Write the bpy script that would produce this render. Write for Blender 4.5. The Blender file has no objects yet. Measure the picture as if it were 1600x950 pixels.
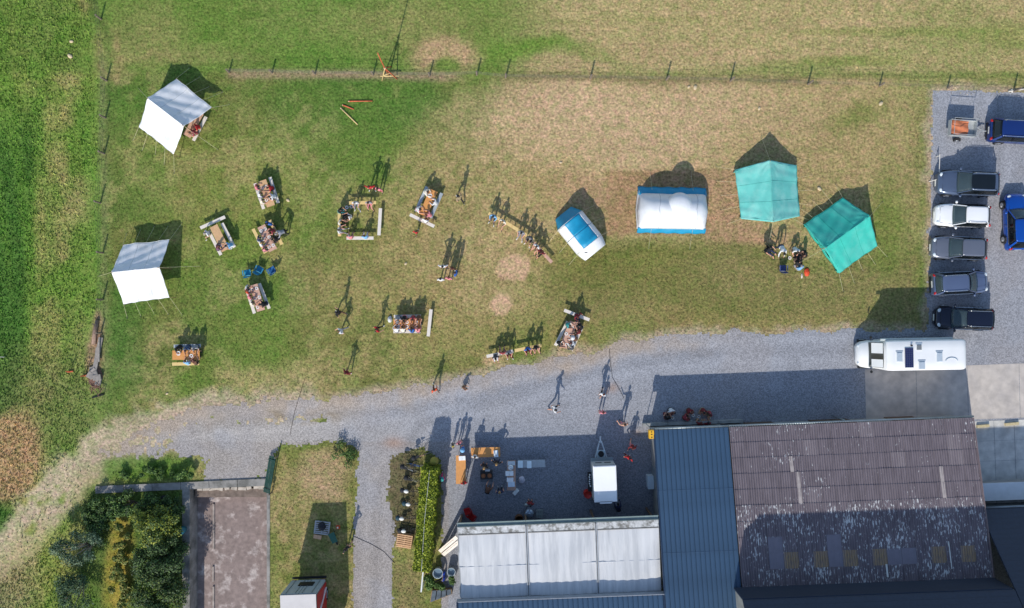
import bpy, bmesh, math, random
import numpy as np
from mathutils import Vector, Matrix
random.seed(7)
R = math.radians
PI = math.pi
scene = bpy.context.scene
COL = scene.collection

# ---------------------------------------------------------------- camera
CAM_H = 61.0            # drone height in metres
PPM = 20.0              # photograph pixels per metre on the ground
cam_d = bpy.data.cameras.new('drone_camera')
cam = bpy.data.objects.new('drone_camera', cam_d)
COL.objects.link(cam)
cam.location = (0, 0, CAM_H)
cam.rotation_euler = (0, 0, 0)
cam_d.sensor_width = 36.0
cam_d.lens = 36.0 * CAM_H / (1600 / PPM)
cam_d.clip_end = 3000
scene.camera = cam

# ---------------------------------------------------------------- sky and sun
SH_Y, SH_X = 1.43, 0.343       # shadow run per metre of height, north and east
SUN_DIR = Vector((-SH_X, -SH_Y, 1.0)).normalized()
SUN_EL = math.asin(SUN_DIR.z)
world = bpy.data.worlds.new('World')
scene.world = world
world.use_nodes = True
wn = world.node_tree.nodes
wl = world.node_tree.links
bg = wn['Background']
sky = wn.new('ShaderNodeTexSky')
sky.sky_type = 'NISHITA'
sky.sun_disc = False
sky.sun_elevation = SUN_EL
sky.sun_rotation = math.atan2(SUN_DIR.x, SUN_DIR.y) % (2 * PI)
sky.altitude = 200
sky.dust_density = 0.6
wl.new(sky.outputs[0], bg.inputs[0])
bg.inputs[1].default_value = 0.15
sun_d = bpy.data.lights.new('sun', 'SUN')
sun_d.energy = 3.6
sun_d.angle = R(0.5)
sun_d.color = (1.0, 0.95, 0.87)
sun = bpy.data.objects.new('sun', sun_d)
COL.objects.link(sun)
sun.location = (-20, -60, 60)
sun.rotation_euler = SUN_DIR.to_track_quat('Z', 'Y').to_euler()
scene.view_settings.view_transform = 'Standard'
scene.view_settings.look = 'None'
scene.view_settings.exposure = 0.22
scene.view_settings.gamma = 1.0
scene.view_settings.use_curve_mapping = False

# ---------------------------------------------------------------- helpers
def W(px, py, z=0.0):
    """photograph pixel of a point at height z -> place in metres"""
    k = (1 - z / CAM_H) / PPM
    return Vector(((px - 800) * k, -(py - 475) * k, z))

def lin(r, g, b):
    f = lambda c: ((c / 255) / 12.92 if c <= 10 else (((c / 255) + 0.055) / 1.055) ** 2.4)
    return (f(r), f(g), f(b))

class MB:
    def __init__(s):
        s.v = []; s.f = []; s.m = []
    def add(s, vs, fs, mi=0):
        o = len(s.v)
        s.v.extend([tuple(v) for v in vs])
        s.f.extend([tuple(i + o for i in f) for f in fs])
        s.m.extend([mi] * len(fs))
    def box(s, c, d, rot=None, mi=0):
        hx, hy, hz = d[0] / 2, d[1] / 2, d[2] / 2
        vs = [Vector((x, y, z)) for z in (-hz, hz) for y in (-hy, hy) for x in (-hx, hx)]
        if rot is not None:
            vs = [rot @ v for v in vs]
        vs = [v + Vector(c) for v in vs]
        s.add(vs, [(0, 2, 3, 1), (4, 5, 7, 6), (0, 1, 5, 4), (2, 6, 7, 3), (0, 4, 6, 2), (1, 3, 7, 5)], mi)
        return s
    def bar(s, a, b, w, h, mi=0, up=(0, 0, 1)):
        a = Vector(a); b = Vector(b); d = b - a; L = d.length; d = d / L
        u = Vector(up)
        if abs(d.dot(u)) > 0.98: u = Vector((1, 0, 0))
        sd = d.cross(u).normalized(); u = sd.cross(d).normalized()
        rot = Matrix((d, sd, u)).transposed()
        return s.box((a + b) / 2, (L, w, h), rot, mi)
    def tube(s, pts, r, n=8, mi=0, caps=True):
        pts = [Vector(p) for p in pts]
        rr = r if isinstance(r, (list, tuple)) else [r] * len(pts)
        rings = []
        ref = None
        for i, p in enumerate(pts):
            d = (pts[min(i + 1, len(pts) - 1)] - pts[max(i - 1, 0)])
            d = d.normalized() if d.length > 1e-9 else Vector((0, 0, 1))
            if ref is None or abs(d.dot(ref)) > 0.97:
                ref = Vector((0, 0, 1)) if abs(d.z) < 0.9 else Vector((1, 0, 0))
            a = d.cross(ref).normalized(); b = d.cross(a).normalized()
            ref = -b if False else ref
            rings.append([p + (a * math.cos(2 * PI * k / n) + b * math.sin(2 * PI * k / n)) * rr[i] for k in range(n)])
        return s.loft(rings, caps, mi)
    def loft(s, rings, caps=True, mi=0, closed=True):
        n = len(rings[0]); vs = [v for r_ in rings for v in r_]; fs = []
        for i in range(len(rings) - 1):
            for k in range(n if closed else n - 1):
                k2 = (k + 1) % n
                fs.append((i * n + k, i * n + k2, (i + 1) * n + k2, (i + 1) * n + k))
        if caps and closed:
            fs.append(tuple(reversed(range(n))))
            fs.append(tuple(range((len(rings) - 1) * n, len(rings) * n)))
        s.add(vs, fs, mi)
        return s
    def lathe(s, prof, c=(0, 0, 0), n=16, mi=0, caps=True):
        c = Vector(c)
        return s.loft([[c + Vector((r * math.cos(2 * PI * k / n), r * math.sin(2 * PI * k / n), z)) for k in range(n)] for r, z in prof], caps, mi)
    def grid(s, fn, nu, nv, mi=0):
        vs = [fn(i / nu, j / nv) for i in range(nu + 1) for j in range(nv + 1)]
        fs = [(i * (nv + 1) + j, (i + 1) * (nv + 1) + j, (i + 1) * (nv + 1) + j + 1, i * (nv + 1) + j + 1) for i in range(nu) for j in range(nv)]
        s.add(vs, fs, mi)
        return s
    def ball(s, c, r, n=10, m=6, mi=0, rot=None):
        c = Vector(c); r = r if isinstance(r, (tuple, list)) else (r, r, r)
        rings = []
        for i in range(m + 1):
            t = PI * (0.03 + 0.94 * i / m)
            ring = []
            for k in range(n):
                p = Vector((r[0] * math.sin(t) * math.cos(2 * PI * k / n), r[1] * math.sin(t) * math.sin(2 * PI * k / n), -r[2] * math.cos(t)))
                if rot is not None: p = rot @ p
                ring.append(c + p)
            rings.append(ring)
        return s.loft(rings, True, mi)
    def mesh(s, name, mats, smooth=False):
        me = bpy.data.meshes.new(name)
        me.from_pydata(s.v, [], s.f)
        for m in (mats if isinstance(mats, (list, tuple)) else [mats]):
            me.materials.append(m)
        if any(s.m): me.polygons.foreach_set('material_index', s.m)
        if smooth: me.polygons.foreach_set('use_smooth', [True] * len(me.polygons))
        me.update()
        return me
    def build(s, name, mats, parent=None, smooth=False):
        return link(name, s.mesh(name, mats, smooth), parent)

def link(name, data, parent=None, loc=None, rz=None):
    o = bpy.data.objects.new(name, data)
    COL.objects.link(o)
    if parent is not None: o.parent = parent
    if loc is not None: o.location = loc
    if rz is not None: o.rotation_euler = (0, 0, rz)
    return o

def tag(o, label, cat, group=None):
    o['label'] = label; o['category'] = cat
    if group: o['group'] = group
    return o

def thing(name, label, cat, loc=(0, 0, 0), rz=0.0, group=None):
    return tag(link(name, None, None, loc, rz), label, cat, group)

def struct(o):
    o['kind'] = 'structure'; return o

def stuff(o):
    o['kind'] = 'stuff'; return o

def copy_tree(o, parent=None):
    c = o.copy(); COL.objects.link(c)
    if parent is not None: c.parent = parent
    for ch in list(o.children): copy_tree(ch, c)
    return c

# ---------------------------------------------------------------- materials
MATS = {}
def M(name, rgb, rough=0.7, var=0.12, scale=3.0, bump=0.0, bscale=40.0, metal=0.0, coat=0.0, spec=0.5, rgb2=None, mixscale=None, lo=0.45, hi=0.6, stretch=None, trans=0.0):
    """procedural paint: base colour, broken up by two noises, with a fine relief"""
    if name in MATS: return MATS[name]
    m = bpy.data.materials.new(name); m.use_nodes = True
    n = m.node_tree.nodes; l = m.node_tree.links
    b = n['Principled BSDF']
    b.inputs['Roughness'].default_value = rough
    b.inputs['Metallic'].default_value = metal
    b.inputs['Specular IOR Level'].default_value = spec
    b.inputs['Coat Weight'].default_value = coat
    b.inputs['Coat Roughness'].default_value = 0.06
    if trans: b.inputs['Transmission Weight'].default_value = trans
    tc = n.new('ShaderNodeTexCoord')
    src = tc.outputs['Object']
    if stretch:
        mp = n.new('ShaderNodeMapping'); mp.inputs['Scale'].default_value = stretch
        l.new(src, mp.inputs[0]); src = mp.outputs[0]
    no = n.new('ShaderNodeTexNoise'); no.inputs['Scale'].default_value = scale; no.inputs['Detail'].default_value = 5
    l.new(src, no.inputs['Vector'])
    mr = n.new('ShaderNodeMapRange')
    mr.inputs['From Min'].default_value = 0.3; mr.inputs['From Max'].default_value = 0.7
    mr.inputs['To Min'].default_value = 1 - var; mr.inputs['To Max'].default_value = 1 + var
    l.new(no.outputs['Fac'], mr.inputs['Value'])
    mx = n.new('ShaderNodeMix'); mx.data_type = 'RGBA'; mx.blend_type = 'MULTIPLY'; mx.inputs['Factor'].default_value = 1
    mx.inputs['A'].default_value = (*rgb, 1)
    if rgb2:
        n2 = n.new('ShaderNodeTexNoise'); n2.inputs['Scale'].default_value = mixscale or scale * 0.4; n2.inputs['Detail'].default_value = 6
        n2.inputs['Roughness'].default_value = 0.65
        l.new(src, n2.inputs['Vector'])
        r2 = n.new('ShaderNodeMapRange'); r2.inputs['From Min'].default_value = lo; r2.inputs['From Max'].default_value = hi
        l.new(n2.outputs['Fac'], r2.inputs['Value'])
        m2 = n.new('ShaderNodeMix'); m2.data_type = 'RGBA'
        m2.inputs['A'].default_value = (*rgb, 1); m2.inputs['B'].default_value = (*rgb2, 1)
        l.new(r2.outputs[0], m2.inputs['Factor']); l.new(m2.outputs['Result'], mx.inputs['A'])
    l.new(mr.outputs[0], mx.inputs['B'])
    l.new(mx.outputs['Result'], b.inputs['Base Color'])
    if bump:
        nb = n.new('ShaderNodeTexNoise'); nb.inputs['Scale'].default_value = bscale; nb.inputs['Detail'].default_value = 3
        l.new(tc.outputs['Object'], nb.inputs['Vector'])
        bp = n.new('ShaderNodeBump'); bp.inputs['Strength'].default_value = bump; bp.inputs['Distance'].default_value = 0.02
        l.new(nb.outputs['Fac'], bp.inputs['Height']); l.new(bp.outputs[0], b.inputs['Normal'])
    MATS[name] = m
    return m

def attr_ground(name, rough, fine, contrast, bump, bdist, vor=False, leafy=0.0):
    """colour laid down per vertex (soil, dry or green sward), broken up by fine grain"""
    m = bpy.data.materials.new(name); m.use_nodes = True
    n = m.node_tree.nodes; l = m.node_tree.links
    b = n['Principled BSDF']; b.inputs['Roughness'].default_value = rough; b.inputs['Specular IOR Level'].default_value = 0.2
    a = n.new('ShaderNodeAttribute'); a.attribute_name = 'soil'
    tc = n.new('ShaderNodeTexCoord')
    n1 = n.new('ShaderNodeTexNoise'); n1.inputs['Scale'].default_value = fine; n1.inputs['Detail'].default_value = 6; n1.inputs['Roughness'].default_value = 0.75
    l.new(tc.outputs['Object'], n1.inputs['Vector'])
    mr = n.new('ShaderNodeMapRange'); mr.inputs['From Min'].default_value = 0.32; mr.inputs['From Max'].default_value = 0.68
    mr.inputs['To Min'].default_value = 1 - contrast; mr.inputs['To Max'].default_value = 1 + contrast
    l.new(n1.outputs['Fac'], mr.inputs['Value'])
    mx = n.new('ShaderNodeMix'); mx.data_type = 'RGBA'; mx.blend_type = 'MULTIPLY'; mx.inputs['Factor'].default_value = 1
    l.new(a.outputs['Color'], mx.inputs['A']); l.new(mr.outputs[0], mx.inputs['B'])
    out = mx.outputs['Result']
    if leafy:
        n2 = n.new('ShaderNodeTexNoise'); n2.inputs['Scale'].default_value = 1.7; n2.inputs['Detail'].default_value = 7; n2.inputs['Roughness'].default_value = 0.7
        l.new(tc.outputs['Object'], n2.inputs['Vector'])
        cr = n.new('ShaderNodeValToRGB')
        cr.color_ramp.elements[0].position = 0.37; cr.color_ramp.elements[0].color = (0.72, 0.92, 0.58, 1)
        cr.color_ramp.elements[1].position = 0.63; cr.color_ramp.elements[1].color = (1.34, 1.13, 1.16, 1)
        l.new(n2.outputs['Fac'], cr.inputs[0])
        m2 = n.new('ShaderNodeMix'); m2.data_type = 'RGBA'; m2.blend_type = 'MULTIPLY'; m2.inputs['Factor'].default_value = leafy
        l.new(out, m2.inputs['A']); l.new(cr.outputs[0], m2.inputs['B']); out = m2.outputs['Result']
    l.new(out, b.inputs['Base Color'])
    if vor:
        v = n.new('ShaderNodeTexVoronoi'); v.inputs['Scale'].default_value = 14
        l.new(tc.outputs['Object'], v.inputs['Vector'])
        mv = n.new('ShaderNodeMapRange'); mv.inputs['To Min'].default_value = 0.72; mv.inputs['To Max'].default_value = 1.28
        sp = n.new('ShaderNodeSeparateColor'); l.new(v.outputs['Color'], sp.inputs[0]); l.new(sp.outputs[0], mv.inputs['Value'])
        m3 = n.new('ShaderNodeMix'); m3.data_type = 'RGBA'; m3.blend_type = 'MULTIPLY'; m3.inputs['Factor'].default_value = 1
        l.new(out, m3.inputs['A']); l.new(mv.outputs[0], m3.inputs['B']); l.new(m3.outputs['Result'], b.inputs['Base Color'])
    bp = n.new('ShaderNodeBump'); bp.inputs['Strength'].default_value = bump; bp.inputs['Distance'].default_value = bdist
    nb = n.new('ShaderNodeTexNoise'); nb.inputs['Scale'].default_value = fine * 0.8; nb.inputs['Detail'].default_value = 4
    l.new(tc.outputs['Object'], nb.inputs['Vector']); l.new(nb.outputs['Fac'], bp.inputs['Height']); l.new(bp.outputs[0], b.inputs['Normal'])
    return m

GRASS = attr_ground('grass', 0.95, 5.0, 0.60, 1.0, 0.06, leafy=0.75)
GRAVEL = attr_ground('gravel', 0.9, 11.0, 0.24, 0.6, 0.02, vor=True)

# ---------------------------------------------------------------- ground colours
def vnoise(x, y, s, seed):
    g = np.random.RandomState(seed).rand(256, 256)
    x = np.asarray(x) / s + 91.3; y = np.asarray(y) / s + 47.7
    xi = np.floor(x).astype(int); yi = np.floor(y).astype(int)
    fx = x - xi; fy = y - yi
    fx = fx * fx * (3 - 2 * fx); fy = fy * fy * (3 - 2 * fy)
    a = g[xi % 256, yi % 256]; b = g[(xi + 1) % 256, yi % 256]; c = g[xi % 256, (yi + 1) % 256]; d = g[(xi + 1) % 256, (yi + 1) % 256]
    return (a * (1 - fx) + b * fx) * (1 - fy) + (c * (1 - fx) + d * fx) * fy

def fbm(x, y, s, seed, o=4):
    t = 0; a = 0.5
    for i in range(o):
        t = t + a * vnoise(x, y, s / 2 ** i, seed + i); a *= 0.5
    return t / (1 - 0.5 ** o)

def sst(a, b, x):
    t = np.clip((x - a) / (b - a), 0, 1); return t * t * (3 - 2 * t)

def poly_mask(X, Y, pts):
    inside = np.zeros(X.shape, bool); n = len(pts); j = n - 1
    for i in range(n):
        xi, yi = pts[i]; xj, yj = pts[j]
        if yi != yj:
            c = ((yi > Y) != (yj > Y)) & (X < (xj - xi) * (Y - yi) / (yj - yi) + xi)
            inside ^= c
        j = i
    return inside

def seg_dist(X, Y, pts):
    d = np.full(X.shape, 1e9)
    for (x0, y0), (x1, y1) in zip(pts[:-1], pts[1:]):
        dx, dy = x1 - x0, y1 - y0
        t = np.clip(((X - x0) * dx + (Y - y0) * dy) / (dx * dx + dy * dy), 0, 1)
        d = np.minimum(d, np.hypot(X - x0 - t * dx, Y - y0 - t * dy))
    return d

ALB = 1.06          # picture value -> albedo
def pal(r, g, b): return np.array(lin(r, g, b)) * ALB

def ground_colour(x, y):
    """albedo of the field at metres x,y (shape of dry and bare patches as in the photograph)"""
    px = 800 + x * 20; py = 475 - y * 20
    wx = (fbm(x, y, 6, 5) - 0.5) * 90; wy = (fbm(x, y, 6, 15) - 0.5) * 90
    X = px + wx; Y = py + wy
    n1 = fbm(x, y, 3.5, 25); n2 = fbm(x, y, 1.2, 35); n3 = fbm(x, y, 9, 45)
    c = np.ones((*np.shape(x), 3)) * pal(104, 122, 58)
    def mixin(col, m):
        nonlocal c
        m = np.clip(m, 0, 1)[..., None]; c = c * (1 - m) + np.asarray(col) * m
    def ell(cx, cy, rx, ry, soft=0.5, warp=1.0):
        ex = (px + wx * warp - cx) / rx; ey = (py + wy * warp - cy) / ry
        return 1 - sst(1 - soft, 1 + soft, np.hypot(ex, ey))
    def rect(x0, x1, y0, y1, s=20, warp=0.4):
        a = px + wx * warp; b_ = py + wy * warp
        return sst(x0 - s, x0 + s, a) * (1 - sst(x1 - s, x1 + s, a)) * sst(y0 - s, y0 + s, b_) * (1 - sst(y1 - s, y1 + s, b_))
    straw = pal(162, 146, 104); dry = pal(182, 156, 126); bare = pal(182, 152, 124); dirt = pal(148, 120, 96)
    olive = pal(112, 112, 64); yg = pal(126, 138, 66); lush = pal(72, 108, 46); brown = pal(128, 110, 76)
    mixin(olive, sst(0.45, 0.7, n3) * 0.9)
    mixin(lush, sst(0.55, 0.75, fbm(x, y, 7, 65)) * 0.55)
    n4 = fbm(x, y, 0.8, 55, 3)
    mixin(straw, sst(0.50, 0.62, n1 * .6 + n4 * .4) * 0.62 * (px < 800))
    mixin(pal(86, 112, 48), sst(0.56, 0.66, n4) * .45)
    # the meadow west of the side fence, striped by mowing
    wz = 1 - sst(150, 175, px + wx * .2)
    mixin(pal(108, 136, 60), wz * 0.9)
    sx = px + wx * .25 + (py - 300) * .06
    mixin(pal(142, 142, 86), wz * sst(50, 66, sx) * (1 - sst(95, 118, sx)) * sst(.30, .55, n1) * .9)
    mixin(pal(138, 146, 76), wz * (1 - sst(60, 200, py)) * .6)
    mixin(lush, (1 - sst(38, 60, sx)) * 0.95 * sst(120, 260, py))
    mixin(pal(96, 130, 54), wz * sst(0.55, 0.8, vnoise(x + 0.12 * y, y * 0.05, .9, 85)) * 0.6)
    mixin(straw, ell(70, 60, 70, 120, .6) * .45 * sst(.4, .6, n2) + ell(110, 330, 22, 220, .7) * .6 * sst(.35, .6, n1))
    # lower left: weeds, brown patch and the earth track
    mixin(pal(120, 122, 78), rect(0, 170, 560, 700, 40) * .6)
    mixin(pal(172, 142, 108), ell(22, 715, 48, 72, .25, .3) * .95)
    track = seg_dist(px, py, [(-60, 905), (40, 835), (90, 770), (160, 705), (250, 670), (340, 650), (470, 640)])
    tm = 1 - sst(22, 52, track + (n2 - .5) * 60)
    mixin(pal(176, 160, 138), tm * sst(.22, .42, n2) * 0.97)
    mixin(pal(150, 140, 96), ell(150, 830, 50, 80, .6) * .7)
    mixin(pal(150, 146, 84), ell(60, 900, 70, 60, .6) * .5)
    mixin(pal(158, 138, 112), ell(20, 930, 40, 60, .6) * .6)
    # the field round the tables
    mixin(lush, ell(470, 180, 260, 75, .7) * .35 + ell(420, 430, 120, 50, .8) * .25 + ell(190, 540, 40, 110, .6) * .6)
    mixin(yg, ell(330, 300, 130, 110, .8) * .35)
    mixin(straw, ell(350, 250, 120, 70, .8) * .45 * sst(.35, .6, n2) + ell(420, 590, 60, 25, .6) * .55)
    mixin(pal(138, 130, 82), ell(680, 470, 170, 110, .7) * .75)
    mixin(pal(146, 130, 88), ell(760, 400, 120, 110, .7) * .75)
    mixin(pal(152, 132, 92), ell(720, 270, 60, 60, .7) * .4)
    mixin(pal(158, 142, 102), (ell(790, 330, 130, 150, .5, 1) * .8 + ell(690, 430, 90, 70, .7, 1) * .35) * (.6 + .4 * sst(.4, .6, n4)))
    # worn right half
    core = sst(740, 850, X + (py - 250) * .25) * (1 - .45 * sst(1370, 1450, X)) * (1 - sst(355, 400, Y))
    mixin(pal(166, 146, 108), core * .95 * sst(112, 128, py))
    mixin(dry, ell(1010, 190, 250, 75, .6, .7) * .7)
    mixin(dry, ell(870, 165, 110, 40, .6, .6) * .7)
    mixin(pal(150, 132, 90), rect(800, 940, 270, 350, 30, 1) * .5)
    mixin(pal(130, 120, 80), rect(870, 1460, 385, 520, 30, 1.0) * .85)
    mixin(pal(108, 110, 56), ell(960, 410, 110, 45, .7) * .7 + ell(1100, 470, 120, 30, .7) * .4)
    mixin(pal(146, 128, 86), ell(1150, 500, 160, 20, .7) * .5 + ell(900, 540, 60, 40, .6) * .5)
    mixin(pal(146, 130, 90), ell(1280, 250, 130, 110, .7) * .55)
    mixin(pal(100, 116, 52), ell(1390, 340, 32, 75, .6, .6) * .8 + ell(1340, 195, 50, 22, .7) * .6)
    mixin(pal(92, 118, 50), rect(1432, 1452, 180, 520, 8, .1) * .25)
    # worn rectangles where tents stood
    mixin(pal(150, 122, 92), rect(945, 1105, 265, 366, 4, .05) * .9)
    mixin(pal(160, 130, 102), rect(1100, 1200, 268, 380, 7, .1) * .85)
    mixin(pal(164, 134, 106), ell(905, 300, 45, 30, .5, .4) * .7 + ell(1200, 365, 42, 18, .5, .3) * .7)
    mixin(bare, ell(803, 412, 26, 20, .06, .35) + ell(785, 470, 17, 19, .06, .35) + ell(780, 568, 22, 9, .4, .3) * .8 + ell(905, 550, 26, 12, .5, .3) * .6)
    # north meadow above the wire fence
    top = 1 - sst(105, 122, py)
    mixin(pal(96, 124, 54), top * (1 - sst(760, 900, X)) * .75)
    mixin(pal(164, 148, 108), top * sst(760, 920, X) * .95)
    hs = vnoise(x * 0.05, y, 0.9, 95)
    mixin(pal(166, 146, 110), top * sst(780, 900, X) * sst(.45, .8, hs) * .7)
    mixin(pal(112, 126, 60), top * sst(700, 850, X) * sst(.62, .85, vnoise(x * .07, y, 1.1, 96)) * .5)
    mixin(pal(146, 134, 92), top * ell(660, 40, 110, 50, .8, 1) * .5 + top * ell(240, 50, 50, 45, .8) * .5 + top * ell(300, 80, 80, 14, .8) * .4)
    mixin(pal(104, 128, 58), top * (ell(800, 85, 130, 18, .6) + ell(1250, 100, 120, 12, .7) * .5 + ell(1500, 70, 90, 60, .8) * .3))
    mixin(pal(170, 142, 112), ell(700, 88, 54, 30, .35, .35) * .9 * (1 - ell(702, 104, 28, 15, .5, .4)) * (1 - sst(108, 120, py)))
    rut = seg_dist(px, py, [(128, -40), (150, 20), (168, 60), (172, 105)])
    mixin(pal(84, 96, 52), np.exp(-(rut / 7) ** 2) * sst(.4, .6, n2) * .8)
    mixin(pal(148, 130, 92), np.exp(-((rut - 14) / 9) ** 2) * sst(.35, .6, n1) * .6)
    # bare earth along the wire fence
    fl = np.exp(-((py - (115 + (px - 355) * .012) + wy * .1) / 6.5) ** 2)
    mixin(pal(152, 130, 108), fl * sst(350, 362, px) * (1 - sst(690, 740, px)) * .9)
    mixin(pal(112, 104, 72), fl * sst(760, 800, px) * (1 - sst(1270, 1290, px)) * .7)
    sf = np.exp(-((px - 162 + wx * .1) / 7) ** 2) * sst(60, 110, py) * (1 - sst(600, 640, py))
    mixin(pal(120, 122, 84), sf * .6)
    mixin(pal(146, 120, 100), (ell(152, 512, 8, 26, .4, .1) + ell(146, 560, 13, 40, .4, .1)) * .85)
    # south-west plot and strips beside the drive
    mixin(pal(118, 118, 66), rect(420, 560, 690, 950, 18, .6) * .8)
    mixin(pal(148, 134, 94), rect(420, 560, 690, 960, 18, .6) * (sst(.46, .6, n4) * .6 + ell(455, 790, 40, 70, .7) * .5 + ell(520, 900, 40, 60, .7) * .3))
    mixin(pal(160, 138, 108), ell(500, 735, 38, 32, .5, .5) * .8 + ell(512, 772, 26, 14, .5, .4) * .7)
    mixin(pal(84, 116, 44), rect(160, 300, 712, 752, 10, .2) * .85)
    mixin(pal(74, 100, 42), rect(130, 285, 765, 960, 8, .2) * .8)
    mixin(pal(150, 136, 62), ell(188, 880, 20, 90, .5, .3) * .9)
    mixin(pal(126, 116, 80), rect(612, 655, 880, 960, 10, .5) * .8)
    mixin(pal(96, 88, 70), rect(608, 655, 705, 845, 8, .2) * .85)
    # dusty verge of the gravel
    mixin(pal(166, 150, 130), (1 - sst(2, 16, GEDGE(px, py) + (n2 - .5) * 26)) * .8)
    walk = np.minimum(seg_dist(px, py, [(560, 300), (640, 420), (720, 560)]), seg_dist(px, py, [(430, 400), (600, 470), (780, 560)]))
    mixin(pal(150, 138, 92), np.exp(-((walk + (n4 - .5) * 40) / 14) ** 2) * .4)
    c *= (0.84 + 0.32 * n4)[..., None]
    return c

EDGE_TOP = [(150, 712), (240, 664), (330, 634), (400, 629), (470, 619), (560, 619), (640, 604), (720, 590), (780, 576), (860, 562), (930, 546), (1000, 529), (1100, 520), (1200, 519), (1320, 517), (1449, 517), (1453, 400), (1458, 141), (1530, 142), (1640, 147)]
GRAVEL_POLY = EDGE_TOP + [(1900, 147), (1900, 1000), (1020, 1000), (690, 1000), (690, 716), (655, 700), (608, 712), (615, 1000), (549, 1000), (556, 760), (560, 705), (520, 684), (440, 692), (424, 712), (420, 748), (318, 752), (322, 722), (290, 716), (240, 706)]
def GEDGE(px, py):
    return seg_dist(px, py, EDGE_TOP) + (py > 700) * 0.0

# pit of the sunken yard in the south-west
PIT_X0, PIT_X1 = -25.45, -19.02
def ledge_y(x): return -14.17 + (x + 25.15) * 0.045

def grid_sheet(name, xs, ys, keep, colour, mat, z=0.0, jitter=None):
    nx, ny = len(xs), len(ys)
    XX, YY = np.meshgrid(xs, ys, indexing='ij')
    if jitter is not None: XX, YY = jitter(XX, YY)
    CX = (XX[:-1, :-1] + XX[1:, 1:]) / 2; CY = (YY[:-1, :-1] + YY[1:, 1:]) / 2
    k = keep(CX, CY)
    I, J = np.nonzero(k)
    idx = lambda i, j: i * ny + j
    quads = np.stack([idx(I, J), idx(I + 1, J), idx(I + 1, J + 1), idx(I, J + 1)], 1)
    used, inv = np.unique(quads, return_inverse=True)
    quads = inv.reshape(quads.shape)
    vx = XX.ravel()[used]; vy = YY.ravel()[used]
    co = np.stack([vx, vy, np.full(vx.shape, z)], 1).astype(np.float32)
    me = bpy.data.meshes.new(name)
    me.vertices.add(len(co)); me.vertices.foreach_set('co', co.ravel())
    me.loops.add(quads.size); me.loops.foreach_set('vertex_index', quads.ravel().astype(np.int32))
    me.polygons.add(len(quads)); me.polygons.foreach_set('loop_start', np.arange(0, quads.size, 4, dtype=np.int32))
    me.update(calc_edges=True)
    col = colour(vx, vy)
    at = me.color_attributes.new('soil', 'FLOAT_COLOR', 'POINT')
    at.data.foreach_set('color', np.concatenate([col, np.ones((len(col), 1))], 1).astype(np.float32).ravel())
    me.materials.append(mat)
    me.validate()
    return struct(link(name, me))

far = [-900, -400, -200, -110, -70, -56]
xs = np.array(far + list(np.arange(-50, 50.01, 0.25)) + [-v for v in reversed(far)])
far2 = [-900, -400, -200, -110, -60, -44]
ys = np.array(far2 + list(np.arange(-34, 34.01, 0.25)) + [-v for v in reversed(far2)])
grid_sheet('ground', xs, ys,
           lambda x, y: ~((x > PIT_X0) & (x < PIT_X1) & (y < ledge_y(x)) & (y > -32)),
           ground_colour, GRASS)

def gravel_colour(x, y):
    px = 800 + x * 20; py = 475 - y * 20
    n1 = fbm(x, y, 3, 105); n2 = fbm(x, y, 0.9, 115)
    c = np.ones((*np.shape(x), 3)) * pal(145, 146, 151)
    def mixin(col, m):
        nonlocal c
        m = np.clip(m, 0, 1)[..., None]; c = c * (1 - m) + np.asarray(col) * m
    left = 1 - sst(420, 780, px + (n1 - .5) * 200)
    mixin(pal(166, 158, 150), left * .85)
    mixin(pal(150, 140, 132), (px < 700) * (py > 690) * .5)
    mixin(pal(162, 146, 130), (1 - sst(4, 40, GEDGE(px, py) + (n2 - .5) * 30)) * (1 - sst(950, 1250, px)) * .9)
    mixin(pal(150, 134, 112), np.exp(-((py - 652 - (n1 - .5) * 30) / 9) ** 2) * sst(280, 400, px) * (1 - sst(500, 560, px)) * sst(.4, .6, n2) * .9)
    mixin(pal(154, 156, 162), sst(.55, .75, n1) * .35)
    lane = np.minimum(seg_dist(px, py, [(300, 668), (480, 650), (640, 640), (850, 600), (1050, 555), (1350, 545), (1500, 530), (1560, 300), (1560, 150)]), seg_dist(px, py, [(585, 960), (590, 760), (660, 660), (850, 600)]))
    tyre = np.exp(-((np.abs(lane + (n1 - .5) * 14) - 16) / 6.5) ** 2)
    mixin(c * 1.13, tyre * .75)
    mixin(c * .86, np.exp(-((lane + (n1 - .5) * 12) / 7) ** 2) * .6 + sst(.6, .75, fbm(x, y, 1.6, 165)) * .5)
    mixin(pal(150, 146, 146), sst(.55, .7, fbm(x, y, 5, 175)) * .5)
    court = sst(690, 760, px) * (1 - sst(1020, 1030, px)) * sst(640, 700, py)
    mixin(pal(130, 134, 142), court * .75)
    mixin(pal(156, 132, 118), np.exp(-(((px - 957) / 9) ** 2 + ((py - 606) / 8) ** 2)) * .7 + np.exp(-(((px - 615) / 16) ** 2 + ((py - 692) / 9) ** 2)) * .9 + np.exp(-(((px - 995) / 10) ** 2 + ((py - 677) / 6) ** 2)) * .6)
    return c

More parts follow.
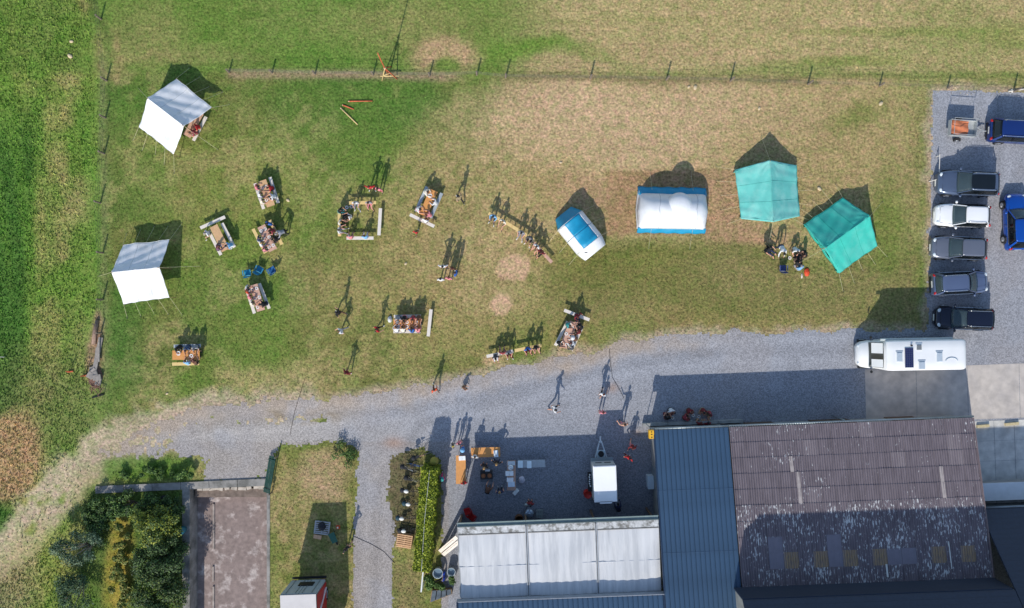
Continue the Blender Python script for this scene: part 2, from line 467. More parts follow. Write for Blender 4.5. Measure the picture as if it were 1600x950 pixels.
GP = [((a - 800) / 20, -(b - 475) / 20) for a, b in GRAVEL_POLY]
def gravel_keep(x, y):
    wob = 0.9 * (np.abs(x) < 999)
    wx = (fbm(x, y, 1.1, 125) - .5) * wob + (fbm(x, y, 0.35, 128, 2) - .5) * .35
    wy = (fbm(x, y, 1.1, 135) - .5) * wob + (fbm(x, y, 0.35, 138, 2) - .5) * .35
    rough = np.where((x > 32.5) | (y < -20), 0.25, 1.0) * np.where(x < -14, 1.7, 1.0)
    k = poly_mask(x + wx * rough, y + wy * rough, GP)
    # grass growing through along the middle of the track
    px = 800 + x * 20; py = 475 - y * 20
    k &= ~((np.abs(py - 655 - wx * 20) < 5) & (px > 330) & (px < 510) & (fbm(x, y, .4, 145, 2) > .56))
    k &= ~((px < 330) & (fbm(x, y, .5, 155, 2) > .40 + (px - 150) / 360))
    return k
gx = np.arange(-34, 54.01, 0.16); gy = np.arange(-27, 18.01, 0.16)
_rs = np.random.RandomState(3)
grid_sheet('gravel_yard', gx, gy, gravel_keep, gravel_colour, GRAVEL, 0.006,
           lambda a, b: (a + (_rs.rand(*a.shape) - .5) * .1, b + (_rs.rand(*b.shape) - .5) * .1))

# ---------------------------------------------------------------- grass tufts (uncountable)
def tufts(name, n, region, hmin, hmax, wid, seed, tint=(1, 1, 1), thin=False):
    rs = np.random.RandomState(seed)
    x0, x1, y0, y1 = region
    x = rs.uniform(x0, x1, n); y = rs.uniform(y0, y1, n)
    ok = ~poly_mask(x, y, GP) | ((seg_dist(x, y, [((a - 800) / 20, -(b - 475) / 20) for a, b in EDGE_TOP]) < .35) & (rs.rand(n) < .25))
    ok &= ~((x > PIT_X0 - .3) & (x < PIT_X1 + .2) & (y < ledge_y(x) + .3))
    ok &= ~((x > -6.6) & (y < -11.5)) & ~((x > 9) & (y < -8))
    px = 800 + x * 20; py = 475 - y * 20
    ok &= ~(((px - 803) / 26) ** 2 + ((py - 412) / 19) ** 2 < 1) & ~(((px - 785) / 16) ** 2 + ((py - 470) / 18) ** 2 < 1)
    track = seg_dist(px, py, [(-60, 905), (40, 835), (90, 770), (160, 705), (250, 670), (340, 650)])
    ok &= (track > 34) | (rs.rand(n) < .12)
    if thin: ok &= rs.rand(n) < 1 - sst(-34.5, -32, x + (fbm(x, y, 2, 77) - .5) * 3)
    dens = np.where((px > 850) & (px < 1420) & (py > 125) & (py < 370), .45, 1.0)
    ok &= rs.rand(n) < dens
    x = x[ok]; y = y[ok]; k = len(x)
    col = ground_colour(x, y) * np.array(tint) * rs.uniform(.75, 1.35, (k, 1))
    h = rs.uniform(hmin, hmax, k); a = rs.uniform(0, 2 * PI, k); w = rs.uniform(.6, 1.3, k) * wid
    lean = rs.uniform(.3, 1.0, k) * h; la = rs.uniform(0, 2 * PI, k)
    bx, by = np.cos(a) * w, np.sin(a) * w
    tx, ty = x + np.cos(la) * lean, y + np.sin(la) * lean
    co = np.zeros((k, 4, 3), np.float32)
    co[:, 0] = np.stack([x - bx, y - by, 0 * x + .001], 1); co[:, 1] = np.stack([x + bx, y + by, 0 * x + .001], 1)
    co[:, 2] = np.stack([tx + bx * .4, ty + by * .4, h], 1); co[:, 3] = np.stack([tx - bx * .5, ty - by * .5, h * .85], 1)
    me = bpy.data.meshes.new(name)
    me.vertices.add(4 * k); me.vertices.foreach_set('co', co.ravel())
    me.loops.add(4 * k); me.loops.foreach_set('vertex_index', np.arange(4 * k, dtype=np.int32))
    me.polygons.add(k); me.polygons.foreach_set('loop_start', np.arange(0, 4 * k, 4, dtype=np.int32))
    me.update(calc_edges=True)
    at = me.color_attributes.new('soil', 'FLOAT_COLOR', 'POINT')
    c4 = np.repeat(np.concatenate([col, np.ones((k, 1))], 1), 4, 0).astype(np.float32)
    at.data.foreach_set('color', c4.ravel())
    me.materials.append(GRASS)
    o = stuff(link(name, me))
    return o
g1 = tufts('grass', 190000, (-42, 42, -25, 25), .02, .065, .036, 11, (1.1, 1.1, 1.1))
g1['label'] = 'short mown grass of the camping field, green and straw coloured'; g1['category'] = 'grass'
g2 = tufts('grass', 30000, (-42, -31.5, -25, 25), .06, .15, .045, 12, (1.08, 1.14, 1.0), True)
g2['label'] = 'longer meadow grass west of the side fence'; g2['category'] = 'grass'
# ================================================================ buildings
BLUE = M('blue_sheet_metal', lin(62, 88, 114), 0.42, 0.10, 0.5, metal=0.1)
BLUE_T = M('blue_trim', lin(36, 56, 80), 0.5, 0.1)
PLASTER = M('grey_render', lin(150, 150, 146), 0.9, 0.15, 1.5, bump=.3)
DARKWALL = M('dark_block_wall', lin(88, 88, 90), 0.9, 0.2, 1.2, bump=.3)
ZINC = M('zinc_gutter', lin(142, 152, 156), 0.4, 0.15, 2, metal=.5)
NAVY = M('navy_slate', lin(42, 52, 70), 0.6, 0.12, 6)
WHITE_SHEET = M('white_translucent_sheet', lin(208, 208, 208), 0.55, 0.06, 0.7, rgb2=lin(190, 191, 192), mixscale=1.2, stretch=(2.2, .22, 1))
WHITE_DIRTY = M('white_sheet_dirty_edge', lin(196, 196, 194), 0.7, 0.25, 3, rgb2=lin(120, 118, 112), mixscale=2.2)

A_B = R(2.2)
B_ORG = W(1022, 672, 2.6); B_ORG.z = 0
SL = 0.16
def roof_z(v): return 2.6 + SL * v

# ---- blue standing seam building (local x = east, y = -v)
blue = thing('blue_roofed_building', 'long low building with a blue standing seam metal roof beside the courtyard', 'building', B_ORG, A_B)
UB = 5.55
wl_ = MB()
wl_.box((UB / 2, -0.25, 1.23), (UB - .1, .25, 2.46)); wl_.build('wall', PLASTER, blue)
MB().box((0.3, -7.4, 1.2), (.25, 13.6, 2.4)).build('wall', PLASTER, blue)
MB().box((-7.5, -12.9, 2.2), (14.9, .25, 4.4)).build('wall', DARKWALL, blue)
MB().box((0.30, -11.0, 2.85), (.22, 6.0, 1.2)).build('wall', PLASTER, blue)
dr = MB().box((0.155, -3.6, 1.05), (.06, 1.0, 2.1)).build('door', M('door_paint', lin(120, 128, 132), .6), blue)
MB().box((0.11, -3.2, 1.05), (.06, .12, .04)).build('handle', ZINC, dr)
wd = MB().box((0.155, -9.2, 1.5), (.05, 1.2, .9)).build('window', M('window_glass', lin(40, 55, 64), .08), blue)
MB().box((0.13, -9.2, 1.02), (.14, 1.34, .05)).build('sill', PLASTER, wd)
rf = MB()
th = math.atan(SL)
# roof deck under the panels
def deck(u0, u1, v0, v1, drop):
    m = MB()
    z0, z1 = roof_z(v0) - drop, roof_z(v1) - drop
    vs = [(u0, -v0, z0), (u1, -v0, z0), (u1, -v1, z1), (u0, -v1, z1)]
    m.add([*vs, *[(a, b, c - .12) for a, b, c in vs]], [(0, 1, 2, 3)[::-1], (4, 5, 6, 7), (0, 1, 5, 4), (1, 2, 6, 5), (2, 3, 7, 6), (3, 0, 4, 7)])
    return m
rf = deck(0.02, UB - .03, 0.02, 15.0, .05).build('roof', BLUE_T, blue)
rf2 = deck(-15.1, 0.0, 11.62, 15.0, .05).build('roof', BLUE_T, blue)
def seam_panel(w, L):
    m = MB()
    t = 0.02; s = 0.014
    prof = [(s, 0), (w * .5, .006), (w - .05, 0), (w - .045, .05), (w - .02, .05), (w - .02, -.02), (s, -.02)]
    m.loft([[Vector((x, 0, z)) for x, z in prof], [Vector((x, -L * math.cos(th), z + L * math.sin(th))) for x, z in prof]])
    return m.mesh('roof_panel', BLUE)
NPAN = 16; pw = UB / NPAN
plen = 15.0 / math.cos(th)
pm = seam_panel(pw, plen)
for i in range(NPAN):
    link('roof_panel', pm, rf, (i * pw, 0.0, roof_z(0)))
pw2 = 0.362; pm2 = seam_panel(pw2, 3.35 / math.cos(th))
for i in range(41):
    link('roof_panel', pm2, rf2, (-15.0 + i * pw2, -11.65, roof_z(11.65)))
# horizontal lap joints of the sheets, eaves gutter and verge trims
for v in (4.4, 8.8):
    MB().bar((0.03, -v, roof_z(v) + .012), (UB - .03, -v, roof_z(v) + .012), .05, .012).build('lap_joint', BLUE, rf)
MB().tube([(0, .1, 2.52), (UB, .1, 2.52)], .075, 8).build('gutter', ZINC, blue, True)
MB().bar((-.03, 0, 2.60), (-.03, -11.6, roof_z(11.6)), .07, .2).build('verge_trim', BLUE_T, blue)
MB().bar((-15.1, -11.6, roof_z(11.6) - .28), (0, -11.6, roof_z(11.6) - .28), .05, .62).build('fascia', M('fascia_grey', lin(140, 146, 156), .6), blue)
MB().bar((-15.07, -11.6, roof_z(11.6)), (-15.07, -15, roof_z(15)), .08, .2).build('verge_trim', BLUE_T, blue)

# ---- barn with corrugated fibre cement roof
barn = thing('barn', 'barn with weathered purple brown corrugated roof of fibre cement sheets', 'building', B_ORG, A_B)
UA, UZ, VZ = UB + .06, 23.85, 11.3
MB().box(((UA + UZ) / 2 + .1, -0.3, 1.22), (UZ - UA - .3, .25, 2.44)).build('wall', PLASTER, barn)
MB().box((UZ - .3, -5.7, 1.22), (.25, 10.6, 2.4)).build('wall', PLASTER, barn)
for k, (u, w_) in enumerate(((8.5, 2.2), (14.0, 3.0), (19.5, 2.2))):
    d_ = MB().box((u, -0.14, 1.05), (w_, .06, 2.1)).build('barn_door', M('barn_door_wood', lin(92, 72, 56), .8, .25, 4, stretch=(6, 1, 1)), barn)
    MB().box((u + w_ * .4, -0.09, 1.05), (.05, .05, .3)).build('handle', ZINC, d_)
bdeck = deck(UA + .02, UZ - .05, .04, VZ - .05, .10).build('roof', M('roof_batten', lin(70, 60, 52), .9), barn)
def flecked(name, base, fleck, amount, dark):
    m = bpy.data.materials.new(name); m.use_nodes = True
    n = m.node_tree.nodes; l = m.node_tree.links; b = n['Principled BSDF']
    b.inputs['Roughness'].default_value = .85
    ge = n.new('ShaderNodeNewGeometry')
    mp = n.new('ShaderNodeMapping'); mp.inputs['Rotation'].default_value = (0, 0, -A_B); mp.inputs['Scale'].default_value = (5.6, 1.5, 1.5)
    l.new(ge.outputs['Position'], mp.inputs[0])
    n1 = n.new('ShaderNodeTexNoise'); n1.inputs['Scale'].default_value = 1.9; n1.inputs['Detail'].default_value = 3; n1.inputs['Roughness'].default_value = .6
    l.new(mp.outputs[0], n1.inputs['Vector'])
    nb = n.new('ShaderNodeTexNoise'); nb.inputs['Scale'].default_value = .55; nb.inputs['Detail'].default_value = 4
    l.new(ge.outputs['Position'], nb.inputs['Vector'])
    ad = n.new('ShaderNodeMath'); ad.operation = 'MULTIPLY_ADD'; ad.inputs[1].default_value = .42
    l.new(nb.outputs['Fac'], ad.inputs[0]); l.new(n1.outputs['Fac'], ad.inputs[2])
    mr = n.new('ShaderNodeMapRange'); mr.inputs['From Min'].default_value = amount; mr.inputs['From Max'].default_value = amount + .035
    l.new(ad.outputs[0], mr.inputs['Value'])
    nz = n.new('ShaderNodeTexNoise'); nz.inputs['Scale'].default_value = 2.4; nz.inputs['Detail'].default_value = 6
    mp2 = n.new('ShaderNodeMapping'); mp2.inputs['Scale'].default_value = (1.6, .3, .3); l.new(ge.outputs['Position'], mp2.inputs[0]); l.new(mp2.outputs[0], nz.inputs['Vector'])
    c1 = n.new('ShaderNodeMix'); c1.data_type = 'RGBA'; c1.inputs['A'].default_value = (*dark, 1); c1.inputs['B'].default_value = (*base, 1)
    r2 = n.new('ShaderNodeMapRange'); r2.inputs['From Min'].default_value = .3; r2.inputs['From Max'].default_value = .6; l.new(nz.outputs['Fac'], r2.inputs['Value'])
    l.new(r2.outputs[0], c1.inputs['Factor'])
    c2 = n.new('ShaderNodeMix'); c2.data_type = 'RGBA'; c2.inputs['B'].default_value = (*fleck, 1)
    l.new(c1.outputs['Result'], c2.inputs['A']); l.new(mr.outputs[0], c2.inputs['Factor']); l.new(c2.outputs['Result'], b.inputs['Base Color'])
    return m
PB = lin(120, 110, 116); PD = lin(102, 93, 99); FL = lin(205, 205, 205)
SHEETS = [flecked('fibre_cement_upper', PB, FL, .895, PD), flecked('fibre_cement_lower', PB, FL, .80, PD), flecked('fibre_cement_tan', lin(132, 122, 126), FL, .88, PB)]
OCHRE = M('ochre_plastic_sheet', lin(158, 132, 98), .6, .25, 3, rgb2=lin(122, 112, 112), mixscale=4, stretch=(5, .6, 1))
CLEAR = M('pale_skylight_strip', lin(178, 166, 160), .5, .15, 3)
PALEBLUE = M('plain_grey_sheet', lin(122, 116, 126), .6, .08, 2)
NC, NR = 17, 10
sw = (UZ - UA) / NC; sh = VZ / NR
def corr_sheet(w, L, waves, amp):
    m = MB(); n = waves * 4
    top = []; 
    for i in range(n + 1):
        x = w * i / n; top.append((x, amp * math.sin(2 * PI * waves * i / n)))
    Lc, Ls = L * math.cos(th), L * math.sin(th)
    vs = []
    for (y, z) in ((0, 0.0), (-Lc, Ls)):
        vs += [(x, y, z + zz) for x, zz in top]
    fs = [(i, i + 1, n + 2 + i, n + 1 + i)[::-1] for i in range(n)]
    # thickness at the lower edge
    o = len(vs); vs += [(x, 0, zz - .018) for x, zz in top]
    fs += [(i, i + 1, o + i + 1, o + i) for i in range(n)]
    m.add(vs, fs); return m
sheet_mesh = {}
def sheet(mat, flat=False):
    k = (mat.name, flat)
    if k not in sheet_mesh:
        sheet_mesh[k] = corr_sheet(sw - .012, sh / math.cos(th) + .1, 6, .006 if flat else .034).mesh('roof_sheet', mat, False)
    return sheet_mesh[k]
rr = random.Random(5)
ochre_cols = {3, 5, 7, 9, 13, 15}
for r_ in range(NR):
    for c in range(NC):
        mt = SHEETS[0] if r_ < 5 else SHEETS[1]
        flat = False
        if r_ < 6 and rr.random() < .07: mt = SHEETS[2]
        if r_ == 8 and c in ochre_cols: mt = OCHRE
        if r_ == 8 and c in (10, 11): mt, flat = PALEBLUE, True
        if r_ in (7, 8) and c in (2, 6): mt, flat = PALEBLUE, True
        v0 = r_ * sh
        o = link('roof_sheet', sheet(mt, flat), bdeck, (UA + c * sw + .006, -v0 + rr.uniform(-.012, .012), roof_z(v0) + .03 + rr.uniform(0, .008)))
        o.rotation_euler = (R(rr.uniform(-.25, .25)) + .022, 0, R(rr.uniform(-.3, .3)))
for (u, r0, r1) in ((10.4, 3, 5), (21.0, 3, 5), (10.0, 2, 3)):
    MB().bar((u, -r0 * sh, roof_z(r0 * sh) + .04), (u + .02, -r1 * sh, roof_z(r1 * sh) + .04), .26, .012).build('skylight_strip', CLEAR, bdeck)
for (u, v0, v1, w_) in ((16.2, 10.1, 11.0, .13), (20.9, 8.7, 10.6, .07)):
    MB().bar((u, -v0, roof_z(v0) + .05), (u, -v1, roof_z(v1) + .05), w_, .02).build('flashing_strip', M('white_flashing', lin(215, 215, 210), .6), bdeck)
MB().tube([(UA, .1, 2.52), (UZ + .1, .1, 2.52)], .075, 8).build('gutter', ZINC, barn, True)
MB().bar((UZ + .02, 0, 2.62), (UZ + .02, -VZ, roof_z(VZ) + .02), .06, .16).build('verge_trim', M('barn_verge', lin(128, 112, 112), .8), barn)
MB().tube([(14.3, .18, 2.5), (14.3, .18, .1)], .05, 8).build('downpipe', ZINC, barn, True)

# ---- raised ledge along the north wall
lg = thing('stone_ledge', 'low grey concrete ledge along the wall under the blue eaves', 'ledge', B_ORG, A_B)
for i in range(4):
    MB().box((.5 + i * 1.95, .06, .22), (1.92, .22, .44)).build('coping_slab', M('ledge_concrete', lin(150, 152, 150), .9, .2, 2, bump=.3), lg)
# ---- open fronted annex with pale flat roof
ann = thing('annex', 'open fronted lean-to with a pale flat sheet roof south of the courtyard', 'building', B_ORG, A_B)
ZA = 3.86
def slab(x0, x1, v0, v1, z, h=.08, dz=0):
    return MB().box(((x0 + x1) / 2, -(v0 + v1) / 2, z - h / 2 + dz), (x1 - x0, v1 - v0, h))
arf = slab(-14.9, -.12, 6.3, 11.66, ZA - .1, .12).build('roof', M('annex_deck', lin(150, 150, 150), .8), ann)
seams = [-14.9, -9.85, -4.75, -.12]
for a, b in zip(seams[:-1], seams[1:]):
    m = MB()
    v1 = 11.5 if b < -1 else 11.5
    def fn(s, t, a=a, b=b, v1=v1):
        x = a + .03 + (b - a - .06) * s; v = 6.95 + (11.57 - 6.95) * t
        return (x, -v, ZA - .07 + .012 * math.sin(x * 9.1) + .02 * math.sin(v * 2.1 + x * .7) + .05 * math.sin(PI * s))
    m.grid(lambda s, t: fn(1 - s, t), 40, 8)
    m.build('roof_sheet', WHITE_SHEET, arf, True)
    m = MB(); m.box(((a + b) / 2, -6.62, ZA - .045), (b - a - .06, .5, .05)); m.build('eaves_flashing', WHITE_DIRTY, arf)
    m = MB(); m.box(((a + b) / 2, -6.93, ZA - .03), (b - a - .1, .06, .07)); m.build('clamp_rail', M('rail_grey', lin(128, 126, 122), .6), arf)
    m = MB(); m.box(((a + b) / 2, -9.3, ZA - .045), (b - a - .1, .03, .03)); m.build('cross_batten', M('batten_pale', lin(196, 198, 202), .6), arf)
for u in seams[1:3]:
    for d in (-.06, .06):
        MB().box((u + d, -9.05, ZA + .0), (.045, 5.2, .09)).build('glazing_bar', M('bar_pale', lin(178, 182, 186), .5), arf)
for a, b in zip(seams[:-1], seams[1:]):
    g = MB()
    g.add([], [])
    prof = [(0, .02), (.0, -.12), (.3, -.12), (.3, .02), (.28, .02), (.28, -.1), (.02, -.1), (.02, .02)]
    g.loft([[Vector((a, -6.04 - y, ZA - .02 + z)) for y, z in prof], [Vector((b - .02, -6.04 - y, ZA - .02 + z)) for y, z in prof]])
    g.build('gutter', M('gutter_green_grey', lin(132, 148, 146), .45), ann)
for u in (-14.8, -9.85, -4.75, -.4):
    MB().box((u, -6.5, 1.9), (.14, .14, 3.8)).build('post', M('post_timber', lin(110, 92, 74), .8), ann)
MB().box((-14.85, -9.0, 1.9), (.08, 4.9, 3.8)).build('wall', PLASTER, ann)
MB().box((-7.4, -11.3, 1.9), (14.8, .15, 3.7)).build('wall', DARKWALL, ann)
MB().box((-7.5, -6.5, 3.72), (14.7, .12, .18)).build('beam', MATS['post_timber'], ann)

# ---- tall navy roofed house to the south-east
nav = thing('navy_roofed_house', 'tall house with steep dark navy slate roof south of the barn', 'building', B_ORG, A_B)
NSL = 0.85; UG = 5.0; VR, ZR = 14.4, 9.2
def nz(v): return ZR - NSL * (VR - v)
MB().box((UG + 9.7, -13.6, 3.3), (19.0, .3, 6.5)).build('wall', DARKWALL, nav)
def nplane(name, u0, u1, v0, v1, par, mat=NAVY, dz=0, t=.1):
    vs = [(u0, -v0, nz(v0) + dz), (u1, -v0, nz(v0) + dz), (u1, -v1, nz(v1) + dz), (u0, -v1, nz(v1) + dz)]
    return MB().add([*vs, *[(a, b, c - t) for a, b, c in vs]], [(0, 1, 2, 3)[::-1], (4, 5, 6, 7), (0, 1, 5, 4), (1, 2, 6, 5), (2, 3, 7, 6), (3, 0, 4, 7)]) 
def plane_build(u0, u1, v0, v1, name, par, mat=NAVY, dz=0, t=.1):
    vs = [(u0, -v0, nz(v0) + dz), (u1, -v0, nz(v0) + dz), (u1, -v1, nz(v1) + dz), (u0, -v1, nz(v1) + dz)]
    m = MB(); m.add([*vs, *[(a, b, c - t) for a, b, c in vs]], [(0, 1, 2, 3)[::-1], (4, 5, 6, 7), (0, 1, 5, 4), (1, 2, 6, 5), (2, 3, 7, 6), (3, 0, 4, 7)])
    return m.build(name, mat, par)
nr = plane_build(UG, UZ + .1, 11.38, VR, 'roof', nav)
ne = plane_build(UZ + .14, 46, 6.8, VR, 'roof', nav)
# slates in courses, each course a stepped strip
k = 0; v = 11.4
for (u0, u1, va, par) in ((UG, UZ + .1, 11.42, nr), (UZ + .16, 46, 6.82, ne)):
    v = va
    while v < VR - .2:
        m = MB(); vs = [(u0, -v, nz(v) + .045), (u1, -v, nz(v) + .045), (u1, -(v + .3), nz(v + .3) + .02), (u0, -(v + .3), nz(v + .3) + .02)]
        m.add([*vs, *[(a, b, c - .03) for a, b, c in vs]], [(0, 1, 2, 3)[::-1], (0, 1, 5, 4), (1, 2, 6, 5), (3, 0, 4, 7)])
        m.build('slate_course', NAVY, par); v += .3
MB().box(((UG + UZ) / 2, -11.36, (roof_z(11.3) + nz(11.38)) / 2), (UZ - UG, .1, nz(11.38) - roof_z(11.3) - .1)).build('wall', NAVY, nav)
MB().add([(0, 0, 0)], []) 
gm = MB(); gm.add([(UG + .1, -11.5, 0), (UG + .1, -17.3, 0), (UG + .1, -17.3, nz(11.5) - .15), (UG + .1, -VR, ZR - .15), (UG + .1, -11.5, nz(11.5) - .15),
                   (UG + .4, -11.5, 0), (UG + .4, -17.3, 0), (UG + .4, -17.3, nz(11.5) - .15), (UG + .4, -VR, ZR - .15), (UG + .4, -11.5, nz(11.5) - .15)],
                  [(0, 1, 2, 3, 4)[::-1], (5, 6, 7, 8, 9), (0, 1, 6, 5), (1, 2, 7, 6), (2, 3, 8, 7), (3, 4, 9, 8), (4, 0, 5, 9)])
gm.build('gable_wall', PLASTER, nav)
sm = MB(); vs = [(UG, -VR, ZR), (46, -VR, ZR), (46, -22, ZR - NSL * 7.6), (UG, -22, ZR - NSL * 7.6)]
sm.add([*vs, *[(a, b, c - .1) for a, b, c in vs]], [(0, 1, 2, 3)[::-1], (4, 5, 6, 7), (0, 1, 5, 4), (1, 2, 6, 5), (2, 3, 7, 6), (3, 0, 4, 7)]); sm.build('roof', NAVY, nav)
MB().tube([(UG, -VR, ZR + .02), (46, -VR, ZR + .02)], .1, 8).build('ridge_cap', NAVY, nav)
MB().tube([(UZ + .2, -6.7, nz(6.8) - .02), (46, -6.7, nz(6.8) - .02)], .07, 8).build('gutter', ZINC, nav, True)
MB().box((35, -7.3, 1.35), (21.5, .3, 2.7)).build('wall', PLASTER, nav)
# low white rendered block beside it, and the sleepers on the paving
wb = thing('low_wall', 'low white topped wall block between the slab paving and the navy roof', 'wall', B_ORG, A_B)
MB().box((28.4, -6.0, .5), (6.6, 1.25, 1.0)).build('block', M('block_render', lin(150, 150, 150), .8, .1, 2), wb)
MB().box((28.4, -6.0, 1.03), (6.7, 1.35, .06)).build('coping', M('coping_white', lin(232, 234, 236), .7, .05, 2), wb)
MB().box((24.6, -5.95, .35), (.8, 1.2, .7)).build('end_pier', DARKWALL, wb)

# ================================================================ paving
CONC = M('concrete', lin(198, 188, 178), .9, .14, 1.6, bump=.25, rgb2=lin(176, 168, 162), mixscale=.5, lo=.42, hi=.68)
CONC2 = M('concrete_slab', lin(212, 208, 200), .9, .16, 1.4, bump=.25, rgb2=lin(184, 182, 176), mixscale=.6, lo=.4, hi=.65)
apron = struct(link('concrete_apron', None, None, W(1350, 582), A_B))
def quad_slab(name, px4, z0, z1, mat, parent):
    inv = (Matrix.Translation(parent.location) @ Matrix.Rotation(parent.rotation_euler.z, 4, 'Z')).inverted()
    vs = [inv @ W(*p, 0) for p in px4]
    m = MB(); m.add([(v.x, v.y, z1) for v in vs] + [(v.x, v.y, z0) for v in vs], [(0, 1, 2, 3)[::-1], (4, 5, 6, 7), (0, 1, 5, 4), (1, 2, 6, 5), (2, 3, 7, 6), (3, 0, 4, 7)])
    return m.build(name, mat, parent)
ax = [1351, 1431, 1511, 1592, 1672]
for a, b in zip(ax[:-1], ax[1:]):
    f = lambda x, y: y - (x - 1351) * .038
    quad_slab('concrete_slab', [(a + .4, f(a, 577)), (b - .4, f(b, 577)), (b - .4 + 2, f(b, 661.5)), (a + .4 + 2, f(a, 661.5))], -.1, .018, CONC, apron)
pav = struct(link('slab_paving', None, None, W(1520, 664), A_B))
for j in range(5):
    for i in range(6):
        x0 = 1521 + i * 31.5 + j * 1.2; y0 = 658 + j * 31.5 - i * 1.2
        if y0 > 810: continue
        quad_slab('paving_slab', [(x0 + .35, y0 + .4), (x0 + 31.1, y0 - .8), (x0 + 32.3, y0 + 30.3), (x0 + 1.55, y0 + 31.5)], -.1, .02 + .004 * ((i * 7 + j * 3) % 3), CONC2, pav)
SLEEP = M('pale_timber', lin(196, 180, 140), .8, .15, 5)
for (a, b, lb) in (((1525, 666), (1544, 664.5), 'pale timber sleeper lying beside the barn corner'), ((1569, 663), (1590, 661), 'pale timber sleeper lying farther from the barn corner')):
    p, q = W(*a), W(*b); c = (p + q) / 2; d = q - p
    t = thing('timber_sleeper', lb, 'timber', c, math.atan2(d.y, d.x), 'timber sleepers on the paving')
    MB().box((0, 0, .11), (d.length, .2, .16)).build('beam', SLEEP, t)
    for s in (-.3, .3): MB().box((s, 0, .025), (.1, .2, .02)).build('packer', SLEEP, t)

# ================================================================ sunken yard
pit = thing('sunken_yard', 'sunken concrete silage yard with a muddy floor and retaining walls', 'silo yard', (0, 0, 0))
PITW = M('retaining_concrete', lin(150, 146, 140), .9, .2, 1.5, bump=.4, rgb2=lin(112, 110, 104), mixscale=.8)
MUD = M('mud_floor', lin(142, 126, 120), .9, .22, 3.0, bump=.5, rgb2=lin(186, 174, 168), mixscale=.75, lo=.53, hi=.66)
ZP = -1.5
MB().box((-22.2, -23, ZP - .05), (7.2, 18.6, .1)).build('floor', MUD, pit)
MB().box((-25.45, -23, -.72), (.58, 18.0, 1.56)).build('retaining_wall', PITW, pit)
MB().box((-19.02, -23, -.72), (.24, 18.0, 1.56)).build('retaining_wall', PITW, pit)
for i in range(6):
    x0 = -32.5 + i * 2.22; x1 = x0 + 2.19
    c = ((x0 + x1) / 2, ledge_y((x0 + x1) / 2))
    m = MB(); m.box((c[0], c[1], .02), (x1 - x0, .56, .16), Matrix.Rotation(math.atan(.045), 3, 'Z'))
    if i >= 3: m.box((c[0], c[1], -.8), (x1 - x0 + .04, .5, 1.4), Matrix.Rotation(math.atan(.045), 3, 'Z'))
    m.build('coping_stone', PITW, pit)
rm = M('rubble_pale', lin(188, 178, 166), .9, .25, 3, bump=.4)
for y0_, y1_ in ((-16.0, -19.6), (-21.0, -22.2), (-22.6, -26.0)): MB().box((-23.9 + .02 * (y0_ % 3), (y0_ + y1_) / 2, ZP + .05), (.14, y0_ - y1_, .1)).build('kerb', M('kerb_worn', lin(164, 152, 144), .9, .25, 3), pit)
rr = random.Random(12)
for i in range(10):
    x = -24.6 + i * .55
    MB().box((x + rr.uniform(-.08, .08), -14.62 + .025 * i + rr.uniform(-.1, .06), ZP + .92 + rr.uniform(-.05, .04)), (rr.uniform(.35, .7), rr.uniform(.16, .34), .16), Matrix.Rotation(rr.uniform(-.25, .25), 3, 'Z')).build('rubble', rm, pit)
MB().box((-22, -14.9, ZP + .4), (6, .7, .9)).build('rubble_bank', M('bank_soil', lin(120, 106, 96), .95, .3, 3, bump=.5), pit)

# ================================================================ hedge and plants
def leaf_cards(name, pts, nrm, size, mats, parent, seed, spread=.8):
    rs = np.random.RandomState(seed); k = len(pts)
    pts = np.asarray(pts); nrm = np.asarray(nrm)
    nn = nrm + rs.normal(0, spread, (k, 3)); nn /= np.linalg.norm(nn, axis=1)[:, None] + 1e-9
    t = np.cross(nn, rs.normal(0, 1, (k, 3))); t /= np.linalg.norm(t, axis=1)[:, None] + 1e-9
    b = np.cross(nn, t); s = size * rs.uniform(.6, 1.4, (k, 1))
    co = np.zeros((k, 4, 3), np.float32)
    co[:, 0] = pts - t * s; co[:, 1] = pts - b * s * .55; co[:, 2] = pts + t * s; co[:, 3] = pts + b * s * .55
    me = bpy.data.meshes.new(name)
    me.vertices.add(4 * k); me.vertices.foreach_set('co', co.ravel())
    me.loops.add(4 * k); me.loops.foreach_set('vertex_index', np.arange(4 * k, dtype=np.int32))
    me.polygons.add(k); me.polygons.foreach_set('loop_start', np.arange(0, 4 * k, 4, dtype=np.int32))
    for m in mats: me.materials.append(m)
    me.update(calc_edges=True)
    me.polygons.foreach_set('material_index', rs.randint(0, len(mats), k).astype(np.int32))
    return link(name, me, parent)
def LEAF(name, r, g, b): return M(name, lin(r, g, b), .6, .25, 6, spec=.3)
HEDGE = [LEAF('hedge_leaf_pale', 166, 176, 52), LEAF('hedge_leaf_mid', 132, 146, 44), LEAF('hedge_leaf_dark', 92, 108, 36)]  # three leaf tones, mixed at random over the whole hedge
BARK = M('bark', lin(110, 96, 82), .95, .3, 5, bump=.5, bscale=18)
PALEBARK = M('pale_bark', lin(176, 166, 150), .9, .2, 5)
ha, hb = W(671, 735, 2.5), W(658, 893, 2.5)
hd = hb - ha; HL = hd.length; HW = 1.22
hedge = thing('clipped_hedge', 'tall clipped yellow green hedge between the bicycles and the courtyard', 'hedge', ((ha + hb) / 2).to_2d().to_3d(), math.atan2(hd.y, hd.x))
rs = np.random.RandomState(4)
P = []; N = []
def face(n, fx, nr_):
    for _ in range(n):
        P.append(fx()); N.append(nr_)
bump_ = lambda x, z: .07 * math.sin(x * 3.1 + z) + .05 * math.sin(x * 7.7 + z * 3)
